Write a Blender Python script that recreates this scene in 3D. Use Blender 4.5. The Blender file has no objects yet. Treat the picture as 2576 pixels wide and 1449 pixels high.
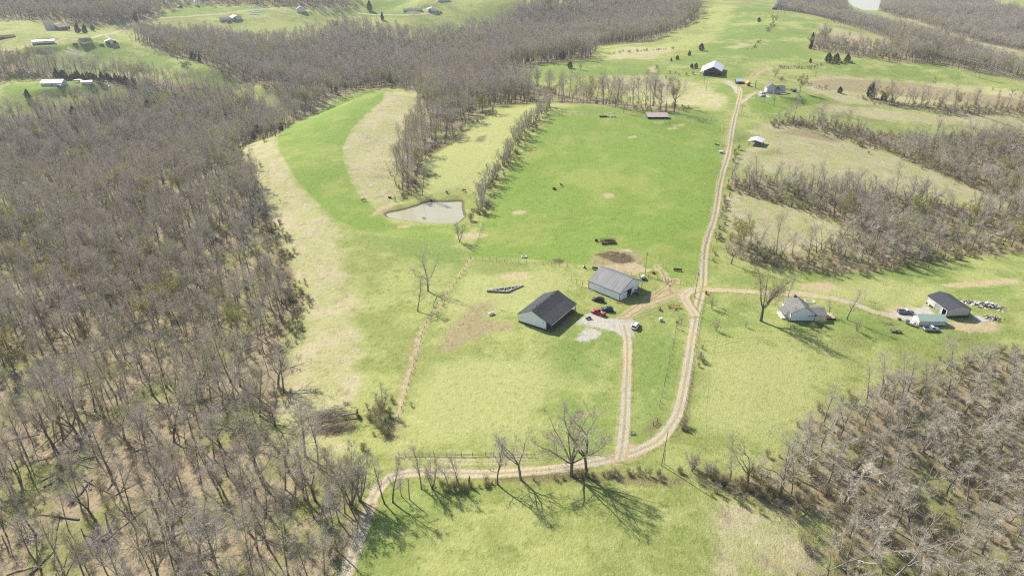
import bpy, bmesh, math, random
import numpy as np
from mathutils import Vector, Matrix

SC = bpy.context.scene
COL = SC.collection
R = math.radians

# ------------------------------------------------------------------ camera, light, exposure
CAM_H, PITCH, HFOV = 125.0, 27.0, 2 * math.atan(1500 / 2001.0)
cam_data = bpy.data.cameras.new('camera')
cam = bpy.data.objects.new('camera', cam_data)
COL.objects.link(cam)
cam.location = (0, 0, CAM_H)
cam.rotation_euler = (R(90 - PITCH), 0, 0)
cam_data.sensor_fit = 'HORIZONTAL'
cam_data.angle = HFOV
cam_data.clip_start = 1.0
cam_data.clip_end = 20000
SC.camera = cam

SUN_AZ, SUN_EL = -43.0, 40.0       # azimuth clockwise from +Y
world = bpy.data.worlds.new('World')
SC.world = world
world.use_nodes = True
_nt = world.node_tree
_sky = _nt.nodes.new('ShaderNodeTexSky')
_sky.sky_type = 'NISHITA'
_sky.sun_disc = False
_sky.sun_elevation = R(SUN_EL)
_sky.sun_rotation = R(SUN_AZ)
_sky.altitude = 200
_bg = _nt.nodes['Background']
_nt.links.new(_sky.outputs[0], _bg.inputs[0])
_bg.inputs[1].default_value = 0.10

sun_data = bpy.data.lights.new('sun', 'SUN')
sun_data.energy = 4.8
sun_data.angle = R(0.5)
sun_data.color = (1.0, 0.955, 0.88)
sun = bpy.data.objects.new('sun', sun_data)
COL.objects.link(sun)
TO_SUN = Vector((math.sin(R(SUN_AZ)) * math.cos(R(SUN_EL)), math.cos(R(SUN_AZ)) * math.cos(R(SUN_EL)), math.sin(R(SUN_EL))))
sun.rotation_euler = TO_SUN.to_track_quat('Z', 'Y').to_euler()
sun.location = (-200, 200, 400)

SC.view_settings.view_transform = 'Standard'
SC.view_settings.look = 'None'
SC.view_settings.exposure = 0.72
SC.view_settings.gamma = 1
SC.view_settings.use_curve_mapping = False
SC.cycles.max_bounces = 5
SC.cycles.diffuse_bounces = 3
SC.cycles.glossy_bounces = 2
SC.cycles.transmission_bounces = 2
SC.cycles.volume_bounces = 0
SC.cycles.transparent_max_bounces = 4
SC.cycles.use_denoising = False
SC.cycles.filter_width = 1.2
SC.cycles.use_adaptive_sampling = True
SC.cycles.adaptive_threshold = 0.01

# ------------------------------------------------------------------ picture <-> place
# places are read off the photograph in a 2576 x 1449 copy of it and dropped onto the terrain
FD, CX, CY = 2001 / 3000 * 2576, 1288.0, 724.4
SP, CP = math.sin(R(PITCH)), math.cos(R(PITCH))

def rays(uv):
    uv = np.asarray(uv, float).reshape(-1, 2)
    a = (uv[:, 0] - CX) / FD
    b = (uv[:, 1] - CY) / FD
    return np.stack([a, CP - SP * b, -SP - CP * b], 1)      # per unit of depth

def rbf_point(u, v, z):
    d = rays([(u, v)])[0]
    t = (z - CAM_H) / d[2]
    return (d[0] * t, d[1] * t, z)

def rbf_depth(u, depth, z):
    # a place the terrain hides: column u, given distance along the view
    y = (depth - SP * (CAM_H - z)) / CP
    return ((u - CX) / FD * depth, y, z)

CTRL = [
    # near fields
    (1288, 1440, 0), (900, 1400, -1), (1700, 1400, -1), (2000, 1440, -4), (2400, 1400, -9), (2560, 1150, -9), (2300, 1000, -4),
    (430, 1440, -6), (40, 1420, -10), (260, 1200, -11), (40, 1030, -15), (260, 860, -15), (40, 700, -20), (430, 700, -13), (600, 1000, -7),
    (780, 1030, -3), (780, 860, -3), (710, 690, -3), (670, 520, -1), (610, 400, 0), (780, 620, 1), (640, 800, -6),
    (1100, 860, 0), (1380, 950, 0.5), (1630, 860, 1), (1750, 740, 1.5), (1380, 770, 1), (1560, 740, 1.5), (1290, 655, 2), (1000, 720, 0),
    (1760, 600, 5), (1460, 515, 6), (1800, 465, 10), (1290, 390, 11), (1550, 345, 14), (1810, 345, 14), (1370, 298, 17), (1720, 298, 18), (1830, 285, 18),
    # crest of the big field and the belt behind it
    (1240, 275, 14), (1370, 262, 19), (1550, 270, 20), (1700, 280, 19), (1850, 250, 20),
    # middle ridge and barn hill
    (1290, 215, 10), (1460, 200, 17), (1350, 160, 18), (1450, 153, 22), (1640, 172, 22), (1800, 190, 22), (1860, 220, 21), (1945, 235, 20),
    (1800, 110, 26), (1890, 50, 32), (1960, 30, 36), (1700, 75, 26), (1560, 122, 18), (1850, 15, 40),
    # pond hollow, slopes and the green stripe
    (1070, 535, -1.5), (1070, 440, 3), (1120, 340, 8), (1010, 390, 3), (1180, 450, 5), (1230, 340, 12), (1170, 520, 2),
    (860, 520, 2), (790, 400, 7), (860, 290, 12), (945, 228, 16), (950, 400, 7), (1000, 270, 12), (1040, 240, 12), (720, 345, 4),
    # west houses
    (60, 215, 9), (130, 212, 10), (210, 205, 10), (340, 200, 5), (430, 150, 15), (105, 105, 32), (210, 105, 31), (290, 105, 28), (385, 115, 22),
    (520, 165, 13), (640, 205, 6), (10, 90, 34), (350, 30, 36), (480, 15, 42), (590, 45, 31), (720, 40, 30), (760, 25, 34), (540, 25, 37),
    (870, 110, 5), (860, 52, 20), (1050, 32, 30), (1090, 22, 33), (1000, 20, 32), (1160, 80, 8), (1330, 60, 12), (1480, 20, 28), (1300, 5, 40), (1600, 60, 16), (1750, 30, 27),
    (0, 20, 46), (200, 15, 47), (430, 3, 48), (900, 3, 42), (1050, 3, 42),
    # east ridges
    (1950, 160, 21), (2100, 160, 22), (2320, 150, 21), (2450, 185, 19), (2560, 215, 17), (2150, 95, 24), (2050, 60, 32),
    (2030, 205, 17), (2300, 215, 12), (2500, 230, 9), (2150, 250, 12), (2350, 285, 8), (2550, 300, 5), (2000, 290, 15), (2200, 320, 5), (2450, 350, 0),
    (1900, 320, 16), (1900, 380, 11), (2060, 385, 8), (2230, 440, 3), (2400, 500, -3), (2560, 520, -8), (1850, 430, 10),
    (1950, 480, 5), (2100, 500, 2), (1900, 560, 5), (2050, 590, 2), (2300, 560, -4), (2560, 600, -6), (1880, 640, 2.5),
    (1950, 700, 1.5), (2300, 690, -2), (2560, 660, -3), (2000, 805, 0), (2380, 800, -1), (2560, 820, -1.5), (2230, 900, -2), (1850, 900, 0), (1800, 1100, -0.5),
]
HID = [
    # valleys behind crests (column, distance, height)
    (900, 640, -10), (1000, 660, -9), (800, 600, -14), (700, 560, -14), (620, 520, -14), (1100, 640, -2), (1180, 600, 4),
    (1370, 545, 9), (1550, 540, 10), (1700, 535, 13),
    (300, 590, -24), (500, 580, -25), (100, 560, -18), (200, 660, 2), (600, 650, -18), (740, 720, -12), (850, 780, -12), (1000, 820, -10),
    (1150, 850, -6), (1300, 800, 2), (450, 840, 14), (300, 830, 24), (650, 800, 6), (1450, 880, 6), (1600, 900, 8),
    # river valley in the east
    (2150, 1200, 0), (2180, 1500, -18), (2180, 1800, -25), (2300, 1250, -16), (2400, 1140, -22), (2500, 1050, -24), (2600, 1000, -24), (2700, 950, -22),
    (2300, 1500, -16), (2450, 1350, -16), (2600, 1300, -12), (2450, 1700, -5), (2650, 1600, 0), (2700, 700, -5), (2800, 500, -10), (2800, 350, -10),
    # beyond
    (0, 1300, 50), (500, 1300, 52), (900, 1300, 50), (1400, 1300, 45), (1750, 1300, 42), (2000, 1400, 30), (-300, 900, 40), (-300, 600, -5), (-300, 300, -15),
    (0, 1900, 55), (700, 1900, 58), (1400, 1900, 52), (2200, 2100, -20), (2700, 2000, 10),
]
_P = np.array([rbf_point(*c) for c in CTRL] + [rbf_depth(*c) for c in HID] +
              [(0, 20, -1), (-120, 0, -10), (120, 0, -6), (0, -150, -6), (-400, -100, -20), (400, -100, -15),
               (-3500, 0, 20), (3500, 0, 10), (-3500, 3800, 45), (3500, 3800, 20), (0, 3800, 45), (-1500, 2500, 50), (1500, 2600, 10)], float)
_C = 22.0

def _kern(a, b):
    d2 = (a[:, None, 0] - b[None, :, 0]) ** 2 + (a[:, None, 1] - b[None, :, 1]) ** 2
    return -np.sqrt(d2 + _C * _C)

_n = len(_P)
_A = np.zeros((_n + 1, _n + 1))
_A[:_n, :_n] = _kern(_P, _P) + np.eye(_n) * 6.0 * 0 - np.eye(_n) * -4.0
_A[:_n, _n] = 1
_A[_n, :_n] = 1
_W = np.linalg.solve(_A, np.append(_P[:, 2], 0))

def base_height(x, y):
    x = np.asarray(x, float).ravel(); y = np.asarray(y, float).ravel()
    out = np.empty(len(x))
    for i in range(0, len(x), 40000):
        q = np.stack([x[i:i + 40000], y[i:i + 40000]], 1)
        out[i:i + 40000] = _kern(q, _P) @ _W[:_n] + _W[_n]
    out += 0.35 * np.sin(x * 0.061 + 1.3 * np.sin(y * 0.031)) * np.cos(y * 0.053 + 0.7) + 0.12 * np.sin(x * 0.21 + y * 0.13) * np.sin(y * 0.17 - x * 0.05)
    return out

def _spacing(segs):
    out = [segs[0][0]]
    for a, b, s in segs:
        k = max(1, int(round((b - a) / s)))
        out += list(a + (b - a) * (np.arange(k) + 1) / k)
    return np.array(out)

GX = _spacing([(-5000, -1400, 150), (-1400, -800, 12), (-800, -330, 5), (-330, -200, 2.5), (-200, 230, 1.5), (230, 400, 3), (400, 900, 5), (900, 1500, 12), (1500, 5000, 150)])
GY = _spacing([(-600, 60, 20), (60, 110, 2.5), (110, 300, 1.25), (300, 480, 1.8), (480, 800, 2.6), (800, 1300, 5), (1300, 2200, 12), (2200, 6500, 150)])
_XX, _YY = np.meshgrid(GX, GY)
GZ = base_height(_XX, _YY).reshape(_XX.shape)

def ground_z(x, y):
    x = np.atleast_1d(np.asarray(x, float)); y = np.atleast_1d(np.asarray(y, float))
    i = np.clip(np.searchsorted(GX, x) - 1, 0, len(GX) - 2)
    j = np.clip(np.searchsorted(GY, y) - 1, 0, len(GY) - 2)
    fx = np.clip((x - GX[i]) / (GX[i + 1] - GX[i]), 0, 1)
    fy = np.clip((y - GY[j]) / (GY[j + 1] - GY[j]), 0, 1)
    return (GZ[j, i] * (1 - fx) + GZ[j, i + 1] * fx) * (1 - fy) + (GZ[j + 1, i] * (1 - fx) + GZ[j + 1, i + 1] * fx) * fy

def drop(uv):
    """picture points -> points on the terrain (first hit)"""
    d = rays(uv)
    n = len(d)
    lo = np.full(n, 60.0); hi = np.full(n, 3500.0)
    found = np.zeros(n, bool)
    t = np.full(n, 60.0); prev = t.copy()
    while t[0] < 3500 and not found.all():
        prev = t.copy()
        t = t + np.maximum(1.2, t * 0.004)
        below = (CAM_H + d[:, 2] * t) < ground_z(d[:, 0] * t, d[:, 1] * t)
        new = below & ~found
        lo[new] = prev[new]; hi[new] = t[new]
        found |= below
    lo[~found] = 3400
    for _ in range(18):
        m = (lo + hi) / 2
        below = (CAM_H + d[:, 2] * m) < ground_z(d[:, 0] * m, d[:, 1] * m)
        hi = np.where(below, m, hi); lo = np.where(below, lo, m)
    m = (lo + hi) / 2
    return np.stack([d[:, 0] * m, d[:, 1] * m, ground_z(d[:, 0] * m, d[:, 1] * m)], 1)

def G(u, v):
    return Vector(drop([(u, v)])[0])

def on_ground(x, y, dz=0.0):
    return Vector((x, y, float(ground_z(x, y)[0]) + dz))

def to_picture(p):
    p = np.asarray(p, float).reshape(-1, 3)
    dz = p[:, 2] - CAM_H
    depth = p[:, 1] * CP - dz * SP
    up = p[:, 1] * SP + dz * CP
    return np.stack([CX + FD * p[:, 0] / depth, CY - FD * up / depth], 1), depth

def crop(pts, ox, oy, k):
    """points read in an enlarged crop (origin in 3000-px photo, photo px per crop px)"""
    return [((ox + x * k) / 1.16460, (oy + y * k) / 1.16460) for x, y in pts]

# ------------------------------------------------------------------ distances to outlines
def sdf_poly(px, py, poly, margin=25.0):
    poly = np.asarray(poly, float)[:, :2]
    out = np.full(len(px), -margin)
    x0, y0 = poly.min(0) - margin; x1, y1 = poly.max(0) + margin
    sel = np.nonzero((px > x0) & (px < x1) & (py > y0) & (py < y1))[0]
    if len(sel) == 0: return out
    x, y = px[sel], py[sel]
    dist = np.full(len(sel), 1e9); inside = np.zeros(len(sel), bool)
    for (ax, ay), (bx, by) in zip(poly, np.roll(poly, -1, 0)):
        ex, ey = bx - ax, by - ay
        L = ex * ex + ey * ey + 1e-9
        t = np.clip(((x - ax) * ex + (y - ay) * ey) / L, 0, 1)
        dist = np.minimum(dist, np.hypot(x - ax - t * ex, y - ay - t * ey))
        c = (ay > y) != (by > y)
        with np.errstate(divide='ignore', invalid='ignore'):
            inside ^= c & (x < ex * (y - ay) / (by - ay + 1e-12) + ax)
    out[sel] = np.clip(np.where(inside, dist, -dist), -margin, margin)
    return out

def sdf_line(px, py, line, half, margin=25.0):
    line = np.asarray(line, float)[:, :2]
    out = np.full(len(px), -margin)
    x0, y0 = line.min(0) - margin; x1, y1 = line.max(0) + margin
    sel = np.nonzero((px > x0) & (px < x1) & (py > y0) & (py < y1))[0]
    if len(sel) == 0: return out
    x, y = px[sel], py[sel]
    dist = np.full(len(sel), 1e9)
    for (ax, ay), (bx, by) in zip(line[:-1], line[1:]):
        ex, ey = bx - ax, by - ay
        t = np.clip(((x - ax) * ex + (y - ay) * ey) / (ex * ex + ey * ey + 1e-9), 0, 1)
        dist = np.minimum(dist, np.hypot(x - ax - t * ex, y - ay - t * ey))
    out[sel] = np.clip(half - dist, -margin, margin)
    return out

def smooth_line(pts, step=1.5):
    p = np.asarray(pts, float)
    p = np.vstack([2 * p[0] - p[1], p, 2 * p[-1] - p[-2]])
    out = []
    for i in range(1, len(p) - 2):
        a, b, c, d = p[i - 1:i + 3]
        k = max(2, int(np.hypot(*(c - b)[:2]) / step))
        for t in np.arange(k) / k:
            out.append(0.5 * (2 * b + (c - a) * t + (2 * a - 5 * b + 4 * c - d) * t * t + (3 * b - a - 3 * c + d) * t ** 3))
    out.append(p[-2])
    return np.array(out)

def sstep(a, b, x):
    t = np.clip((x - a) / (b - a), 0, 1)
    return t * t * (3 - 2 * t)

# ------------------------------------------------------------------ pond basin and building pads pressed into the terrain
POND_UV = crop([(825, 580), (870, 545), (960, 525), (1050, 512), (1250, 462), (1450, 402), (1560, 347), (1700, 333), (2000, 337), (2250, 322), (2290, 350),
                (2290, 480), (2335, 620), (2200, 742), (1900, 747), (1650, 742), (1500, 724), (1250, 702), (1050, 662), (900, 640)], 1000, 540, 400 / 2576)
_pc = G(*np.mean(POND_UV, 0))
POND_Z = _pc.z - 0.1
_d = rays(POND_UV); _t = (POND_Z - CAM_H) / _d[:, 2]
POND = np.stack([_d[:, 0] * _t, _d[:, 1] * _t], 1)
_s = sdf_poly(_XX.ravel(), _YY.ravel(), POND, 30.0).reshape(GZ.shape)
_w = sstep(-16, 0.5, _s)
_bank = POND_Z + 0.25 + 1.1 * sstep(0.5, -5, _s)
GZ = GZ * (1 - _w) + np.minimum(GZ, 9e9) * 0 * _w + _w * np.where(_s > 0.3, POND_Z - 1.5 * sstep(0.0, 4, _s), _bank)

def flatten(cx, cy, r, blend=8.0, z=None):
    global GZ
    if z is None: z = float(ground_z(cx, cy)[0])
    d = np.hypot(_XX - cx, _YY - cy)
    w = 1 - sstep(r, r + blend, d)
    GZ = GZ * (1 - w) + z * w

# the river at the foot of the eastern ridge
RIVER_Z = -23.0
RIVER = []
for _uv in ([(2262, 44), (2300, 56), (2360, 78), (2449, 107), (2529, 125), (2600, 138), (2750, 160), (2750, 185), (2600, 165), (2542, 146), (2470, 128), (2396, 107), (2342, 74), (2270, 52)],
            [(2126, -14), (2129, 0), (2145, 17), (2182, 29), (2206, 30), (2215, 13), (2221, 0), (2222, -14)]):
    _d = rays(_uv); _t = (RIVER_Z - CAM_H) / _d[:, 2]
    RIVER.append(np.stack([_d[:, 0] * _t, _d[:, 1] * _t], 1))
for _pl in RIVER:
    _s = sdf_poly(_XX.ravel(), _YY.ravel(), _pl, 60.0).reshape(GZ.shape)
    GZ = np.where(_s > -59, GZ * (1 - sstep(-55, -2, _s)) + sstep(-55, -2, _s) * np.where(_s > 0, RIVER_Z - 2, RIVER_Z + 0.5 + 0.05 * np.maximum(0, -_s)), GZ)
# keep the country clear that stands between the camera and the far reach of water
# building pads
for _u, _v, _r in [(1388, 812, 13), (1548, 742, 13), (2015, 805, 13), (2395, 775, 13), (2325, 808, 9), (1800, 182, 15), (1952, 238, 14), (1870, 207, 6),
                   (1900, 366, 7), (108, 112, 14), (210, 104, 10), (280, 106, 8), (133, 215, 12), (207, 210, 10), (1656, 296, 8), (572, 48, 13), (594, 46, 9),
                   (355, 28, 9), (763, 28, 8), (1037, 27, 8), (1085, 24, 8)]:
    _p = G(_u, _v)
    flatten(_p.x, _p.y, _r, 10)

# ------------------------------------------------------------------ what grows where (outlines in the 2576-wide picture)
AREAS = {
 'lush': [
   [(990,224),(940,226),(880,242),(800,287),(740,312),(697,345),(702,378),(722,412),(750,460),(795,505),(845,552),(900,578),(985,592),(1090,604),(1165,600),(1185,575),(1150,563),(1060,570),(985,562),(962,542),(937,520),(910,500),(884,460),(867,420),(861,372),(880,330),(920,288),(962,254)],
   [(1393,292),(1500,289),(1700,300),(1818,310),(1813,400),(1800,480),(1777,580),(1758,680),(1742,722),(1700,702),(1640,690),(1570,676),(1510,668),(1450,664),(1330,652),(1180,646),(1205,580),(1232,540),(1268,450),(1322,370),(1372,312)],
   [(5,220),(60,208),(130,210),(200,204),(260,206),(290,210),(230,225),(150,228),(60,250),(20,245)],
   [(20,125),(80,120),(180,112),(260,90),(340,105),(330,122),(250,135),(160,128),(60,130)],
   [(370,48),(420,32),(520,22),(640,18),(690,22),(560,32),(450,42)],
   [(1880,255),(1920,245),(2030,240),(2090,248),(2060,262),(2000,272),(1960,285),(1890,285)],
 ],
 'green': [
   [(1170,600),(1185,646),(1150,690),(1090,660),(1010,640),(960,610),(900,590)],
   [(1280,180),(1380,160),(1480,152),(1640,165),(1740,140),(1800,95),(1850,20),(1930,0),(1950,35),(2080,60),(2040,85),(2010,120),(2080,150),(2200,150),(2400,170),(2576,215),(2576,235),(2400,210),(2200,190),(2060,180),(1960,170),(1880,170),(1860,230),(1850,280),(1720,262),(1800,215),(1700,185),(1500,190),(1350,210)],
   [(1390,262),(1560,268),(1820,282),(1820,305),(1500,290),(1380,290)],
   [(1040,20),(1100,30),(1060,45),(990,45),(900,40),(880,15),(960,0),(1020,0)],
   [(860,420),(862,372),(880,330),(890,360),(885,420),(900,480),(890,480)],
   [(1750,760),(2000,770),(2200,800),(2300,840),(2500,820),(2560,840),(2420,850),(2300,850),(2100,830),(1950,840),(1830,850),(1770,840)],
   [(1380,850),(1560,800),(1570,900),(1540,1040),(1500,1140),(1380,1130),(1400,1000)],
   [(1590,860),(1720,800),(1730,900),(1700,980),(1600,1120),(1590,1000)],
   [(900,1400),(960,1290),(1100,1220),(1200,1230),(1100,1300),(1000,1380),(940,1449)],
   [(1880,300),(1960,305),(2000,330),(1960,350),(1890,380),(1855,380),(1860,330)],
   [(2500,640),(2576,640),(2576,760),(2450,740),(2200,700),(1960,720),(1800,715),(1800,690),(1950,690),(2200,680)],
   [(0,640),(60,600),(55,700),(20,760),(0,740)],
   [(230,112),(300,105),(400,130),(533,172),(655,203),(600,203),(500,190),(430,178),(300,150),(200,150)],
   [(0,880),(40,890),(30,960),(0,960)],
   [(1850,290),(2060,300),(2300,325),(2540,345),(2576,330),(2576,350),(2400,350),(2150,330),(1960,305)],
 ],
 'dry': [
   [(690,347),(640,360),(600,378),(590,405),(640,455),(660,525),(685,600),(735,700),(765,800),(735,900),(712,1000),(700,1090),(790,1140),(860,1130),(850,1040),(900,960),(905,860),(890,760),(865,680),(850,600),(838,552),(795,508),(748,462),(718,412),(698,376)],
   [(992,228),(1050,237),(1070,265),(1040,300),(1008,350),(998,420),(998,490),(962,520),(938,518),(912,500),(886,460),(869,420),(863,372),(882,330),(922,288),(964,254)],
   [(1890,320),(1960,310),(2080,332),(2180,362),(2270,402),(2370,440),(2450,475),(2540,520),(2440,520),(2300,490),(2150,470),(2000,440),(1860,430),(1850,400),(1900,370)],
   [(1832,492),(1900,492),(2000,520),(2100,556),(2150,580),(2110,612),(2000,640),(1900,625),(1830,585),(1815,540)],
   [(2000,200),(2100,192),(2300,205),(2500,222),(2576,238),(2576,262),(2400,262),(2250,262),(2120,262),(2040,225)],
   [(2050,258),(2200,270),(2350,290),(2480,290),(2570,300),(2574,322),(2480,322),(2300,310),(2150,290),(2060,275)],
   [(1540,192),(1640,190),(1780,215),(1840,250),(1800,278),(1720,265),(1600,245),(1480,225)],
   [(2060,60),(2150,80),(2230,110),(2180,135),(2080,110)],
   [(1560,118),(1700,122),(1640,150),(1520,150)],
   [(1790,1260),(2000,1290),(2060,1449),(1800,1449)],
   [(1000,1150),(1300,1150),(1330,1168),(1010,1175)],
   [(1820,120),(1870,110),(1900,115),(1850,125)],
 ],
 'pale': [
   [(1080,370),(1190,305),(1300,272),(1375,266),(1365,300),(1300,345),(1262,395),(1238,450),(1200,480),(1130,480),(1060,500),(1040,470),(1070,412)],
   [(1100,920),(1200,897),(1325,900),(1365,960),(1362,1060),(1330,1110),(1050,1115),(1010,1080),(1040,990)],
   [(1560,350),(1700,360),(1650,480),(1500,560),(1560,440)],
   [(1190,690),(1330,680),(1480,700),(1300,790),(1150,800),(1120,760)],
   [(1780,900),(2000,880),(2060,1000),(1960,1100),(1750,1090)],
   [(1950,730),(2200,700),(2400,720),(2300,770),(2180,760)],
 ],
 'woods': [
   [(0,295),(60,290),(110,272),(200,262),(300,250),(450,238),(600,240),(690,290),(735,312),(690,345),(640,358),(598,380),(586,405),(620,440),(650,480),(665,560),(690,620),(700,680),(750,760),(745,800),(700,870),(722,960),(682,1060),(690,1130),(800,1140),(900,1190),(930,1260),(880,1400),(850,1449),(800,1580),(-150,1580),(-150,300)],
   [(330,102),(400,97),(560,92),(640,108),(740,100),(800,92),(870,75),(1000,95),(1100,95),(1180,85),(1240,68),(1300,35),(1340,8),(1620,-5),(1760,0),(1755,45),(1640,105),(1500,118),(1480,152),(1290,176),(1250,200),(1400,225),(1560,250),(1720,270),(1700,285),(1540,272),(1380,258),(1250,268),(1150,330),(1085,370),(1060,420),(1050,500),(1010,500),(1000,420),(1010,350),(1050,300),(1070,262),(1050,235),(992,222),(940,222),(875,236),(740,308),(660,215),(560,185),(400,130)],
   [(-120,40),(0,50),(200,60),(330,60),(420,25),(480,6),(700,14),(870,20),(900,-6),(300,-6),(-120,-6)],
   [(-120,160),(0,160),(120,166),(200,186),(330,192),(450,212),(620,214),(450,232),(300,218),(180,200),(0,205),(-120,205)],
   [(1956,25),(2049,40),(2116,61),(2182,80),(2236,101),(2250,140),(2262,157),(2342,163),(2449,181),(2576,203),(2680,222),(2680,205),(2576,190),(2542,180),(2420,146),(2342,110),(2270,86),(2204,54),(2182,51),(2145,39),(2129,24),(2118,8),(2110,-6),(1960,-6)],
   [(2038,123),(2076,131),(2116,136),(2156,144),(2209,152),(2255,157),(2250,140),(2236,126),(2182,123),(2102,107),(2054,88)],
   [(2222,-4),(2216,13),(2210,30),(2284,51),(2356,75),(2449,105),(2529,123),(2576,131),(2680,145),(2680,95),(2576,100),(2530,95),(2540,86),(2576,84),(2680,70),(2600,50),(2576,50),(2542,31),(2502,21),(2476,13),(2490,0),(2480,-6)],
   [(2140,240),(2300,262),(2680,275),(2680,305),(2400,290),(2200,262)],
   [(1950,300),(2100,310),(2250,340),(2690,345),(2690,640),(2400,640),(2300,670),(2100,690),(1900,665),(1830,630),(1840,600),(1990,640),(2110,612),(2150,580),(2100,552),(1980,512),(1890,490),(1830,480),(1850,450),(1960,450),(2150,475),(2300,495),(2480,530),(2540,515),(2440,470),(2250,390),(2080,330),(1960,312)],
   [(1905,1205),(1965,1190),(1985,1120),(2060,1050),(2200,985),(2330,938),(2450,905),(2720,865),(2720,1560),(2030,1560),(2040,1449),(2060,1390),(2110,1325),(2084,1300),(1990,1262),(1900,1236)],
   [(1760,1180),(1900,1205),(2060,1250),(2010,1300),(1850,1240),(1740,1205)],
 ],
 'brush': [
   [(590,382),(605,400),(640,440),(665,500),(700,600),(735,680),(765,780),(745,800),(700,680),(660,560),(640,470),(600,410)],
   [(1085,372),(1180,320),(1200,310),(1150,355),(1080,395)],
   [(780,1060),(900,1050),(890,1085),(790,1100)],
   [(1200,345),(1225,340),(1215,358),(1195,358)],
   [(1735,900),(1745,960),(1720,1080),(1700,1110),(1715,1000)],
   [(1640,1090),(1665,1060),(1650,1050),(1620,1085)],
   [(1250,1190),(1500,1190),(1740,1200),(1700,1225),(1500,1210),(1260,1212)],
   [(1005,340),(1040,300),(1070,290),(1050,330)],
 ],
 'soil': [
   [(1495,638),(1525,634),(1560,628),(1590,645),(1598,655),(1580,668),(1545,660),(1515,648)],
   [(1392,652),(1405,650),(1418,656),(1410,664),(1395,663)],
 ],
 'tan': [
   [(1285,533),(1305,530),(1325,533),(1310,541),(1288,540)],
   [(1578,344),(1598,342),(1602,347),(1582,350)],
   [(1645,308),(1668,307),(1666,311),(1646,311)],
   [(1678,321),(1702,320),(1704,325),(1682,326)],
   [(1690,314),(1718,312),(1722,317),(1700,318)],
   [(1512,488),(1535,486),(1545,494),(1525,500)],
   [(1000,567),(1040,566),(1025,574),(1004,574)],
   [(965,540),(985,520),(1010,510),(1000,505),(960,520),(930,545)],
   [(1630,172),(1650,165),(1645,175),(1660,185),(1640,182)],
   [(1540,630),(1580,625),(1588,633),(1560,637)],
   [(1250,690),(1330,685),(1340,700),(1270,705)],
   [(1140,590),(1200,586),(1235,592),(1190,602),(1150,600)],
   [(1500,672),(1600,660),(1640,680),(1600,690),(1520,685)],
   [(2010,715),(2080,708),(2110,722),(2080,735),(2020,728)],
   [(2360,715),(2560,700),(2576,712),(2400,725)],
   [(2100,85),(2170,95),(2200,118),(2140,112)],
   [(1525,1172),(1550,1140),(1558,1110),(1590,1110),(1600,1135),(1640,1108),(1672,1080),(1680,1095),(1650,1128),(1600,1152),(1560,1168)],
   [(2255,768),(2300,772),(2340,780),(2378,810),(2410,810),(2480,800),(2515,815),(2510,835),(2440,838),(2370,822),(2310,795),(2240,800),(2210,790)],
 ],
 'weeds': [
   [(1950,335),(2010,320),(2060,335),(2150,350),(2100,360),(2050,350)],
   [(2010,205),(2100,198),(2300,208),(2576,255),(2576,270),(2400,258),(2250,240),(2080,225)],
   [(1185,768),(1235,758),(1245,770),(1215,798),(1290,815),(1292,832),(1240,835),(1170,862),(1130,888),(1095,880),(1125,830)],
   [(1062,835),(1050,900),(1030,960),(1012,1010),(1003,1050),(990,1040),(1005,985),(1022,920),(1040,850)],
   [(985,1055),(1010,1055),(1000,1090),(975,1120)],
   [(1515,632),(1600,630),(1620,660),(1600,690),(1500,680),(1485,650)],
 ],
 'gravel': [
   [(1452,806),(1482,790),(1485,782),(1525,800),(1562,803),(1592,806),(1602,812),(1596,836),(1592,849),(1566,849),(1545,833),(1509,826),(1475,816),(1455,819)],
   [(1455,843),(1475,823),(1492,826),(1512,836),(1502,853),(1472,860),(1448,855)],
   [(2215,790),(2250,785),(2285,788),(2330,765),(2345,785),(2375,800),(2380,812),(2300,808),(2250,802)],
   [(1815,206),(1835,203),(1850,215),(1865,222),(1868,236),(1852,236),(1840,218)],
   [(1900,236),(1912,228),(1935,240),(1940,246),(1915,244)],
   [(150,125),(190,130),(220,138),(205,142),(170,135)],
 ],
}
DIRT_LINES = [  # worn earth tracks (outline, half width in metres)
 (crop([(1330, 510), (1150, 560), (1000, 620), (700, 720), (400, 850), (150, 1020)], 1800, 780, .1518), 2.3),
 (crop([(1150, 560), (1050, 420), (1030, 300), (950, 150), (820, 0)], 1800, 780, .1518), 1.6),
 ([(1700, 705), (1660, 735), (1600, 775)], 1.8),
 (crop([(520, 580), (580, 530), (660, 505)], 2000, 0, 1 / 2.576), 1.6),
 ([(1875, 205), (1900, 190), (1925, 178), (1960, 172), (2100, 170)], 1.3),
 ([(838, 404), (900, 403), (1000, 404)], 0.9),
 ([(1060, 825), (1048, 880), (1030, 945), (1010, 1020), (1000, 1055)], .8),
 ([(1185, 652), (1150, 700), (1110, 760), (1065, 830)], .6),
]
AREAS_W = {k: [drop(np.array(a, float)) for a in v] for k, v in AREAS.items()}
DIRT_W = [(smooth_line(drop(np.array(a, float))[:, :2], 4), h) for a, h in DIRT_LINES]
for _a in ((1260, 760), (2300, 1200)): pass

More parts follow.
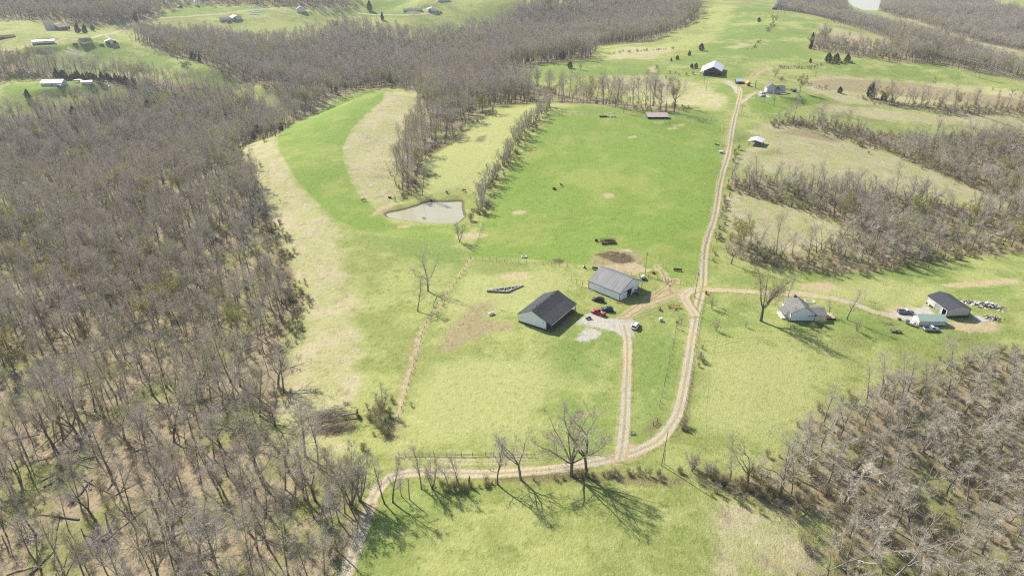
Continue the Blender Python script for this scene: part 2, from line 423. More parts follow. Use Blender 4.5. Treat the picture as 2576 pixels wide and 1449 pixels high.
ROADS = {   # centre lines in the 2576-wide picture and half widths in metres
 'road': ([(858, 1470), (884, 1405), (905, 1350), (925, 1290), (945, 1240), (985, 1200), (1059, 1187), (1159, 1191), (1259, 1190), (1359, 1183), (1459, 1169), (1525, 1155),
           (1592, 1138), (1655, 1108), (1688, 1070), (1708, 1030), (1722, 965), (1733, 900), (1741, 849), (1757, 766), (1767, 722), (1770, 683), (1773, 633),
           (1782, 593), (1797, 549), (1806, 499), (1810, 467), (1820, 427), (1833, 383), (1841, 333), (1847, 300), (1857, 262), (1862, 235), (1858, 221), (1838, 212), (1812, 204)], 1.7),
 'driveway': ([(1556, 1162), (1560, 1148), (1566, 1110), (1571, 1060), (1576, 966), (1578, 900), (1577, 850), (1568, 815)], 1.65),
 'turn_lane': ([(1768, 727), (1745, 729), (1728, 737), (1722, 750), (1731, 768), (1744, 785), (1752, 800)], 2.0),
 'farm_lane': ([(1770, 728), (1800, 729), (1884, 734), (2000, 739), (2084, 749), (2150, 765), (2200, 785), (2260, 794)], 1.7),
 'house_lane': ([(1861, 262), (1881, 247), (1899, 235), (1915, 236)], 1.6),
 'hill_road': ([(-20, 128), (60, 119), (140, 106), (230, 96), (262, 88), (330, 62), (400, 47), (480, 42), (560, 35), (620, 27), (700, 21), (780, 18)], 2.4),
 'yard_lane': ([(265, 90), (280, 105), (295, 118)], 1.3),
 'hill_drive': ([(168, 120), (190, 130), (222, 137)], 1.4),
 'valley_road': ([(900, 34), (960, 38), (1030, 38), (1100, 36)], 2.2),
}
ROADS_W = {k: (smooth_line(drop(np.array(l, float))[:, :2], 1.3), h) for k, (l, h) in ROADS.items()}

def ground_masks(px, py):
    out = {}
    for k in AREAS_W:
        s = np.full(len(px), -25.0)
        for poly in AREAS_W[k]:
            s = np.maximum(s, sdf_poly(px, py, poly))
        out[k] = s
    s = np.full(len(px), -25.0)
    for line, h in DIRT_W:
        s = np.maximum(s, sdf_line(px, py, line, h))
    out['worn'] = s
    out['shore'] = sdf_poly(px, py, POND)
    return out

def set_attr(me, name, vals):
    a = me.attributes.new(name, 'FLOAT', 'POINT')
    a.data.foreach_set('value', np.asarray(vals, np.float32))

# ------------------------------------------------------------------ materials: a small node writer
class NT:
    def __init__(s, name, rough=0.9, spec=0.2):
        s.m = bpy.data.materials.new(name); s.m.use_nodes = True
        s.t = s.m.node_tree; s.b = s.t.nodes['Principled BSDF']
        s.b.inputs['Roughness'].default_value = rough
        s.b.inputs['Specular IOR Level'].default_value = spec
    def n(s, kind, **kw):
        x = s.t.nodes.new(kind)
        for k, v in kw.items(): setattr(x, k, v)
        return x
    def put(s, sock, v):
        if isinstance(v, bpy.types.NodeSocket): s.t.links.new(v, sock)
        elif v is not None:
            try: sock.default_value = v
            except Exception: sock.default_value = tuple(v) + (1,) if len(v) == 3 else v
    def math(s, op, a, b=0.0, clamp=False):
        x = s.n('ShaderNodeMath', operation=op, use_clamp=clamp)
        s.put(x.inputs[0], a); s.put(x.inputs[1], b); return x.outputs[0]
    def mix(s, f, a, b, mode='MIX'):
        x = s.n('ShaderNodeMix', data_type='RGBA', blend_type=mode)
        s.put(x.inputs[0], f); s.put(x.inputs[6], c4(a)); s.put(x.inputs[7], c4(b)); return x.outputs[2]
    def step(s, v, lo, hi, t0=0.0, t1=1.0):
        x = s.n('ShaderNodeMapRange', interpolation_type='SMOOTHSTEP')
        s.put(x.inputs[0], v); x.inputs[1].default_value = lo; x.inputs[2].default_value = hi
        x.inputs[3].default_value = t0; x.inputs[4].default_value = t1; return x.outputs[0]
    def noise(s, scale, detail=3, vec=None, rough=0.55, dist=0.0):
        x = s.n('ShaderNodeTexNoise'); x.inputs['Scale'].default_value = scale
        x.inputs['Detail'].default_value = detail; x.inputs['Roughness'].default_value = rough; x.inputs['Distortion'].default_value = dist
        if vec is not None: s.t.links.new(vec, x.inputs['Vector'])
        return x.outputs[0]
    def attr(s, name):
        return s.n('ShaderNodeAttribute', attribute_name=name).outputs['Fac']
    def pos(s): return s.n('ShaderNodeNewGeometry').outputs['Position']
    def obj(s): return s.n('ShaderNodeTexCoord').outputs['Object']
    def scale(s, vec, v):
        x = s.n('ShaderNodeVectorMath', operation='MULTIPLY'); s.put(x.inputs[0], vec); x.inputs[1].default_value = v; return x.outputs[0]
    def rnd(s): return s.n('ShaderNodeObjectInfo').outputs['Random']
    def bump(s, h, strength, dist):
        x = s.n('ShaderNodeBump'); x.inputs['Strength'].default_value = strength; x.inputs['Distance'].default_value = dist
        s.put(x.inputs['Height'], h); s.t.links.new(x.outputs[0], s.b.inputs['Normal'])
    def color(s, c): s.put(s.b.inputs['Base Color'], c4(c)); return s
    def inp(s, name, v): s.put(s.b.inputs[name], v); return s

def c4(c):
    if isinstance(c, bpy.types.NodeSocket): return c
    return tuple(c) + (1,) if len(c) == 3 else c

def make_ground_material():
    t = NT('ground_cover', 0.95, 0.05)
    P = t.pos()
    flat = t.scale(P, (1, 1, 0.3))
    n_big = t.noise(0.016, 3, flat)          # tens of metres
    n_mid = t.noise(0.075, 6, flat, 0.66)
    n_sm = t.noise(0.42, 4, flat, 0.65)
    n_fine = t.noise(2.1, 3, flat, 0.7)
    n_tuft = t.noise(0.95, 3, t.scale(P, (1.4, 0.8, 0.5)), 0.75)
    patch = t.math('ADD', t.math('MULTIPLY', n_mid, 0.6), t.math('MULTIPLY', n_big, 0.6))      # ~0.6
    speck = t.math('ADD', t.math('MULTIPLY', n_sm, 0.45), t.math('MULTIPLY', n_tuft, 0.55))
    def mk(*cols):   # dark, mid, light
        a = t.mix(t.step(speck, 0.30, 0.50), cols[0], cols[1])
        return t.mix(t.step(speck, 0.50, 0.72), a, cols[2])
    past_g = mk((.13, .16, .038), (.235, .262, .076), (.34, .345, .13))
    past_y = mk((.20, .22, .06), (.325, .34, .115), (.44, .43, .19))
    clump = t.step(t.noise(0.22, 5, flat, 0.7, 0.4), 0.53, 0.66)
    tall = mk((.07, .115, .022), (.145, .205, .045), (.24, .29, .085))
    c = t.mix(t.step(patch, 0.52, 0.66), past_g, past_y)
    c = t.mix(t.math('MULTIPLY', clump, 0.55), c, tall)
    def mask(name, wob=6.0, soft=1.2, n=None):
        s = t.math('ADD', t.attr(name), t.math('MULTIPLY', t.math('SUBTRACT', n_sm if n is None else n, 0.5), wob))
        return t.step(s, -soft, soft)
    lush = mk((.105, .165, .025), (.185, .262, .052), (.265, .33, .095))
    lush_y = mk((.18, .215, .045), (.255, .295, .075), (.335, .355, .12))
    lush = t.mix(t.math('MULTIPLY', clump, 0.4), lush, tall)
    lush_all = t.mix(t.step(t.math('ADD', patch, t.math('MULTIPLY', n_big, 0.25)), 0.68, 0.86), lush, lush_y)
    green = mk((.095, .155, .028), (.18, .245, .06), (.27, .315, .105))
    green_m = t.mix(t.step(patch, 0.58, 0.74), green, past_y)
    dry = mk((.24, .195, .105), (.42, .365, .215), (.53, .475, .30))
    dry_b = mk((.16, .12, .07), (.33, .265, .165), (.47, .40, .26))
    dry_g = mk((.20, .20, .075), (.36, .345, .155), (.47, .435, .235))
    dry_m = t.mix(t.step(n_mid, 0.44, 0.6), dry_g, dry)
    dry_m = t.mix(t.step(t.noise(0.11, 4, flat, 0.65), 0.56, 0.68), dry_m, dry_b)
    dry_m2 = None
    pale = mk((.21, .23, .07), (.345, .355, .13), (.45, .435, .20))
    wood_b = mk((.12, .085, .05), (.30, .235, .15), (.44, .36, .25))
    wood_g = mk((.10, .105, .035), (.215, .215, .08), (.33, .315, .145))
    wood = t.mix(t.step(t.noise(0.05, 4, flat, 0.6), 0.47, 0.6), wood_b, wood_g)
    weeds = mk((.14, .115, .055), (.30, .245, .13), (.43, .375, .22))
    brush = mk((.055, .04, .025), (.17, .125, .07), (.32, .265, .16))
    soil = mk((.03, .022, .015), (.10, .075, .045), (.26, .21, .12))
    tan = mk((.30, .225, .12), (.45, .35, .21), (.55, .45, .30))
    grav = mk((.30, .27, .225), (.44, .405, .34), (.55, .52, .45))
    c = t.mix(t.math('MULTIPLY', mask('green', 14, 7, n_mid), 0.9), c, green_m)
    c = t.mix(mask('pale', 16, 5, n_mid), c, pale)
    c = t.mix(t.math('MULTIPLY', mask('dry', 16, 4, n_mid), 0.95), c, t.mix(t.math('MULTIPLY', clump, 0.35), dry_m, dry_b))
    c = t.mix(mask('lush', 2.5, 0.9), c, lush_all)
    c = t.mix(t.math('MULTIPLY', mask('woods', 14, 3.5, n_mid), 0.95), c, wood)
    c = t.mix(t.math('MULTIPLY', mask('brush', 7, 1.6), 0.8), c, brush)
    c = t.mix(t.math('MULTIPLY', mask('weeds', 9, 2.2), 0.92), c, weeds)
    # orange weeds in the grass
    weed = t.math('MULTIPLY', t.step(t.noise(0.05, 2, flat), 0.66, 0.74), t.step(n_fine, 0.5, 0.62))
    c = t.mix(t.math('MULTIPLY', weed, 0.45), c, (.50, .27, .08))
    c = t.mix(t.math('MULTIPLY', mask('soil', 6, 1.0), 0.9), c, soil)
    c = t.mix(t.math('MULTIPLY', mask('tan', 5, 1.3), 0.85), c, tan)
    c = t.mix(t.math('MULTIPLY', mask('worn', 3.2, 0.9), 0.8), c, tan)
    rut = t.math('SUBTRACT', 1.0, t.step(t.math('ABSOLUTE', t.math('SUBTRACT', t.math('ADD', t.attr('worn'), t.math('MULTIPLY', t.math('SUBTRACT', n_mid, 0.5), 1.2)), 1.1)), 0.1, 0.5))
    c = t.mix(t.math('MULTIPLY', rut, 0.55), c, (.20, .135, .065))
    c = t.mix(t.math('MULTIPLY', mask('gravel', 3.5, 0.9), 0.92), c, grav)
    shore = t.math('ADD', t.attr('shore'), t.math('MULTIPLY', t.math('SUBTRACT', n_sm, 0.5), 2.0))
    c = t.mix(t.math('MULTIPLY', t.step(shore, -1.6, -0.4), 0.85), c, (.13, .105, .06))
    # roads
    edge = t.math('ADD', t.attr('road_edge'), t.math('MULTIPLY', t.math('SUBTRACT', n_sm, 0.5), 2.2))
    lat = t.math('ABSOLUTE', t.math('ADD', t.attr('road_lat'), t.math('MULTIPLY', t.math('SUBTRACT', n_mid, 0.5), 0.35)))
    rd = mk((.36, .28, .155), (.49, .40, .245), (.58, .495, .34))
    rd_o = mk((.30, .20, .09), (.44, .32, .17), (.52, .41, .25))
    rd_g = mk((.32, .27, .18), (.44, .385, .28), (.54, .485, .375))
    rd = t.mix(t.step(t.noise(0.045, 2, flat), 0.4, 0.62), rd_g, rd)
    rd = t.mix(t.math('MULTIPLY', t.step(t.noise(0.03, 3, flat), 0.5, 0.62), t.step(lat, 0.3, 0.9)), rd, rd_o)
    mid = t.math('MULTIPLY', t.math('SUBTRACT', 1.0, t.step(lat, 0.14, 0.36)), t.math('MULTIPLY', t.attr('road_mid'), t.step(n_tuft, 0.36, 0.5)))
    rd = t.mix(mid, rd, mk((.13, .14, .05), (.24, .235, .10), (.34, .32, .17)))
    rd = t.mix(t.math('MULTIPLY', t.step(lat, 0.72, 1.0), 0.5), rd, (.27, .215, .115))
    rd = t.mix(t.math('MULTIPLY', t.math('SUBTRACT', 1.0, t.step(lat, 0.0, 0.4)), 0.35), rd, (.27, .21, .12))
    c = t.mix(t.step(edge, -0.35, 0.3), c, rd)
    t.color(c)
    h = t.math('ADD', t.math('MULTIPLY', n_tuft, 0.6), t.math('MULTIPLY', n_fine, 0.4))
    t.bump(h, 0.75, 0.55)
    return t.m

M_GROUND = make_ground_material()

def mesh_obj(name, verts, faces, mat, parent=None, smooth=False):
    me = bpy.data.meshes.new(name)
    me.from_pydata([tuple(v) for v in verts], [], [tuple(f) for f in faces])
    me.materials.append(mat)
    if smooth: me.shade_smooth()
    o = bpy.data.objects.new(name, me); COL.objects.link(o)
    if parent is not None: o.parent = parent
    return o

def grid_mesh(name, X, Y, Z):
    nj, ni = X.shape
    me = bpy.data.meshes.new(name)
    me.vertices.add(nj * ni)
    me.vertices.foreach_set('co', np.stack([X, Y, Z], -1).astype(np.float32).ravel())
    a = (np.arange(nj - 1)[:, None] * ni + np.arange(ni - 1)[None, :]).ravel()
    q = np.stack([a, a + 1, a + 1 + ni, a + ni], 1).astype(np.int32)
    me.loops.add(q.size); me.loops.foreach_set('vertex_index', q.ravel())
    me.polygons.add(len(q)); me.polygons.foreach_set('loop_start', np.arange(len(q), dtype=np.int32) * 4)
    me.polygons.foreach_set('loop_total', np.full(len(q), 4, np.int32))
    me.update(calc_edges=True); me.shade_smooth()
    return me

_x, _y = _XX.ravel(), _YY.ravel()
_me = grid_mesh('ground', _XX, _YY, GZ)
_masks = ground_masks(_x, _y)
for _k, _v in _masks.items(): set_attr(_me, _k, _v)
set_attr(_me, 'road_edge', np.full(len(_x), -25.0)); set_attr(_me, 'road_lat', np.full(len(_x), 9.0)); set_attr(_me, 'road_mid', np.zeros(len(_x)))
_me.materials.append(M_GROUND)
ground = bpy.data.objects.new('ground', _me); COL.objects.link(ground)
ground['kind'] = 'structure'

def build_road(name, line, half, mid, lift):
    line = line[np.concatenate([[True], np.hypot(*np.diff(line, axis=0).T) > 0.05])]
    tan = np.gradient(line, axis=0); tan /= np.hypot(tan[:, 0], tan[:, 1])[:, None]
    nor = np.stack([-tan[:, 1], tan[:, 0]], 1)
    for _ in range(6):
        nor[1:-1] = (nor[:-2] + nor[1:-1] * 2 + nor[2:]) / 4
    nor /= np.hypot(nor[:, 0], nor[:, 1])[:, None]
    full = half + 0.9
    ks = np.linspace(-full, full, 2 * int(full / 0.45) + 1)
    X = line[:, 0:1] + nor[:, 0:1] * ks[None]; Y = line[:, 1:2] + nor[:, 1:2] * ks[None]
    Z = ground_z(X.ravel(), Y.ravel()).reshape(X.shape) + lift
    Z[:, 0] -= 0.12; Z[:, -1] -= 0.12
    me = grid_mesh(name, X, Y, Z)
    m = ground_masks(X.ravel(), Y.ravel())
    for k, v in m.items(): set_attr(me, k, v)
    lat = np.broadcast_to(ks[None], X.shape)
    e = half - np.abs(lat)
    ends = np.minimum(np.arange(len(line)), np.arange(len(line))[::-1])[:, None] * 1.3 - 0.8
    set_attr(me, 'road_edge', np.minimum(e, ends).ravel()); set_attr(me, 'road_lat', (lat * 2.0 / half).ravel() * 0.5)
    set_attr(me, 'road_mid', (np.asarray(mid(line)) if callable(mid) else np.full(len(line), mid))[:, None].repeat(X.shape[1], 1).ravel())
    me.materials.append(M_GROUND)
    o = bpy.data.objects.new(name, me); COL.objects.link(o); o['kind'] = 'structure'
    return o

for _i, (_k, (_l, _h)) in enumerate(ROADS_W.items()):
    _mid = (lambda l: .35 + .65 * sstep(205, 235, l[:, 1])) if _k == 'road' else (0.45 if _k == 'driveway' else 0.0)
    build_road(_k, _l, _h, _mid, 0.06 + 0.006 * _i)

# pond water
_t = NT('pond_water', 0.09, 0.4)
_t.color(_t.mix(_t.noise(0.08, 3, _t.pos()), (.33, .305, .18), (.41, .375, .235)))
_t.bump(_t.noise(0.8, 3, _t.pos()), 0.06, 0.1)
_bm = bmesh.new()
_c = POND.mean(0)
_vs = [_bm.verts.new((p[0] + (p[0] - _c[0]) * 0.05, p[1] + (p[1] - _c[1]) * 0.05, POND_Z)) for p in POND]
_bm.faces.new(_vs)
bmesh.ops.triangulate(_bm, faces=_bm.faces[:])
_me = bpy.data.meshes.new('pond'); _bm.to_mesh(_me); _bm.free(); _me.materials.append(_t.m)
pond = bpy.data.objects.new('pond', _me); COL.objects.link(pond); pond['kind'] = 'structure'

# the river in the eastern valley
_t = NT('river_water', 0.15, 0.5)
_t.color(_t.mix(_t.noise(0.01, 3, _t.pos()), (.40, .33, .19), (.46, .40, .28)))
for _pl in RIVER:
    _bm = bmesh.new(); _bm.faces.new([_bm.verts.new((p[0], p[1], RIVER_Z)) for p in _pl])
    bmesh.ops.triangulate(_bm, faces=_bm.faces[:])
    _me = bpy.data.meshes.new('river'); _bm.to_mesh(_me); _bm.free(); _me.materials.append(_t.m)
    _o = bpy.data.objects.new('river', _me); COL.objects.link(_o); _o['kind'] = 'structure'

# faint tyre marks pressed into the grass
for _uv in ([(1240, 560), (1300, 555), (1370, 560), (1450, 556), (1500, 545)], [(1215, 578), (1300, 580), (1390, 580)], [(1390, 520), (1370, 505), (1340, 500), (1320, 505)],
            [(1790, 870), (1850, 855), (1930, 850), (2010, 858), (2080, 880)], [(1800, 890), (1880, 880), (1960, 890)],
            [(1105, 500), (1150, 470), (1190, 430), (1225, 390)], [(1060, 1160), (1160, 1165), (1260, 1163), (1350, 1160)], [(1560, 805), (1620, 790), (1670, 770)]):
    _l = smooth_line(drop(np.array(_uv, float))[:, :2], 1.3)
    _tg = np.gradient(_l, axis=0); _tg /= np.hypot(_tg[:, 0], _tg[:, 1])[:, None]; _nm = np.stack([-_tg[:, 1], _tg[:, 0]], 1)
    for _off in (-.8, .8):
        _o = build_road('wheel_track', _l + _nm * _off, 0.05, 0.0, 0.05)
        _at = _o.data.attributes; _m = len(_o.data.vertices)
        _at['road_edge'].data.foreach_set('value', np.full(_m, -25.0, np.float32))
        _lat = np.zeros(_m, np.float32); _at['road_lat'].data.foreach_get('value', _lat)
        _at['weeds'].data.foreach_set('value', (0.0 - np.abs(_lat) * 0.05 * 5.0).astype(np.float32))
# ------------------------------------------------------------------ tagging
def tag(o, label=None, cat=None, group=None, kind=None):
    if label: o['label'] = label
    if cat: o['category'] = cat
    if group: o['group'] = group
    if kind: o['kind'] = kind
    return o

def empty(name, loc, rz=0.0):
    o = bpy.data.objects.new(name, None); COL.objects.link(o)
    o.empty_display_size = 0.5
    o.location = loc; o.rotation_euler = (0, 0, rz)
    return o

def copy_tree(o, parent=None):
    c = o.copy(); COL.objects.link(c)
    if parent is not None: c.parent = parent
    for ch in KIDS.get(o.name, []): 
        k = copy_tree(ch, c)
        KIDS.setdefault(c.name, []).append(k)
    return c
KIDS = {}
def kid(parent, child):
    child.parent = parent
    KIDS.setdefault(parent.name, []).append(child)
    return child

# ------------------------------------------------------------------ trees
def _perp(d):
    a = np.array([0, 0, 1.0]) if abs(d[2]) < 0.9 else np.array([1.0, 0, 0])
    u = np.cross(d, a); u /= np.linalg.norm(u)
    return u, np.cross(d, u)

class Wood:
    def __init__(s): s.seg = {0: [], 1: [], 2: [], 3: [], 4: []}; s.tips = []
    def add(s, lev, a, b, ra, rb): s.seg[lev].append((a, b, ra, rb))

def prisms(segs, sides, pointed=False):
    if not segs: return np.zeros((0, 3)), []
    A = np.array([x[0] for x in segs]); B = np.array([x[1] for x in segs])
    ra = np.array([x[2] for x in segs]); rb = np.array([x[3] for x in segs])
    d = B - A; L = np.linalg.norm(d, axis=1, keepdims=True) + 1e-9; d = d / L
    ref = np.where(np.abs(d[:, 2:3]) < 0.9, np.array([[0, 0, 1.0]]), np.array([[1.0, 0, 0]]))
    u = np.cross(d, ref); u /= np.linalg.norm(u, axis=1, keepdims=True); w = np.cross(d, u)
    n = len(segs); ang = np.arange(sides) * 2 * np.pi / sides
    ring = u[:, None, :] * np.cos(ang)[None, :, None] + w[:, None, :] * np.sin(ang)[None, :, None]
    V0 = A[:, None, :] + ring * ra[:, None, None]
    if pointed:
        V = np.concatenate([V0, B[:, None, :]], 1); k = sides + 1
        f = np.array([(i, (i + 1) % sides, sides) for i in range(sides)])
    else:
        V1 = B[:, None, :] + ring * rb[:, None, None]
        V = np.concatenate([V0, V1], 1); k = 2 * sides
        f = np.array([(i, (i + 1) % sides, sides + (i + 1) % sides, sides + i) for i in range(sides)])
    F = (f[None] + (np.arange(n) * k)[:, None, None]).reshape(-1, f.shape[1])
    return V.reshape(-1, 3), F

def join_geo(parts):
    V, F, off = [], [], 0
    for v, f in parts:
        if len(v) == 0: continue
        V.append(v); F += [tuple(int(i) + off for i in q) for q in f]; off += len(v)
    return (np.concatenate(V) if V else np.zeros((0, 3))), F

def geo_mesh(name, parts, mats, mat_of=None, smooth=True):
    V, F, MI, off = [], [], [], 0
    for k, (v, f) in enumerate(parts):
        if len(v) == 0: continue
        V.append(v); F += (np.asarray(f) + off).tolist(); off += len(v)
        MI += [mat_of[k] if mat_of else 0] * len(f)
    me = bpy.data.meshes.new(name)
    me.from_pydata(np.concatenate(V).tolist(), [], F)
    for m in mats: me.materials.append(m)
    if mat_of: me.polygons.foreach_set('material_index', MI)
    if smooth: me.shade_smooth()
    return me

def grow_tree(seed, h=16.0, r0=0.22, clear=0.4, limbs=13, spread=0.34, up=0.35, twigs=5, fork=0, lean=0.05, wig=0.10, stems=1, sub=6, twig_r=0.022, twig_l=1.0, fa=(.28, .75), bk=.55):
    rg = np.random.RandomState(seed)
    W = Wood()
    def walk(p, d, L, ra, rb, lev, n, wander, trop):
        pts = [p]; rad = [ra]
        for i in range(n):
            d = d + rg.normal(0, wander, 3) + np.array([0, 0, trop]); d = d / np.linalg.norm(d)
            q = p + d * (L / n); rr = ra + (rb - ra) * (i + 1) / n
            W.add(lev, p, q, rad[-1], rr); pts.append(q); rad.append(rr); p = q
        return np.array(pts), np.array(rad), d
    def at(pts, rad, t):
        x = t * (len(pts) - 1); i = min(int(x), len(pts) - 2); f = x - i
        return pts[i] * (1 - f) + pts[i + 1] * f, rad[i] * (1 - f) + rad[i + 1] * f, (pts[i + 1] - pts[i]) / (np.linalg.norm(pts[i + 1] - pts[i]) + 1e-9)
    def side(d, ang, az):
        u, w = _perp(d)
        return d * math.cos(ang) + (u * math.cos(az) + w * math.sin(az)) * math.sin(ang)
    def twig(p, d, L):
        n = d + rg.normal(0, .35, 3) + np.array([0, 0, .12]); n /= np.linalg.norm(n)
        q = p + n * L
        W.add(4, p, q, twig_r, 0); W.tips.append(q)
        for _ in range(2):
            m = n + rg.normal(0, .55, 3) + np.array([0, 0, .1]); m /= np.linalg.norm(m)
            W.add(4, p + n * L * rg.uniform(.2, .75), p + n * L * rg.uniform(.2, .75) + m * L * rg.uniform(.45, .8), twig_r * .8, 0)
    def branch2(p, d, L, r):
        pts, rad, dd = walk(p, d, L, r, r * .35, 2, 3, .16, .05)
        for k in range(twigs):
            q, _, e = at(pts, rad, rg.uniform(.25, 1.0))
            twig(q, side(e, rg.uniform(.35, .9), rg.uniform(0, 6.28)), twig_l * rg.uniform(.7, 1.4) * (0.6 + 0.12 * L))
        twig(pts[-1], dd, twig_l * 1.1)
    def limb(p, d, L, r, lev=1):
        pts, rad, dd = walk(p, d, L, r, r * .3, lev, 5, wig + .03, up * .22)
        n = max(3, int(sub * (0.55 + L / 9)))
        for k in range(n):
            t = rg.uniform(.22, 1.0)
            q, rr, e = at(pts, rad, t)
            branch2(q, side(e, rg.uniform(.5, 1.05), rg.uniform(0, 6.28)), L * rg.uniform(.28, .5) * (1.15 - .5 * t), max(rr * bk, .022))
        branch2(pts[-1], dd, L * .35, r * .3)
    for st in range(stems):
        d = np.array([rg.normal(0, lean), rg.normal(0, lean), 1.0])
        if stems > 1:
            a = st * 6.28 / stems + rg.uniform(-.4, .4); d[:2] += np.array([math.cos(a), math.sin(a)]) * rg.uniform(.15, .42)
        d /= np.linalg.norm(d)
        hh = h * (1 if st == 0 else rg.uniform(.65, .98))
        base = np.array([0, 0, -0.4]) + np.array([rg.normal(0, .15), rg.normal(0, .15), 0]) * (stems > 1)
        W.add(0, base, base + np.array([0, 0, .9]) + d * .1, r0 * 1.5, r0)
        if fork:
            pts, rad, dd = walk(base + np.array([0, 0, .5]), d, hh * clear, r0, r0 * .8, 0, 4, wig * .4, .02)
            for k in range(fork):
                e = side(dd, rg.uniform(*fa) if k else .1, k * 6.28 / max(1, fork - 1) + rg.uniform(-.4, .4))
                L = hh * (1 - clear) * rg.uniform(.8, 1.05) * (1.0 if k == 0 else .92)
                p2, r2, d2 = walk(pts[-1], e, L, r0 * rg.uniform(.45, .62), r0 * .08, 1, 7, wig, up * .16)
                for j in range(max(4, limbs // fork)):
                    t = rg.uniform(.15, .98); q, rr, ee = at(p2, r2, t)
                    limb(q, side(ee, rg.uniform(.45, 1.0), rg.uniform(0, 6.28)), hh * spread * (1.12 - .75 * t) * rg.uniform(.7, 1.2), max(rr * .5, .035), 2)
                limb(p2[-1], d2, hh * .09, r0 * .08, 2)
        else:
            pts, rad, dd = walk(base + np.array([0, 0, .5]), d, hh * .97, r0, r0 * .12, 0, 9, wig * .36, .05)
            for k in range(limbs):
                t = clear + (1 - clear) * ((k + rg.uniform(.1, .9)) / limbs) ** .9
                q, rr, e = at(pts, rad, min(t, .99))
                limb(q, side(e, rg.uniform(.5, .95), k * 2.4 + rg.uniform(-.5, .5)), hh * spread * (1.1 - .72 * ((t - clear) / (1 - clear))) * rg.uniform(.65, 1.15), max(rr * .5, .03))
            if clear > .3 and rg.rand() < .7:
                for k in range(2):
                    q, rr, e = at(pts, rad, rg.uniform(.2, clear)); limb(q, side(e, rg.uniform(.7, 1.2), rg.uniform(0, 6.28)), hh * .1, .03)
    return W

def wood_parts(W):
    t = [prisms(W.seg[0], 7), prisms(W.seg[1], 5)]
    c = [prisms(W.seg[2], 3), prisms(W.seg[3], 3), prisms(W.seg[4], 3, True)]
    return t, c

def flecks(pts, n, size, seed, jitter=.5, flat=.5):
    """small leaf faces scattered round the given points"""
    rg = np.random.RandomState(seed)
    P = np.asarray(pts)[rg.randint(0, len(pts), n)] + rg.normal(0, jitter, (n, 3))
    a = rg.normal(0, 1, (n, 3)); a[:, 2] *= flat; a /= np.linalg.norm(a, axis=1, keepdims=True)
    b = np.cross(a, rg.normal(0, 1, (n, 3))); b /= np.linalg.norm(b, axis=1, keepdims=True)
    s = size * rg.uniform(.6, 1.4, (n, 1))
    V = np.stack([P - a * s, P + b * s * .5, P + a * s, P - b * s * .5], 1).reshape(-1, 3)
    F = np.arange(n * 4).reshape(n, 4)
    return V, F

# bark, twigs and leaves
def varied(name, cols, rough=.9, scale=1.2, dark=.5, wob=True):
    t = NT(name, rough, .1)
    r = t.rnd()
    c = cols[0]
    for i, k in enumerate(cols[1:]):
        lo = (i + .5) / len(cols); c = t.mix(t.step(r, lo - .16, lo + .16), c, k)
    if wob:
        nz = t.noise(scale, 3, t.obj())
        c = t.mix(t.step(nz, .35, .65, dark, 0.0), c, (0.02, .017, .014))
    t.color(c)
    return t.m
M_BARK = varied('grey_bark', [(.175, .145, .115), (.23, .20, .165), (.15, .125, .10), (.27, .245, .21)], scale=2.5, dark=.35)
M_TWIG = varied('twigs', [(.34, .285, .235), (.54, .44, .35), (.42, .385, .275), (.60, .53, .43), (.44, .36, .325), (.52, .465, .40), (.46, .42, .27)], wob=False)
M_TWIG_PALE = varied('pale_twigs', [(.50, .44, .36), (.44, .385, .30), (.56, .50, .42), (.48, .43, .33)], wob=False)
M_BARK_PALE = varied('pale_bark', [(.30, .265, .215), (.24, .21, .17), (.36, .33, .28)], scale=2.5, dark=.3)
M_TWIG_OLIVE = varied('budding_twigs', [(.40, .36, .20), (.44, .39, .20), (.37, .34, .20)], wob=False)
def leaf_mat(name, cols, trans=.25):
    t = NT(name, .8, .1)
    r = t.rnd(); c = cols[0]
    for i, k in enumerate(cols[1:]):
        lo = (i + .5) / len(cols); c = t.mix(t.step(r, lo - .16, lo + .16), c, k)
    c = t.mix(t.step(t.noise(.7, 2, t.obj()), .35, .65), c, t.mix(.5, c, cols[-1]))
    t.color(c)
    if trans:
        tr = t.n('ShaderNodeBsdfTranslucent'); t.put(tr.inputs[0], c)
        mx = t.n('ShaderNodeMixShader'); mx.inputs[0].default_value = trans
        t.t.links.new(t.b.outputs[0], mx.inputs[1]); t.t.links.new(tr.outputs[0], mx.inputs[2])
        t.t.links.new(mx.outputs[0], t.t.nodes['Material Output'].inputs[0])
    return t.m
M_BUD = leaf_mat('yellow_green_buds', [(.33, .33, .09), (.28, .32, .08), (.38, .33, .13)])
M_BUD_TAN = leaf_mat('tan_buds', [(.36, .30, .12), (.33, .28, .12)])
M_CEDAR = leaf_mat('cedar_foliage', [(.036, .056, .022), (.055, .072, .026), (.075, .072, .032)], .1)
M_SHRUB = leaf_mat('shrub_leaves', [(.30, .29, .11), (.24, .25, .09), (.34, .31, .14)], .4)
M_BRUSH = varied('brush_twigs', [(.40, .32, .22), (.46, .38, .25), (.37, .31, .19)], wob=False)

PROTO = {}   # kind -> list of (trunk mesh, crown mesh)
def make_kind(kind, n, fn):
    PROTO[kind] = [fn(i) for i in range(n)]

def bare(i, **kw):
    W = grow_tree(**kw); t, c = wood_parts(W)
    return geo_mesh('bare_trunk', t, [M_BARK]), geo_mesh('bare_crown', c, [M_TWIG], smooth=False)

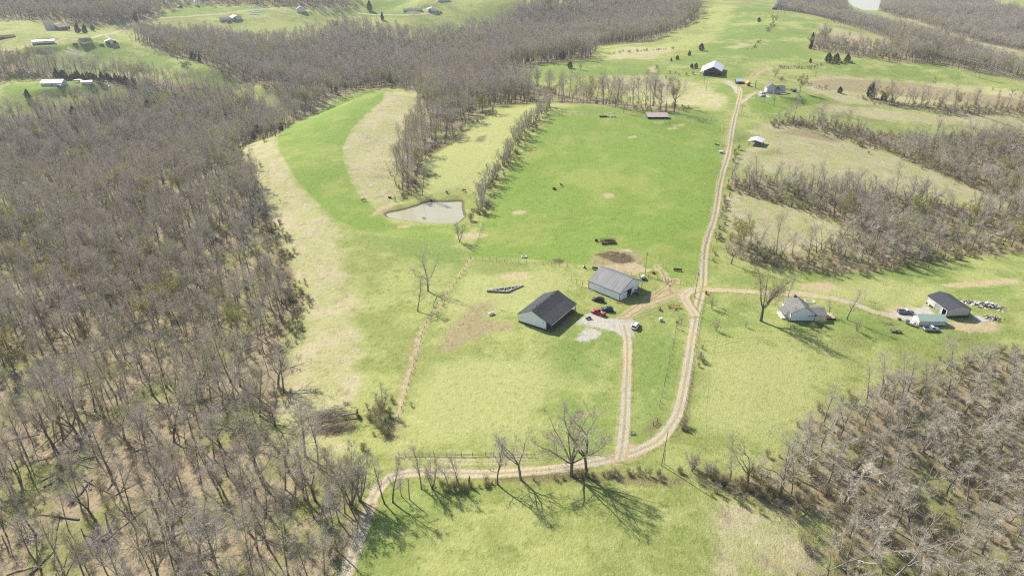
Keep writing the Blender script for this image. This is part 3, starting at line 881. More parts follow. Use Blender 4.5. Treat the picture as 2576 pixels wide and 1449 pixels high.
_rg = random.Random(5)
make_kind('woods', 12, lambda i: bare(i, seed=100 + i, h=_rg.uniform(14, 18), r0=_rg.uniform(.17, .27), clear=_rg.uniform(.32, .5), limbs=16, spread=_rg.uniform(.28, .38), up=.42, twigs=5, lean=.06, sub=7, twig_r=.0165))
make_kind('spread', 3, lambda i: bare(i, seed=210 + i, h=18, r0=.46, clear=.2, limbs=44, fork=7, spread=.33, up=.2, twigs=5, wig=.13, sub=8, twig_r=.02, lean=.01, fa=(.35, .85), bk=.7))
make_kind('slim', 4, lambda i: bare(i, seed=300 + i, h=14, r0=.24, clear=.24, limbs=15, spread=.3, up=.4, twigs=4, wig=.17, lean=.04, sub=7, twig_r=.019, bk=.75))
make_kind('forked', 3, lambda i: bare(i, seed=330 + i, h=15, r0=.32, clear=.28, limbs=22, fork=4, spread=.28, up=.3, fa=(.35, .8), twigs=4, wig=.18, sub=7, twig_r=.019, lean=.04, bk=.75))
make_kind('clump', 3, lambda i: bare(i, seed=360 + i, h=11, r0=.13, clear=.22, limbs=9, spread=.2, up=.5, twigs=5, wig=.14, stems=5, sub=5, twig_r=.022))

def pale(i, **kw):
    W = grow_tree(**kw); t, c = wood_parts(W)
    return geo_mesh('pale_trunk', t, [M_BARK_PALE]), geo_mesh('pale_crown', c, [M_TWIG_PALE], smooth=False)
make_kind('pale', 6, lambda i: pale(i, seed=450 + i, h=_rg.uniform(12.5, 16), r0=_rg.uniform(.2, .3), clear=_rg.uniform(.16, .34), limbs=16, fork=[0, 3, 2, 0, 3, 0][i], spread=.3, up=.34, twigs=4, wig=.17, lean=.08, sub=6, twig_r=.0165, bk=.7, stems=[1, 1, 1, 1, 1, 2][i]))

def budding(i, **kw):
    n = kw.pop('n', 2600); size = kw.pop('size', .2); lm = kw.pop('mat', M_BUD)
    W = grow_tree(**kw); t, c = wood_parts(W)
    c.append(flecks(W.tips, n, size, 7 + i, .45))
    return geo_mesh('budding_trunk', t, [M_BARK]), geo_mesh('budding_crown', c, [M_TWIG_OLIVE, lm], [0, 0, 0, 1], smooth=False)
make_kind('tall', 1, lambda i: budding(i, seed=251, h=22, r0=.62, clear=.24, limbs=46, fork=5, spread=.3, up=.24, twigs=5, wig=.16, sub=8, twig_r=.02, lean=.02, fa=(.3, .7), bk=.8, n=1500, size=.17))
make_kind('budding', 3, lambda i: budding(i, seed=400 + i, h=14, r0=.24, clear=.22, limbs=18, fork=4, spread=.25, up=.3, twigs=5, sub=6))
make_kind('budding_tan', 2, lambda i: budding(i, seed=420 + i, h=16, r0=.3, clear=.2, limbs=20, fork=4, spread=.25, up=.3, twigs=5, sub=6, mat=M_BUD_TAN, n=2200))

def cedar(i):
    rg = np.random.RandomState(500 + i); h = 8.0; w = [2.0, 1.5, 2.6][i % 3]
    n = 3400
    z = rg.uniform(.03, 1, n) ** .85
    prof = np.clip(np.minimum(1.12 * (1 - z ** [2.0, 1.5, 2.8][i % 3]), .5 + 2.6 * z), 0, 1)
    a = rg.uniform(0, 6.283, n)
    lump = 1 + .3 * np.sin(a * 3 + z * 8 + i) + .24 * np.sin(a * 5 - z * 13 + 2 * i)
    r = w * prof * lump * rg.uniform(.25, 1, n) ** .45
    P = np.stack([np.cos(a) * r, np.sin(a) * r, z * h + rg.normal(0, .12, n)], 1)
    out = np.stack([np.cos(a), np.sin(a), np.full(n, .55)], 1); out /= np.linalg.norm(out, axis=1, keepdims=True)
    b = np.cross(out, rg.normal(0, 1, (n, 3))); b /= np.linalg.norm(b, axis=1, keepdims=True)
    s = .26 * rg.uniform(.6, 1.5, (n, 1))
    V = np.stack([P - out * s * .6, P + b * s * .55, P + out * s * 1.3, P - b * s * .55], 1).reshape(-1, 3)
    tr = prisms([(np.array([0, 0, -.3]), np.array([0, 0, h * .5]), .16, .09), (np.array([0, 0, h * .5]), np.array([0, 0, h * .97]), .09, .02)], 6)
    return geo_mesh('cedar_trunk', [tr], [M_BARK]), geo_mesh('cedar_crown', [(V, np.arange(n * 4).reshape(n, 4))], [M_CEDAR], smooth=False)
make_kind('cedar', 3, cedar)

def shrub(i, leaves=900, tw=None, h=3.0):
    W = grow_tree(seed=600 + i, h=h, r0=.035, clear=.1, limbs=4, spread=.36, up=.22, twigs=3, wig=.25, stems=7, sub=3, twig_r=.014, twig_l=.5)
    t, c = wood_parts(W)
    if leaves: c.append(flecks(W.tips, leaves, .085, 40 + i, .3))
    return geo_mesh('shrub_stem', t, [M_BARK]), geo_mesh('shrub_foliage', c, [tw or M_BRUSH, M_SHRUB], [0, 0, 0, 1][:len(c)], smooth=False)
make_kind('shrub', 3, lambda i: shrub(i, 700))
make_kind('bramble', 3, lambda i: shrub(20 + i, 0))
make_kind('dark_shrub', 2, lambda i: shrub(40 + i, 1500, h=3.4))

def joined(kind, i):
    """trunk and crown of one prototype in one mesh, for the uncounted mass of the woods"""
    t, c = PROTO[kind][i]
    bm = bmesh.new(); bm.from_mesh(t); nt = len(bm.faces); bm.from_mesh(c)
    bm.faces.ensure_lookup_table()
    k = len(t.materials)
    for f in bm.faces[nt:]: f.material_index += k
    me = bpy.data.meshes.new(kind + '_tree'); bm.to_mesh(me); bm.free()
    for m in list(t.materials) + list(c.materials): me.materials.append(m)
    return me

def scatter(name, meshes, pts, idx, rot, scl, tilt=None):
    """ONE object of kind stuff: the meshes set on the points by geometry nodes"""
    me = bpy.data.meshes.new(name)
    me.vertices.add(len(pts)); me.vertices.foreach_set('co', np.asarray(pts, np.float32).ravel())
    for nm, v in (('which', idx), ):
        a = me.attributes.new(nm, 'INT', 'POINT'); a.data.foreach_set('value', np.asarray(v, np.int32))
    a = me.attributes.new('turn', 'FLOAT_VECTOR', 'POINT')
    rr = np.zeros((len(pts), 3), np.float32); rr[:, 2] = rot
    if tilt is not None: rr[:, 0] = tilt
    a.data.foreach_set('vector', rr.ravel())
    a = me.attributes.new('size', 'FLOAT_VECTOR', 'POINT'); a.data.foreach_set('vector', np.asarray(scl, np.float32).reshape(len(pts), -1).repeat(3 if np.ndim(scl) == 1 else 1, 1).ravel())
    o = bpy.data.objects.new(name, me); COL.objects.link(o); o['kind'] = 'stuff'
    g = bpy.data.node_groups.new(name, 'GeometryNodeTree')
    g.interface.new_socket('Geometry', in_out='INPUT', socket_type='NodeSocketGeometry')
    g.interface.new_socket('Geometry', in_out='OUTPUT', socket_type='NodeSocketGeometry')
    N = g.nodes; L = g.links
    gi = N.new('NodeGroupInput'); go = N.new('NodeGroupOutput')
    join = N.new('GeometryNodeJoinGeometry')
    srcs = []
    for i, m in enumerate(meshes):
        so = bpy.data.objects.new('%s_source' % name, m)      # kept out of the scene: only its mesh is used
        oi = N.new('GeometryNodeObjectInfo'); oi.inputs['Object'].default_value = so; oi.inputs['As Instance'].default_value = False
        ti = N.new('GeometryNodeGeometryToInstance'); L.new(oi.outputs['Geometry'], ti.inputs[0])
        srcs.append(ti)
    for ti in reversed(srcs): L.new(ti.outputs[0], join.inputs[0])
    iop = N.new('GeometryNodeInstanceOnPoints')
    L.new(gi.outputs[0], iop.inputs['Points']); L.new(join.outputs[0], iop.inputs['Instance'])
    iop.inputs['Pick Instance'].default_value = True
    def named(nm, t):
        x = N.new('GeometryNodeInputNamedAttribute'); x.data_type = t; x.inputs['Name'].default_value = nm
        return next(s for s in x.outputs if s.enabled and s.name == 'Attribute')
    L.new(named('which', 'INT'), iop.inputs['Instance Index'])
    e2r = N.new('FunctionNodeEulerToRotation'); L.new(named('turn', 'FLOAT_VECTOR'), e2r.inputs[0])
    L.new(e2r.outputs[0], iop.inputs['Rotation'])
    L.new(named('size', 'FLOAT_VECTOR'), iop.inputs['Scale'])
    L.new(iop.outputs[0], go.inputs[0])
    md = o.modifiers.new('scatter', 'NODES'); md.node_group = g
    return o

# ------------------------------------------------------------------ where the woods stand
rs = np.random.RandomState(11)
def jitter_points(poly, spacing, keep=1.0, edge=0.0, ragged=3.0):
    p = np.asarray(poly)[:, :2]
    x0, y0 = p.min(0); x1, y1 = p.max(0)
    x0 = max(x0, -1000); x1 = min(x1, 1300); y1 = min(y1, 2300)
    xs = np.arange(x0, x1, spacing); ys = np.arange(y0, y1, spacing)
    X, Y = np.meshgrid(xs, ys)
    X = X.ravel() + rs.uniform(-.48, .48, X.size) * spacing; Y = Y.ravel() + rs.uniform(-.48, .48, Y.size) * spacing
    s = sdf_poly(X, Y, p, 20)
    k = (s > edge + rs.normal(0, ragged, len(s)) * .5) & (rs.rand(len(s)) < keep)
    return np.stack([X[k], Y[k]], 1)

def clear_of(pts, names, margin=0.0):
    ok = np.ones(len(pts), bool)
    for nm in names:
        for poly in AREAS_W[nm]: ok &= sdf_poly(pts[:, 0], pts[:, 1], poly) < -margin
    for k, (line, h) in ROADS_W.items(): ok &= sdf_line(pts[:, 0], pts[:, 1], line, h + 1.5) < 0
    ok &= sdf_poly(pts[:, 0], pts[:, 1], POND) < -2
    return pts[ok]

WOODS_SPACING = [6.2, 5.6, 6.5, 6.0, 6.5, 6.5, 5.5, 5.0, 6.6, 6.5]
# ------------------------------------------------------------------ the woods: individual trees in front, one mass behind
_all = []
for _k, _poly in enumerate(AREAS_W['woods']):
    if _k == 10: continue
    sp = 5.6
    if _k == 8: sp = 6.0
    if _k == 9: sp = 6.8
    pts = jitter_points(_poly, sp, keep=.93, edge=0.5)
    pts = clear_of(pts, ['lush', 'gravel'])
    _all.append(np.column_stack([pts, np.full(len(pts), _k)]))
_all = np.vstack(_all)
# thin the fallen-timber clearings in the near wood, thin the belts
_nx = np.sin(_all[:, 0] * .05 + 1.0) * np.sin(_all[:, 1] * .043 + 2.0)
_all = _all[~((_all[:, 2] == 0) & (_nx > .35) & (rs.rand(len(_all)) < .55))]
_nb = np.sin(_all[:, 0] * .035) * np.cos(_all[:, 1] * .04)
_all = _all[~((_all[:, 2] == 8) & (_nb > .2) & (rs.rand(len(_all)) < .5))]
_all = _all[~(np.isin(_all[:, 2], (5, 7)) & (rs.rand(len(_all)) < .45))]
_uv, _dep = to_picture(np.column_stack([_all[:, :2], ground_z(_all[:, 0], _all[:, 1])]))
_all = _all[~((_all[:, 2] == 0) & (_dep < 250) & (rs.rand(len(_all)) < .32))]
_uv, _dep = to_picture(np.column_stack([_all[:, :2], ground_z(_all[:, 0], _all[:, 1])]))
_thin = (_all[:, 2] == 1) & (_uv[:, 0] > 1335) & (_uv[:, 1] > 185)
_all = _all[~(_thin & (rs.rand(len(_all)) < .72))]
_z = ground_z(_all[:, 0], _all[:, 1])
_uv, _dep = to_picture(np.column_stack([_all[:, :2], _z + 8]))
_ok = (_dep > 60) & (_uv[:, 0] > -160) & (_uv[:, 0] < 2740) & (_uv[:, 1] < 1640) & (_uv[:, 1] > -160)
_all, _z, _uv, _dep = _all[_ok], _z[_ok], _uv[_ok], _dep[_ok]
_in = (_uv[:, 0] > 20) & (_uv[:, 0] < 2550) & (_uv[:, 1] < 1440) & (_uv[:, 1] > 0)
_order = np.argsort(np.where(_in, _dep, 1e6))
N_NEAR = 215
near, rest = _order[:N_NEAR], _order[N_NEAR:]
print('trees', len(_all), 'near to', _dep[near].max())

def tree_thing(name, kind, i, loc, rz, sc, label, cat='tree', group=None, part='trunk', part2='crown'):
    e = empty(name, loc, rz); e.scale = (sc[0], sc[0], sc[1]) if not np.isscalar(sc) else (sc,) * 3
    tag(e, label, cat, group)
    for nm, me in ((part, PROTO[kind][i][0]), (part2, PROTO[kind][i][1])):
        o = bpy.data.objects.new(nm, me); COL.objects.link(o); kid(e, o)
    return e

ZONES = [  # where a tree stands inside its wood, told by things one can find
 (0, lambda u, v: v > 1250 and u < 330, 'leafless grey tree by the rubble scatter in the sparse lower corner of the near wood', 'sparse lower corner'),
 (0, lambda u, v: v > 1250 and u < 640, 'leafless grey tree among the short dead stubs in the lower near wood', 'among the dead stubs'),
 (0, lambda u, v: v > 1250, 'leafless grey tree in the part of the near wood that meets the dirt road', 'beside the dirt road'),
 (0, lambda u, v: v > 1120 and u < 330, 'leafless grey tree just above the rubble corner of the near wood', 'above the rubble corner'),
 (0, lambda u, v: v > 1120 and u < 640, 'leafless grey tree amid the crossed fallen trunks of the near wood', 'amid the crossed trunks'),
 (0, lambda u, v: v > 1120, 'leafless grey tree at the edge of the near wood below the brush piles', 'below the brush piles'),
 (0, lambda u, v: u < 330, 'leafless grey tree in the upper part of the near wood beside the mossy clearings', 'beside the mossy clearings'),
 (0, lambda u, v: u < 600, 'leafless grey tree in the dense middle of the near wood', 'dense middle'),
 (0, lambda u, v: True, 'leafless grey tree at the edge of the near wood along the dry strip', 'edge along the dry strip'),
 (9, lambda u, v: u < 2200, 'leafless pale tree in the brushy wood tip that touches the lower green field', 'tip of the brushy wood'),
 (9, lambda u, v: v < 1150, 'leafless pale tree on the upper edge of the brushy wood below the farmhouse pasture', 'upper edge of the brushy wood'),
 (9, lambda u, v: True, 'leafless pale tree deep in the brushy wood below the farmhouse pasture', 'deep in the brushy wood'),
]
for j in near:
    x, y, k = _all[j]
    k = int(k)
    if k == 9:
        kind = 'pale'; s = rs.uniform(.8, 1.15)
    else:
        kind = ['woods', 'woods', 'woods', 'slim', 'forked'][rs.randint(5)]; s = rs.uniform(.85, 1.3)
    lab, grp = next((z[2], z[3]) for z in ZONES if (z[0] == 9) == (k == 9) and z[1](*_uv[j]))
    e = tree_thing('bare_tree', kind, rs.randint(len(PROTO[kind])), (x, y, _z[j] - .1), rs.uniform(0, 6.28), (s * rs.uniform(.85, 1.25), s), lab, 'tree', grp)
    if k == 9: e.rotation_euler = (rs.normal(0, .1), rs.normal(.05, .12), e.rotation_euler[2])
    else: e.rotation_euler = (rs.normal(0, .045), rs.normal(0, .045), e.rotation_euler[2])

_clump = .5 + .25 * (np.sin(_all[:, 0] * .021 + 2 * np.sin(_all[:, 1] * .013)) + np.sin(_all[:, 1] * .027 + 1.7 * np.sin(_all[:, 0] * .011 + 1)))
_kinds = [('woods', i) for i in range(12)] + [('slim', i) for i in range(4)] + [('forked', i) for i in range(3)] + [('clump', i) for i in range(3)] + [('budding', i) for i in range(3)] + [('cedar', i) for i in range(3)] + [('pale', i) for i in range(6)]
_meshes = [joined(*k) for k in _kinds]
_a = _all[rest]; _n = len(_a)
_which = rs.randint(0, 12, _n)
_r = rs.rand(_n)
_which = np.where(_r < .16, 12 + rs.randint(0, 7, _n), _which)
_belt = np.isin(_a[:, 2], (5, 7, 8, 9))
_which = np.where(_belt & (_r < .7), 12 + rs.randint(0, 10, _n), _which)
_bud = rs.rand(_n)
_which = np.where(_bud < np.where(_belt, .06, .045), 22 + rs.randint(0, 3, _n), _which)
_which = np.where((_bud > .978) & (_dep[rest] > 430) & (_a[:, 2] < 2) & (_uv[rest, 0] < 1000), 25 + rs.randint(0, 3, _n), _which)
_which = np.where((np.isin(_a[:, 2], (8, 9)) & (rs.rand(_n) < .6)) | ((_a[:, 2] == 9) & (_bud > .1)), 28 + rs.randint(0, 6, _n), _which)
_which = np.where((_bud > .90) & (_bud < .955), 28 + rs.randint(0, 6, _n), _which)
_sc = (.62 + .72 * rs.beta(1.8, 1.8, _n)) * (.8 + .4 * _clump[rest])
_sc = np.where((_a[:, 2] == 4) & (_dep[rest] > 800), _sc * .7, _sc) * np.where(_belt, .82, 1.0)
_sx = _sc * rs.uniform(.85, 1.25, _n)
scatter('woods', _meshes, np.column_stack([_a[:, :2], _z[rest] - .1]), _which, rs.uniform(0, 6.28, _n), np.column_stack([_sx, _sx, _sc]))

# undergrowth: shrubs and brambles nobody could count
_u = []
for _k, _poly in enumerate(AREAS_W['woods']):
    sp = {0: 5.2, 8: 3.4, 9: 3.0, 5: 5.0, 7: 4.0, 10: 2.2}.get(_k, 11.0)
    p = jitter_points(_poly, sp, keep=.85, edge=-1.0, ragged=5)
    _u.append(np.column_stack([p, np.full(len(p), _k)]))
_BRUSH_LINES = [([(1265,835),(1240,900)],0)]
def line_points(uv, spacing, width):
    l = smooth_line(drop(np.array(uv, float))[:, :2], spacing * .6)
    s = np.arange(len(l)); ph = rs.uniform(0, 6)
    l = l[(np.sin(s * .11 + ph) + np.sin(s * .047 + 2 * ph) + rs.normal(0, .5, len(l))) > -.35]
    return l + rs.normal(0, width, l.shape)
for uv, sp, w in [
    ([(1385,268),(1345,305),(1312,345),(1290,380),(1262,420),(1238,460),(1218,510),(1205,545)], .9, 2.6),
    ([(590,385),(612,420),(650,500),(690,600),(735,690),(755,760),(735,820),(705,880),(715,960),(690,1050)], 1.0, 3.2),
    ([(690,340),(640,355),(600,378)], 2.0, 2.0), ([(1245,1205),(1320,1203),(1437,1197),(1560,1193),(1700,1195)], 1.2, .8), ([(1700,1195),(1800,1212),(1900,1234),(1985,1262)], .55, 1.3),
    ([(1755,850),(1745,930),(1728,1010),(1712,1090)], .9, 1.0), ([(1830,470),(1880,490),(1960,508),(2080,548),(2140,575)], 1.3, 2.5),
    ([(1950,320),(2000,312),(2080,335),(2200,380),(2300,410),(2400,445),(2470,480)], 1.5, 3.5), ([(1880,655),(1950,668),(2050,685),(2180,680),(2330,660),(2450,640),(2576,632)], 1.2, 3.0),
    ([(1085,375),(1140,340),(1200,308),(1260,275)], 1.5, 2.0), ([(1600,272),(1700,285),(1720,270)], 1.5, 3.0), ([(940,1110),(950,1060),(965,1020)], .5, 2.6),
    ([(1960,172),(2030,172),(2090,160),(2150,158)], 1.8, 1.5), ([(2330,205),(2400,215),(2560,235)], 2.5, 5.0), ([(2010,205),(2040,215),(2060,225)], 1.5, 3.0),
    ([(1790,660),(1800,610),(1815,540),(1830,480),(1838,400)], 2.2, 1.5), ([(1020,500),(1050,440),(1070,380)], 1.2, 4.0), ([(1050,1205),(1100,1232),(1200,1222),(1245,1215)], 1.1, .7),
    ([(1880,130),(1905,110),(1945,62),(1950,40)], 3.0, 2.0), ([(1540,135),(1640,128),(1700,122)], 3.0, 3.0), ([(1700,185),(1640,250),(1560,262)], 4.0, 5.0)]:
    p = line_points(uv, sp, w); _u.append(np.column_stack([p, np.full(len(p), 20)]))
_u = np.vstack(_u)
_ok = np.ones(len(_u), bool)
for _kk, (_line, _h) in ROADS_W.items(): _ok &= sdf_line(_u[:, 0], _u[:, 1], _line, _h + 1.2) < 0
_ok &= sdf_poly(_u[:, 0], _u[:, 1], POND) < -2
_u = _u[_ok]
_zu = ground_z(_u[:, 0], _u[:, 1])
_uv2, _dep2 = to_picture(np.column_stack([_u[:, :2], _zu]))
_ok = (_dep2 > 60) & (_uv2[:, 0] > -100) & (_uv2[:, 0] < 2680) & (_uv2[:, 1] < 1560) & (_uv2[:, 1] > -60)
_u, _zu = _u[_ok], _zu[_ok]
_um = [joined('shrub', i) for i in range(3)] + [joined('bramble', i) for i in range(3)] + [joined('dark_shrub', 0)]
_n = len(_u); print('undergrowth', _n)
_w = np.where(rs.rand(_n) < .5, rs.randint(0, 3, _n), 3 + rs.randint(0, 3, _n)); _w = np.where(rs.rand(_n) < .04, 6, _w)
_s = .35 + 1.0 * rs.beta(1.2, 2.2, _n); _s = np.where((_u[:, 2] == 20), _s * .85, _s)
_w = np.where(np.isin(_u[:, 2], (8, 9)) & (rs.rand(_n) < .55), rs.randint(0, 3, _n), _w)
scatter('undergrowth', _um, np.column_stack([_u[:, :2], _zu - .1]), _w, rs.uniform(0, 6.28, _n), _s)
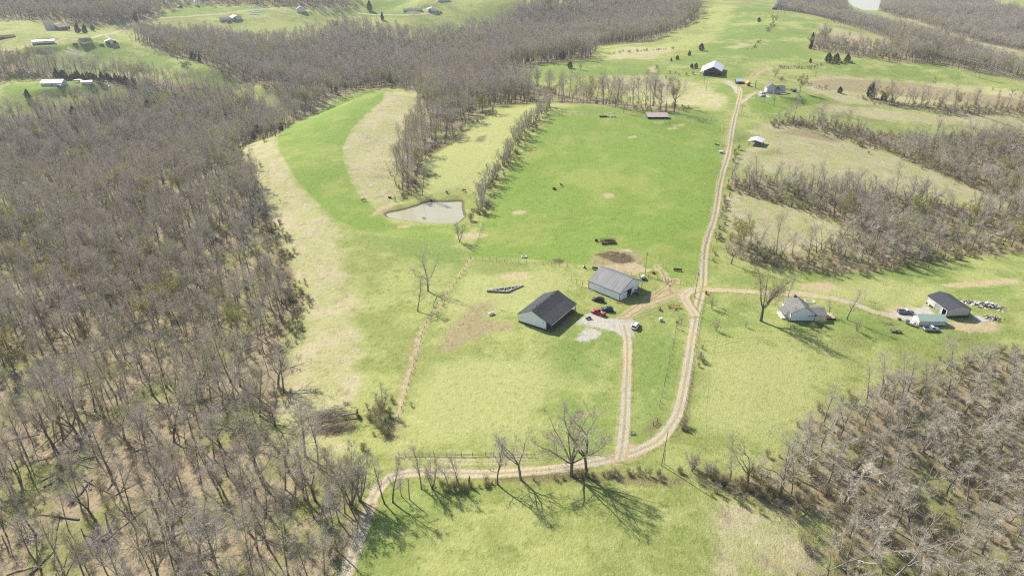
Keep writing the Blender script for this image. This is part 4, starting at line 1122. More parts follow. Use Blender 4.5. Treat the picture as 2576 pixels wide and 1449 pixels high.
# ------------------------------------------------------------------ single trees and shrubs that stand apart (foot in the picture, height in metres)
SINGLES = [
 # kind, u, v, h, prototype, name, label
 ('slim', 1252, 1218, 17.5, 0, 'bare_tree', 'slim leafless tree beside the dirt road, between the short stump and the wide-armed tree'),
 ('forked', 1310, 1206, 17.5, 1, 'bare_tree', 'wide-armed leafless tree beside the dirt road, just west of the two biggest roadside trees'),
 ('spread', 1437, 1196, 22, 0, 'bare_tree', 'biggest leafless tree of the roadside row, with a broad crown over the dirt road'),
 ('forked', 1475, 1196, 21, 2, 'bare_tree', 'tall leafless tree close to the broad-crowned one, at the east end of the roadside row'),
 ('slim', 1153.7, 1226, 12, 1, 'bare_tree', 'thin leafless roadside tree next to the short trunk stump'),
 ('slim', 1130, 1226, 10, 2, 'bare_tree', 'small thin leafless tree in the roadside row, second from the short trunk stump'),
 ('clump', 1088.7, 1229, 11, 0, 'bare_tree', 'many-stemmed leafless roadside tree with a bush at its foot'),
 ('slim', 1060, 1229, 14, 3, 'bare_tree', 'leafless roadside tree leaning over the dirt road, west of the many-stemmed one'),
 ('slim', 1010, 1247.7, 8, 0, 'bare_tree', 'short spindly leafless tree inside the bend of the dirt road'),
 ('slim', 988.7, 1262.7, 16.5, 1, 'bare_tree', 'tall straight leafless tree inside the bend of the dirt road'),
 ('slim', 967, 1266, 15.5, 2, 'bare_tree', 'leafless tree at the very edge of the dirt road where it bends south'),
 ('clump', 908, 1259, 18, 1, 'bare_tree', 'leafless clump touching the west edge of the dirt road bend'),
 ('clump', 884, 1275, 20, 2, 'bare_tree', 'tallest leafless clump west of the dirt road bend'),
 ('woods', 868, 1290, 19, 4, 'bare_tree', 'leafless tree casting its shadow across the road below the bend'),
 ('slim', 1050.4, 782.6, 16, 3, 'bare_tree', 'lone leafless tree on the fence line, the nearer one of the pasture pair'),
 ('forked', 1077, 732.6, 18, 0, 'bare_tree', 'lone twin-topped leafless tree on the fence line, the farther one of the pasture pair'),
 ('clump', 1155.4, 609, 11, 0, 'bare_tree', 'leafless tree with brush at its foot at the end of the hedge below the pond'),
 ('tall', 1914, 807.6, 23, 0, 'bare_tree', 'huge leafless tree in front of the white farmhouse, casting the longest shadow'),
 ('clump', 1742, 1187, 7.5, 0, 'bare_tree', 'small leafless tree in the brushy fence row just past the leaning pole'),
 ('clump', 1784, 1200, 6.5, 1, 'bare_tree', 'lowest leafless tree of the brushy fence row south of the road bend'),
 ('slim', 1837, 1207, 11, 0, 'bare_tree', 'thin leafless tree in the brushy fence row, west of its tall lone tree'),
 ('forked', 1880.6, 1223, 15.5, 2, 'bare_tree', 'tall lone leafless tree in the brushy fence row south of the road bend'),
 ('slim', 1912, 1224, 10, 2, 'bare_tree', 'slender leafless tree right beside the tall lone one in the brushy fence row'),
 ('forked', 1962, 1243, 18, 0, 'bare_tree', 'large leafless tree where the brushy fence row meets the wood'),
 ('slim', 1990, 1247, 13, 1, 'bare_tree', 'crooked leafless tree just inside the wood at the end of the fence row'),
 ('slim', 1982.3, 747.6, 11, 0, 'bare_tree', 'leafless tree behind the white farmhouse beside the gravel lane'),
 ('slim', 2130.6, 804, 14.5, 1, 'bare_tree', 'leafless tree with a bent stem standing alone between the farmhouse and the green roofed building'),
 ('slim', 2085.6, 792.6, 8, 2, 'bare_tree', 'pollarded leafless tree by the wooden deck of the farmhouse'),
 ('slim', 2174, 754, 4.5, 3, 'bare_tree', 'tiny leafless sapling north of the gravel farm lane'),
 ('clump', 2155, 832, 6, 1, 'bare_tree', 'low twiggy tree in the yard southeast of the farmhouse'),
 ('clump', 1790.6, 777.6, 6.5, 2, 'bare_tree', 'small leafless tree beside the red bin at the lane junction'),
 ('clump', 1802, 832.6, 5.5, 0, 'bare_tree', 'small leafless orchard tree below the lane junction, east of the road'),
 ('clump', 1875, 822, 3.2, 1, 'bare_tree', 'tiny twiggy sapling on the lawn west of the huge farmhouse tree'),
 ('forked', 1839, 664, 13, 1, 'bare_tree', 'leafless tree at the brushy corner east of the road'),
 ('forked', 1947, 265, 10, 2, 'bare_tree', 'leafless tree in front of the middle of the grey white hilltop house'),
 ('slim', 1921, 258, 9, 0, 'bare_tree', 'leafless tree in front of the parked cars at the hilltop house'),
 ('slim', 1900.6, 251.7, 7.5, 1, 'bare_tree', 'thin leafless tree at the end of the hilltop house lane'),
 ('spread', 1949, 196.7, 12, 2, 'bare_tree', 'leafless open-grown tree on the slope behind the hilltop house'),
 ('budding', 2012.3, 231.7, 15, 0, 'budding_tree', 'round yellow-green tree beside the hilltop house yard'),
 ('slim', 2051, 195, 8, 2, 'bare_tree', 'leafless tree partly behind the round yellow-green hilltop tree'),
 ('forked', 1355, 165, 13, 0, 'bare_tree', 'leafless tree on the crest of the middle ridge between two dark cedars'),
 ('clump', 1460, 177, 9, 1, 'bare_tree', 'bushy leafless tree beside a round dark shrub on the middle ridge'),
 ('slim', 1568, 285, 12, 2, 'bare_tree', 'leafless tree in the fence at the far edge of the big pasture'),
 ('budding', 446.7, 152, 24, 1, 'budding_tree', 'huge yellow-green tree rising from the valley wood beside the pale field nose'),
 ('budding_tan', 328, 352, 17, 0, 'budding_tree', 'broad ochre-budded tree in the middle of the dark wood'),
 ('budding', 550, 358, 10, 2, 'budding_tree', 'small yellow-green tree at the wood edge below the dark cedar'),
 ('budding', 60, 560, 15, 1, 'budding_tree', 'yellow-green tree in the wood by the clearing at its edge'),
 ('budding', 706, 722, 9, 0, 'budding_tree', 'low olive tree bulging from the wood edge over the dry strip'),
 ('budding', 1225, 197, 11, 1, 'budding_tree', 'bright yellow-green tree in the belt behind the middle ridge'),
 ('budding', 568, 1085, 7, 2, 'budding_tree', 'small fresh green tree low in the crowded wood'),
 ('budding_tan', 400, 745, 10, 1, 'budding_tree', 'ochre-green tree in the middle of the fallen timber'),
 ('budding', 2450, 560, 13, 2, 'budding_tree', 'fresh green tree in the belt above the eastern pasture'),
 ('budding', 2145, 700, 0.1, 0, 'budding_tree', ''),
 ('budding', 665, 44, 12, 0, 'budding_tree', ''),
 ('cedar', 1328, 157, 10, 1, 'cedar_tree', 'narrow dark cedar on the middle ridge crest, west of the leafless tree'),
 ('cedar', 1413.7, 150, 9.5, 0, 'cedar_tree', 'full dark cedar on the middle ridge crest, above the round shrub'),
 ('cedar', 1365, 147, 8, 1, 'cedar_tree', 'small cedar just behind the leafless tree on the middle ridge crest'),
 ('cedar', 1433.7, 173, 6.5, 2, 'cedar_tree', 'round dark evergreen shrub standing on the middle ridge grass'),
 ('cedar', 1240, 181, 9, 1, 'cedar_tree', 'dark narrow cedar touching the bright yellow-green tree'),
 ('cedar', 2083, 157, 9, 2, 'cedar_tree', 'first big round cedar of the three in the hill fence'),
 ('cedar', 2103, 157, 8.5, 2, 'cedar_tree', 'middle big round cedar of the three in the hill fence'),
 ('cedar', 2130.6, 157, 7.5, 2, 'cedar_tree', 'brownish round cedar, last of the three in the hill fence'),
 ('cedar', 2038, 158, 4.5, 0, 'cedar_tree', 'small pointed cedar alone in the hill fence'),
 ('cedar', 2039, 124, 9, 1, 'cedar_tree', 'tall narrow cedar at the near end of the hill belt'),
 ('cedar', 2042, 108, 11, 1, 'cedar_tree', 'leaning cedar above the narrow one at the end of the hill belt'),
 ('cedar', 2189, 246, 13, 0, 'cedar_tree', 'tall dark cedar among the brush east of the hilltop house'),
 ('cedar', 2112, 235, 5.5, 2, 'cedar_tree', 'round low cedar on the slope east of the hilltop house yard'),
 ('cedar', 2222, 253, 6.5, 2, 'cedar_tree', 'olive spreading cedar next to the tall dark one'),
 ('cedar', 1764, 128, 7.5, 2, 'cedar_tree', 'bushy dark cedar on the hill fence west of the big barn'),
 ('cedar', 1734, 141, 5.5, 0, 'cedar_tree', 'small cedar alone on the hill grass west of the big barn'),
 ('cedar', 1750.6, 172, 4.8, 2, 'cedar_tree', 'round clipped cedar beside the big barn, nearer to the barn wall'),
 ('cedar', 1740, 172, 4.2, 2, 'cedar_tree', 'round clipped cedar beside the big barn, the one away from the barn'),
 ('cedar', 1703.7, 151, 4.5, 2, 'cedar_tree', 'little dark cedar in the hill fence with a smaller one beside it'),
 ('cedar', 1688.7, 155, 3.5, 0, 'cedar_tree', 'smallest dark cedar in the hill fence'),
 ('cedar', 1909, 56, 6, 2, 'cedar_tree', 'dark cedar in the brushy corner of the far hilltop field'),
 ('cedar', 675, 317, 11, 0, 'cedar_tree', 'dark green cedar at the wood edge above the bright green strip'),
 ('cedar', 196.7, 84, 11, 0, 'cedar_tree', 'dark spruce on the lawn above the house with the brown roof'),
 ('cedar', 215, 85, 10, 0, 'cedar_tree', 'second dark spruce beside the lane above the house with the brown roof'),
 ('cedar', 234, 78, 7, 2, 'cedar_tree', 'dark evergreen behind the two lawn spruces'),
 ('cedar', 71.7, 250, 9, 0, 'cedar_tree', 'dark spruce at the lower edge of the lawn with two metal buildings'),
 ('cedar', 343, 54, 13, 1, 'cedar_tree', 'tall dark spruce near the low house with the dark red roof'),
 ('cedar', 930, 28, 15, 0, 'cedar_tree', 'blue green spruce beside the valley road'),
 ('cedar', 962, 52, 12, 1, 'cedar_tree', 'dark narrow cedar in front of the valley road'),
 ('cedar', 420, 45, 0.1, 0, 'cedar_tree', ''),
 ('shrub', 665, 358, 7, 0, 'shrub', 'leafless round shrub at the tip of the dry strip by the bright green field'),
 ('shrub', 1067, 557, 3.0, 1, 'shrub', 'small grey shrub standing at the near shore of the pond'),
 ('shrub', 1185, 556, 6.5, 2, 'shrub', 'brown rounded bush between the pond and the pasture fence'),
 ('shrub', 1652, 173, 4, 1, 'shrub', 'grey shrub by the bare earth scar on the barn hill'),
 ('shrub', 2000, 182, 0.1, 1, 'shrub', ''),
 ('shrub', 1965, 205, 5.5, 2, 'shrub', 'dark rounded bush on the slope below the open-grown tree'),
 ('dark_shrub', 1858, 377, 4, 0, 'shrub', 'dark upright bush at the roadside near the open shed'),
 ('dark_shrub', 1848, 385, 3.5, 1, 'shrub', 'dark bush touching the road edge below the open shed'),
 ('dark_shrub', 1850, 396, 4, 0, 'shrub', 'lowest dark bush of the three by the road near the open shed'),
 ('shrub', 955, 1052, 7.5, 0, 'shrub', 'big brown thicket between the brush pile and the field corner'),
 ('shrub', 958, 1082, 6.5, 1, 'shrub', 'second brown thicket below the big one near the field corner'),
 ('clump', 960, 1040, 11, 2, 'bare_tree', 'leafless tree rising from the brown thickets at the field corner'),
 ('dark_shrub', 830, 1400, 6.5, 1, 'shrub', 'dark evergreen bush at the foot of the road'),
 ('shrub', 2044, 828, 3.2, 1, 'shrub', 'yellowish bush in front of the farmhouse'),
 ('shrub', 2066, 818, 4.8, 2, 'shrub', 'brown vine thicket climbing the farmhouse corner'),
 ('shrub', 655, 420, 3.5, 0, 'shrub', 'low olive bush at the top corner of the dry strip'),
]
PH = {k: max(max(v.co.z for v in PROTO[k][i][1].vertices) for i in range(len(PROTO[k]))) for k in PROTO}
for kind, u, v, h, i, nm, lab in SINGLES:
    if not lab: continue
    p = G(u, v)
    s = h / PH[kind]
    part, part2 = ('stem', 'foliage') if nm == 'shrub' else ('trunk', 'crown')
    tree_thing(nm, kind, i % len(PROTO[kind]), (p.x, p.y, p.z - .1), (u * 7.31 + v * 3.7) % 6.28, s, lab, {'shrub': 'shrub'}.get(nm, 'tree'), None, part, part2)

# the hedge of leafless trees between pond slope and big pasture
_h = smooth_line(drop(np.array([(1383, 270), (1345, 305), (1312, 345), (1288, 385), (1258, 425), (1232, 465), (1212, 505), (1203, 540)], float))[:, :2], 4.2)
for k, (x, y) in enumerate(_h):
    x += rs.normal(0, 1.0); y += rs.normal(0, 1.0)
    kind = ['clump', 'slim', 'clump', 'woods'][k % 4]
    tree_thing('bare_tree', kind, k % len(PROTO[kind]), (x, y, float(ground_z(x, y)[0]) - .1), rs.uniform(0, 6.28), rs.uniform(.75, 1.2) * (1.0 if kind == 'clump' else .78),
               'leafless hedgerow tree in the line between the pond slope and the big pasture', 'tree', 'hedgerow trees along the big pasture')
# cedars in a dark row above the lawn with the metal buildings
for k in range(26):
    t = (k + rs.uniform(-.4, .4)) / 25
    u = 146 + 190 * t; v = 199 + 13 * t + rs.uniform(-9, 5)
    p = G(u, v); kind = 'cedar'
    e = tree_thing('cedar_tree', kind, k % 3, (p.x, p.y, p.z - .1), rs.uniform(0, 6.28), (rs.uniform(.85, 1.5), rs.uniform(.55, 1.1)),
                   'dark cedar in the evergreen row above the two metal buildings', 'tree', 'cedars in the evergreen row')
# ------------------------------------------------------------------ mesh builder for made things
class MB:
    def __init__(s): s.v = []; s.f = []; s.mi = []; s.cur = 0
    def mat(s, i): s.cur = i; return s
    def add(s, v, f):
        o = len(s.v); s.v += [tuple(map(float, q)) for q in v]; s.f += [tuple(i + o for i in q) for q in f]; s.mi += [s.cur] * len(f); return s
    def box(s, c, d, rz=0.0, tilt=None):
        hx, hy, hz = d[0] / 2, d[1] / 2, d[2] / 2
        P = [Vector((x, y, z)) for z in (-hz, hz) for x, y in ((-hx, -hy), (hx, -hy), (hx, hy), (-hx, hy))]
        M = Matrix.Rotation(rz, 3, 'Z')
        if tilt is not None: M = M @ Matrix.Rotation(tilt[0], 3, 'X') @ Matrix.Rotation(tilt[1], 3, 'Y')
        return s.add([M @ p + Vector(c) for p in P], [(3, 2, 1, 0), (4, 5, 6, 7), (0, 1, 5, 4), (1, 2, 6, 5), (2, 3, 7, 6), (3, 0, 4, 7)])
    def hexa(s, P): return s.add(P, [(3, 2, 1, 0), (4, 5, 6, 7), (0, 1, 5, 4), (1, 2, 6, 5), (2, 3, 7, 6), (3, 0, 4, 7)])
    def tube(s, a, b, r, n=8, r2=None, cap=True):
        a, b = Vector(a), Vector(b); d = (b - a).normalized(); u = d.orthogonal().normalized(); w = d.cross(u); r2 = r if r2 is None else r2
        P = []
        for q, rr in ((a, r), (b, r2)):
            for i in range(n):
                t = 6.28318 * i / n; P.append(q + (u * math.cos(t) + w * math.sin(t)) * rr)
        F = [(i, (i + 1) % n, n + (i + 1) % n, n + i) for i in range(n)]
        if cap: F += [tuple(range(n))[::-1], tuple(range(n, 2 * n))]
        return s.add(P, F)
    def prism(s, prof, y0, y1, axis='y'):
        n = len(prof); P = []
        for y in (y0, y1):
            for a, b in prof: P.append((a, y, b) if axis == 'y' else (y, a, b))
        F = [(i, (i + 1) % n, n + (i + 1) % n, n + i) for i in range(n)] + [tuple(range(n))[::-1], tuple(range(n, 2 * n))]
        return s.add(P, F)
    def loft(s, rings, cap=True):
        n = len(rings[0]); P = [p for r in rings for p in r]; F = []
        for k in range(len(rings) - 1):
            F += [(k * n + i, k * n + (i + 1) % n, (k + 1) * n + (i + 1) % n, (k + 1) * n + i) for i in range(n)]
        if cap: F += [tuple(range(n))[::-1], tuple((len(rings) - 1) * n + i for i in range(n))]
        return s.add(P, F)
    def mesh(s, name, mats, smooth=False, bevel=0.0):
        me = bpy.data.meshes.new(name); me.from_pydata(s.v, [], s.f)
        for m in (mats if isinstance(mats, (list, tuple)) else [mats]): me.materials.append(m)
        me.polygons.foreach_set('material_index', s.mi)
        bm = bmesh.new(); bm.from_mesh(me); bmesh.ops.recalc_face_normals(bm, faces=bm.faces[:])
        if bevel: bmesh.ops.bevel(bm, geom=bm.edges[:], offset=bevel, segments=2, affect='EDGES', clamp_overlap=True)
        bm.to_mesh(me); bm.free()
        if smooth: me.shade_smooth()
        return me
    def build(s, name, mats, parent=None, smooth=False, bevel=0.0):
        o = bpy.data.objects.new(name, s.mesh(name, mats, smooth, bevel)); COL.objects.link(o)
        if parent is not None: kid(parent, o)
        return o

def paint(name, col, rough=.5, spec=.4, metal=0.0, dirt=.12, scale=.6, bump=0.0):
    t = NT(name, rough, spec); t.b.inputs['Metallic'].default_value = metal
    n = t.noise(scale, 4, t.obj(), .6); n2 = t.noise(scale * 9, 2, t.obj())
    d = t.math('MULTIPLY', t.step(n, .42, .7), dirt)
    c = t.mix(d, col, (col[0] * .55, col[1] * .5, col[2] * .42)); c = t.mix(t.math('MULTIPLY', t.step(n2, .4, .7), dirt * .6), c, (col[0] * .7, col[1] * .68, col[2] * .62))
    t.color(c)
    if bump: t.bump(n2, bump, .02)
    return t.m
def ribbed(name, col, period, axis=0, rough=.45, dirt=.12, depth=.35, streak=.0):
    """sheet metal or lap siding: fine relief repeated along one axis of the object"""
    t = NT(name, rough, .3); o = t.obj()
    sp = t.n('ShaderNodeSeparateXYZ'); t.t.links.new(o, sp.inputs[0]); x = sp.outputs[axis]
    w = t.math('FRACT', t.math('DIVIDE', x, period))
    h = t.step(t.math('ABSOLUTE', t.math('SUBTRACT', w, .5)), .36, .46)
    n = t.noise(.5, 4, o, .6)
    c = t.mix(t.math('MULTIPLY', t.step(n, .4, .68), dirt), col, (col[0] * .55, col[1] * .52, col[2] * .46))
    if streak:
        k = t.noise(1.0, 3, t.scale(o, (3.0, .12, .12) if axis == 0 else (.12, 3.0, .12)))
        c = t.mix(t.math('MULTIPLY', t.step(k, .42, .66), streak), c, (col[0] * .42, col[1] * .42, col[2] * .43))
    t.color(c); t.bump(h, depth, .03)
    return t.m
def shingle(name, col, light):
    t = NT(name, .9, .15); o = t.obj()
    n = t.noise(2.2, 3, o, .7); n2 = t.noise(.35, 3, o)
    c = t.mix(t.step(n, .38, .64), col, light); c = t.mix(t.math('MULTIPLY', t.step(n2, .4, .7), .35), c, light)
    t.color(c); t.bump(t.noise(6, 2, t.scale(o, (1, 1, 4))), .4, .03)
    return t.m
def old_wood(name, a, b, rough=.9):
    t = NT(name, rough, .1); o = t.obj()
    n = t.noise(1.3, 4, t.scale(o, (2.6, 2.6, .3)), .7); t.color(t.mix(t.step(n, .35, .68), a, b)); t.bump(n, .3, .03); return t.m
def glass_mat():
    t = NT('window_glass', .06, .6); t.color((.022, .028, .034)); return t.m

MT = dict(
 white_siding=ribbed('white_siding', (.87, .86, .92), .3, 0, .45, .05, .3), white_side_y=ribbed('white_siding_side', (.87, .86, .92), .3, 1, .45, .05, .3),
 grey_roof=ribbed('weathered_grey_metal_roof', (.20, .20, .20), .9, 1, .55, .25, .5, .65), black_shingle=shingle('charcoal_shingles', (.038, .039, .042), (.085, .086, .088)),
 old_white=ribbed('old_white_clapboard', (.86, .84, .86), .22, 2, .6, .16, .4), grey_shingle=shingle('mossy_grey_shingles', (.13, .125, .118), (.235, .225, .21)),
 dark_metal=ribbed('charcoal_metal_roof', (.048, .048, .056), .4, 1, .5, .1, .4), tan_metal=ribbed('warm_grey_metal_wall', (.52, .49, .45), .3, 0, .5, .08, .35),
 tan_metal_y=ribbed('warm_grey_metal_wall_side', (.52, .49, .45), .3, 1, .5, .08, .35), dark_band=paint('dark_wainscot', (.022, .026, .035), .5, .3, 0, .2),
 green_metal=ribbed('pale_green_metal_roof', (.40, .52, .42), .35, 0, .5, .14, .4), cream=ribbed('cream_sheet_wall', (.66, .63, .57), .3, 0, .5, .2, .3),
 barn_black=old_wood('weathered_black_boards', (.028, .029, .032), (.105, .105, .11)), tin=ribbed('bright_tin_roof', (.66, .66, .67), .6, 1, .35, .28, .5, .3),
 tin_grey=ribbed('dull_tin_roof', (.40, .40, .41), .6, 1, .4, .3, .5, .3), brown_shingle=shingle('brown_shingles', (.085, .058, .048), (.17, .125, .105)), tan_shingle=shingle('tan_shingles', (.36, .27, .19), (.48, .38, .28)),
 pink_shingle=shingle('faded_red_shingles', (.32, .26, .225), (.42, .355, .31)), brick=paint('dull_red_brick', (.20, .11, .085), .9, .1, 0, .3, 2.0), trim=paint('black_trim', (.018, .018, .02), .5), glass=glass_mat(),
 white=paint('white_paint', (.78, .78, .77), .5, .4, 0, .06), cream_paint=paint('cream_paint', (.66, .62, .52), .6, .3, 0, .15), wood=old_wood('brown_timber', (.10, .065, .045), (.20, .14, .095)),
 deck=old_wood('porch_deck', (.16, .09, .065), (.26, .17, .12)), newwood=old_wood('fresh_lumber', (.46, .34, .19), (.56, .44, .27)), greywood=old_wood('grey_timber', (.20, .18, .16), (.34, .32, .29)),
 post=old_wood('fence_post_wood', (.12, .10, .085), (.26, .23, .20)), concrete=paint('concrete', (.42, .41, .39), .9, .1, 0, .2, 2.0), steel=paint('galvanised_steel', (.46, .47, .48), .35, .5, .6, .15),
 orange=paint('orange_boards', (.52, .23, .06), .7, .2, 0, .2), orange_roof=paint('orange_roof', (.66, .33, .11), .6, .2, 0, .2), black=paint('black_paint', (.014, .014, .016), .35, .5), rubber=paint('tyre_rubber', (.018, .018, .019), .85, .2),
 rim=paint('wheel_alloy', (.40, .41, .42), .3, .5, .7), red=paint('red_paint', (.42, .022, .032), .42, .35), navy=paint('dark_blue_paint', (.016, .026, .058), .42, .35), blackcar=paint('black_car_paint', (.016, .017, .022), .42, .35),
 whitecar=paint('white_car_paint', (.80, .80, .80), .25, .5, 0, .03), silver=paint('silver_paint', (.42, .43, .46), .3, .5, .4), bluegrey=paint('blue_grey_paint', (.12, .155, .24), .28, .6), greencar=paint('dark_green_paint', (.014, .045, .035), .25, .5),
 lamp=paint('lamp_lens', (.72, .72, .70), .1, .6), tail=paint('tail_lens', (.30, .01, .01), .15, .6), rust=paint('rusty_iron', (.16, .075, .045), .85, .2, 0, .4, 2.0), yellow=paint('faded_yellow_paint', (.55, .34, .05), .6, .3, 0, .3, 2.0),
 orange_p=paint('faded_orange_paint', (.48, .17, .04), .6, .3, 0, .3, 2.0), blue=paint('blue_tarp', (.03, .14, .42), .5, .3), hide=paint('black_cattle_hide', (.018, .014, .012), .85, .15, 0, .2), plastic=paint('white_plastic', (.72, .72, .70), .4, .4),
 grey_siding=ribbed('grey_white_siding', (.50, .50, .50), .22, 2, .6, .2, .4), bark=M_BARK, stone=paint('pale_rubble', (.40, .38, .35), .9, .1, 0, .3, 2.0),
)
MT['soil'] = paint('brown_soil', (.13, .09, .06), .95, .05, 0, .3, 2.0)

def wall(parent, p0, p1, prof, openings, mat, thick=.16, name='wall', base=None):
    """upright wall from p0 to p1 with a stepped or gabled top and real openings; prof = [(s, z)], openings = [(s0, s1, z0, z1)]"""
    p0 = Vector((p0[0], p0[1], 0)); p1 = Vector((p1[0], p1[1], 0)); d = (p1 - p0).normalized(); n = Vector((-d.y, d.x, 0)) * thick
    top = lambda s: float(np.interp(s, [a for a, _ in prof], [b for _, b in prof]))
    cuts = sorted({round(a, 4) for a, _ in prof} | {round(q, 4) for o in openings for q in o[:2]})
    m = MB()
    for a, b in zip(cuts[:-1], cuts[1:]):
        if b - a < 1e-3: continue
        mid = (a + b) / 2
        spans = [(base if base is not None else -.3, None)]
        for o in sorted(openings, key=lambda o: o[2]):
            if o[0] - 1e-4 <= mid <= o[1] + 1e-4:
                spans[-1] = (spans[-1][0], o[2]); spans.append((o[3], None))
        for z0, z1 in spans:
            za, zb = (top(a), top(b)) if z1 is None else (z1, z1)
            if max(za, zb) - z0 < .01: continue
            A, B = p0 + d * a, p0 + d * b
            lo = [A, B, B + n, A + n]
            m.hexa([Vector((q.x, q.y, z0)) for q in lo] + [Vector((A.x, A.y, za)), Vector((B.x, B.y, zb)), Vector(((B + n).x, (B + n).y, zb)), Vector(((A + n).x, (A + n).y, za))])
    return m.build(name, mat, parent)

def pane_window(parent, p0, p1, s0, s1, z0, z1, frame=None, name='window', bars=True):
    """a framed window proud of the wall p0-p1 (outside is to the right of p0->p1)"""
    p0 = Vector((p0[0], p0[1], 0)); p1 = Vector((p1[0], p1[1], 0)); d = (p1 - p0).normalized(); n = Vector((d.y, -d.x, 0)); rz = math.atan2(d.y, d.x)
    c = lambda s, z, o: (p0 + d * s + n * o) + Vector((0, 0, z))
    w = MB(); f = .09
    w.box(c((s0 + s1) / 2, z1, .03), (s1 - s0 + f, .09, f), rz).box(c((s0 + s1) / 2, z0, .04), (s1 - s0 + f, .12, f), rz)
    w.box(c(s0, (z0 + z1) / 2, .03), (f, .08, z1 - z0), rz).box(c(s1, (z0 + z1) / 2, .03), (f, .08, z1 - z0), rz)
    if bars: w.box(c((s0 + s1) / 2, (z0 + z1) / 2, .032), (s1 - s0, .05, .06), rz)
    o = w.build(name, frame or MT['white'], parent)
    q = MB().box(c((s0 + s1) / 2, (z0 + z1) / 2, -.02), (s1 - s0, .03, z1 - z0), rz).build('pane', MT['glass'], o)
    return o

def slab_roof(parent, prof, y0, y1, mat, thick=.14, name='roof', trim=None):
    """roof over a profile [(x, z)] swept along y"""
    m = MB()
    up = [(x, z + .02) for x, z in prof]; lo = [(x, z + .02 - thick) for x, z in prof][::-1]
    m.prism(up + lo, y0, y1)
    if trim:
        m.mat(1)
        for y in (y0 - .02, y1 + .02):
            for (xa, za), (xb, zb) in zip(prof[:-1], prof[1:]):
                m.hexa([(xa, y - .05, za - .2), (xb, y - .05, zb - .2), (xb, y + .05, zb - .2), (xa, y + .05, za - .2), (xa, y - .05, za + .035), (xb, y - .05, zb + .035), (xb, y + .05, zb + .035), (xa, y + .05, za + .035)])
        for x, z in (prof[0], prof[-1]):
            m.box((x, (y0 + y1) / 2, z - .08), (.1, y1 - y0, .2))
    return m.build(name, [mat, trim] if trim else mat, parent)

def site(name, uvA, uvB, label, cat='building', z=None):
    """an Empty at the front-left foot of a building; its x axis runs along the front to uvB; returns it and the front's length"""
    A, B = G(*uvA), G(*uvB); d = B - A
    e = empty(name, (A.x, A.y, A.z if z is None else z), math.atan2(d.y, d.x)); tag(e, label, cat)
    return e, math.hypot(d.x, d.y)
def src(u, v): return (u / 1.1646, v / 1.1646)

# ------------------------------------------------------------------ house with charcoal shingles and a long porch
H, W = site('farm_house', src(1518.8, 943), src(1599.6, 969), 'white sided house with charcoal shingle roof and long covered porch beside the gravel pad', 'house')
L = 18.4
ms = [MT['white_siding'], MT['white_side_y']]
mid = .486 * W; brk = mid + 4.0; pe = W + 2.4
gable = [(0, 3.55), (mid, 6.5), (brk, 4.62), (W, 3.87)]
wall(H, (0, 0), (W, 0), gable, [], ms[0], base=.62)
wall(H, (W, L), (0, L), [(0, 3.87), (W - brk, 4.62), (W - mid, 6.5), (W, 3.55)], [], ms[0], base=.62)
wall(H, (0, L), (0, 0), [(0, 3.55), (L, 3.55)], [], ms[1], base=.62)
ops = [(3.0, 4.4, 1.5, 2.7), (7.2, 8.2, .62, 2.7), (10.0, 11.4, 1.5, 2.7), (14.2, 15.6, 1.5, 2.7)]
wall(H, (W, 0), (W, L), [(0, 3.87), (L, 3.87)], ops, MT['wood'], base=.62)
for s0, s1, z0, z1 in ops:
    if z0 > 1: pane_window(H, (W, 0), (W, L), s0, s1, z0, z1)
    else: MB().box((W + .0, (s0 + s1) / 2, (z0 + z1) / 2), (.08, s1 - s0, z1 - z0)).build('door', MT['white'], H)
f = MB(); f.box((W / 2, .1, .15), (W, .2, .94)).box((W / 2, L - .1, .15), (W, .2, .94)).box((.1, L / 2, .15), (.2, L - .4, .94)).box((W - .1, L / 2, .15), (.2, L - .4, .94)); f.build('foundation', MT['dark_band'], H)
slab_roof(H, [(-.45, 3.36), (mid, 6.55)], -.35, L + .35, MT['black_shingle'], name='roof', trim=None)
slab_roof(H, [(mid, 6.55), (brk, 4.67), (pe, 3.12)], -.35, L + .35, MT['black_shingle'], name='roof')
MB().box((pe, L / 2, 3.02), (.12, L + .7, .16)).build('gutter', MT['white'], H)
MB().box((W + 1.15, L / 2, .5), (2.3, L, .18)).build('porch_deck', MT['deck'], H)
for k in range(7): MB().box((pe - .35, .25 + (L - .5) * k / 6, 1.75), (.15, .15, 2.55)).build('porch_post', MT['wood'], H)
for k in range(6):
    if k == 2: continue
    r = MB(); a = .25 + (L - .5) * k / 6; b = .25 + (L - .5) * (k + 1) / 6
    for z in (.75, 1.4): r.box((pe - .35, (a + b) / 2, z), (.06, b - a - .16, .08))
    for j in range(1, 9): r.box((pe - .35, a + (b - a) * j / 9, 1.08), (.04, .04, .58))
    r.build('porch_railing', MT['wood'], H)
for k in range(5):
    MB().box((pe + .15 + k * .3, 7.6, .42 - k * .1), (.3, 1.9, .08)).build('step', MT['greywood'], H)
for k in range(7):
    y = 1.6 + k * 2.5; MB().box((mid - .55, y, 6.32), (.3, .32, .2)).tube((mid - .55, y, 6.3), (mid - .55, y, 6.6), .07, 6).build('roof_vent', MT['black'], H)
MB().box((W - 1.1, -.09, 3.0), (.25, .16, .25)).build('wall_lamp', MT['black'], H)

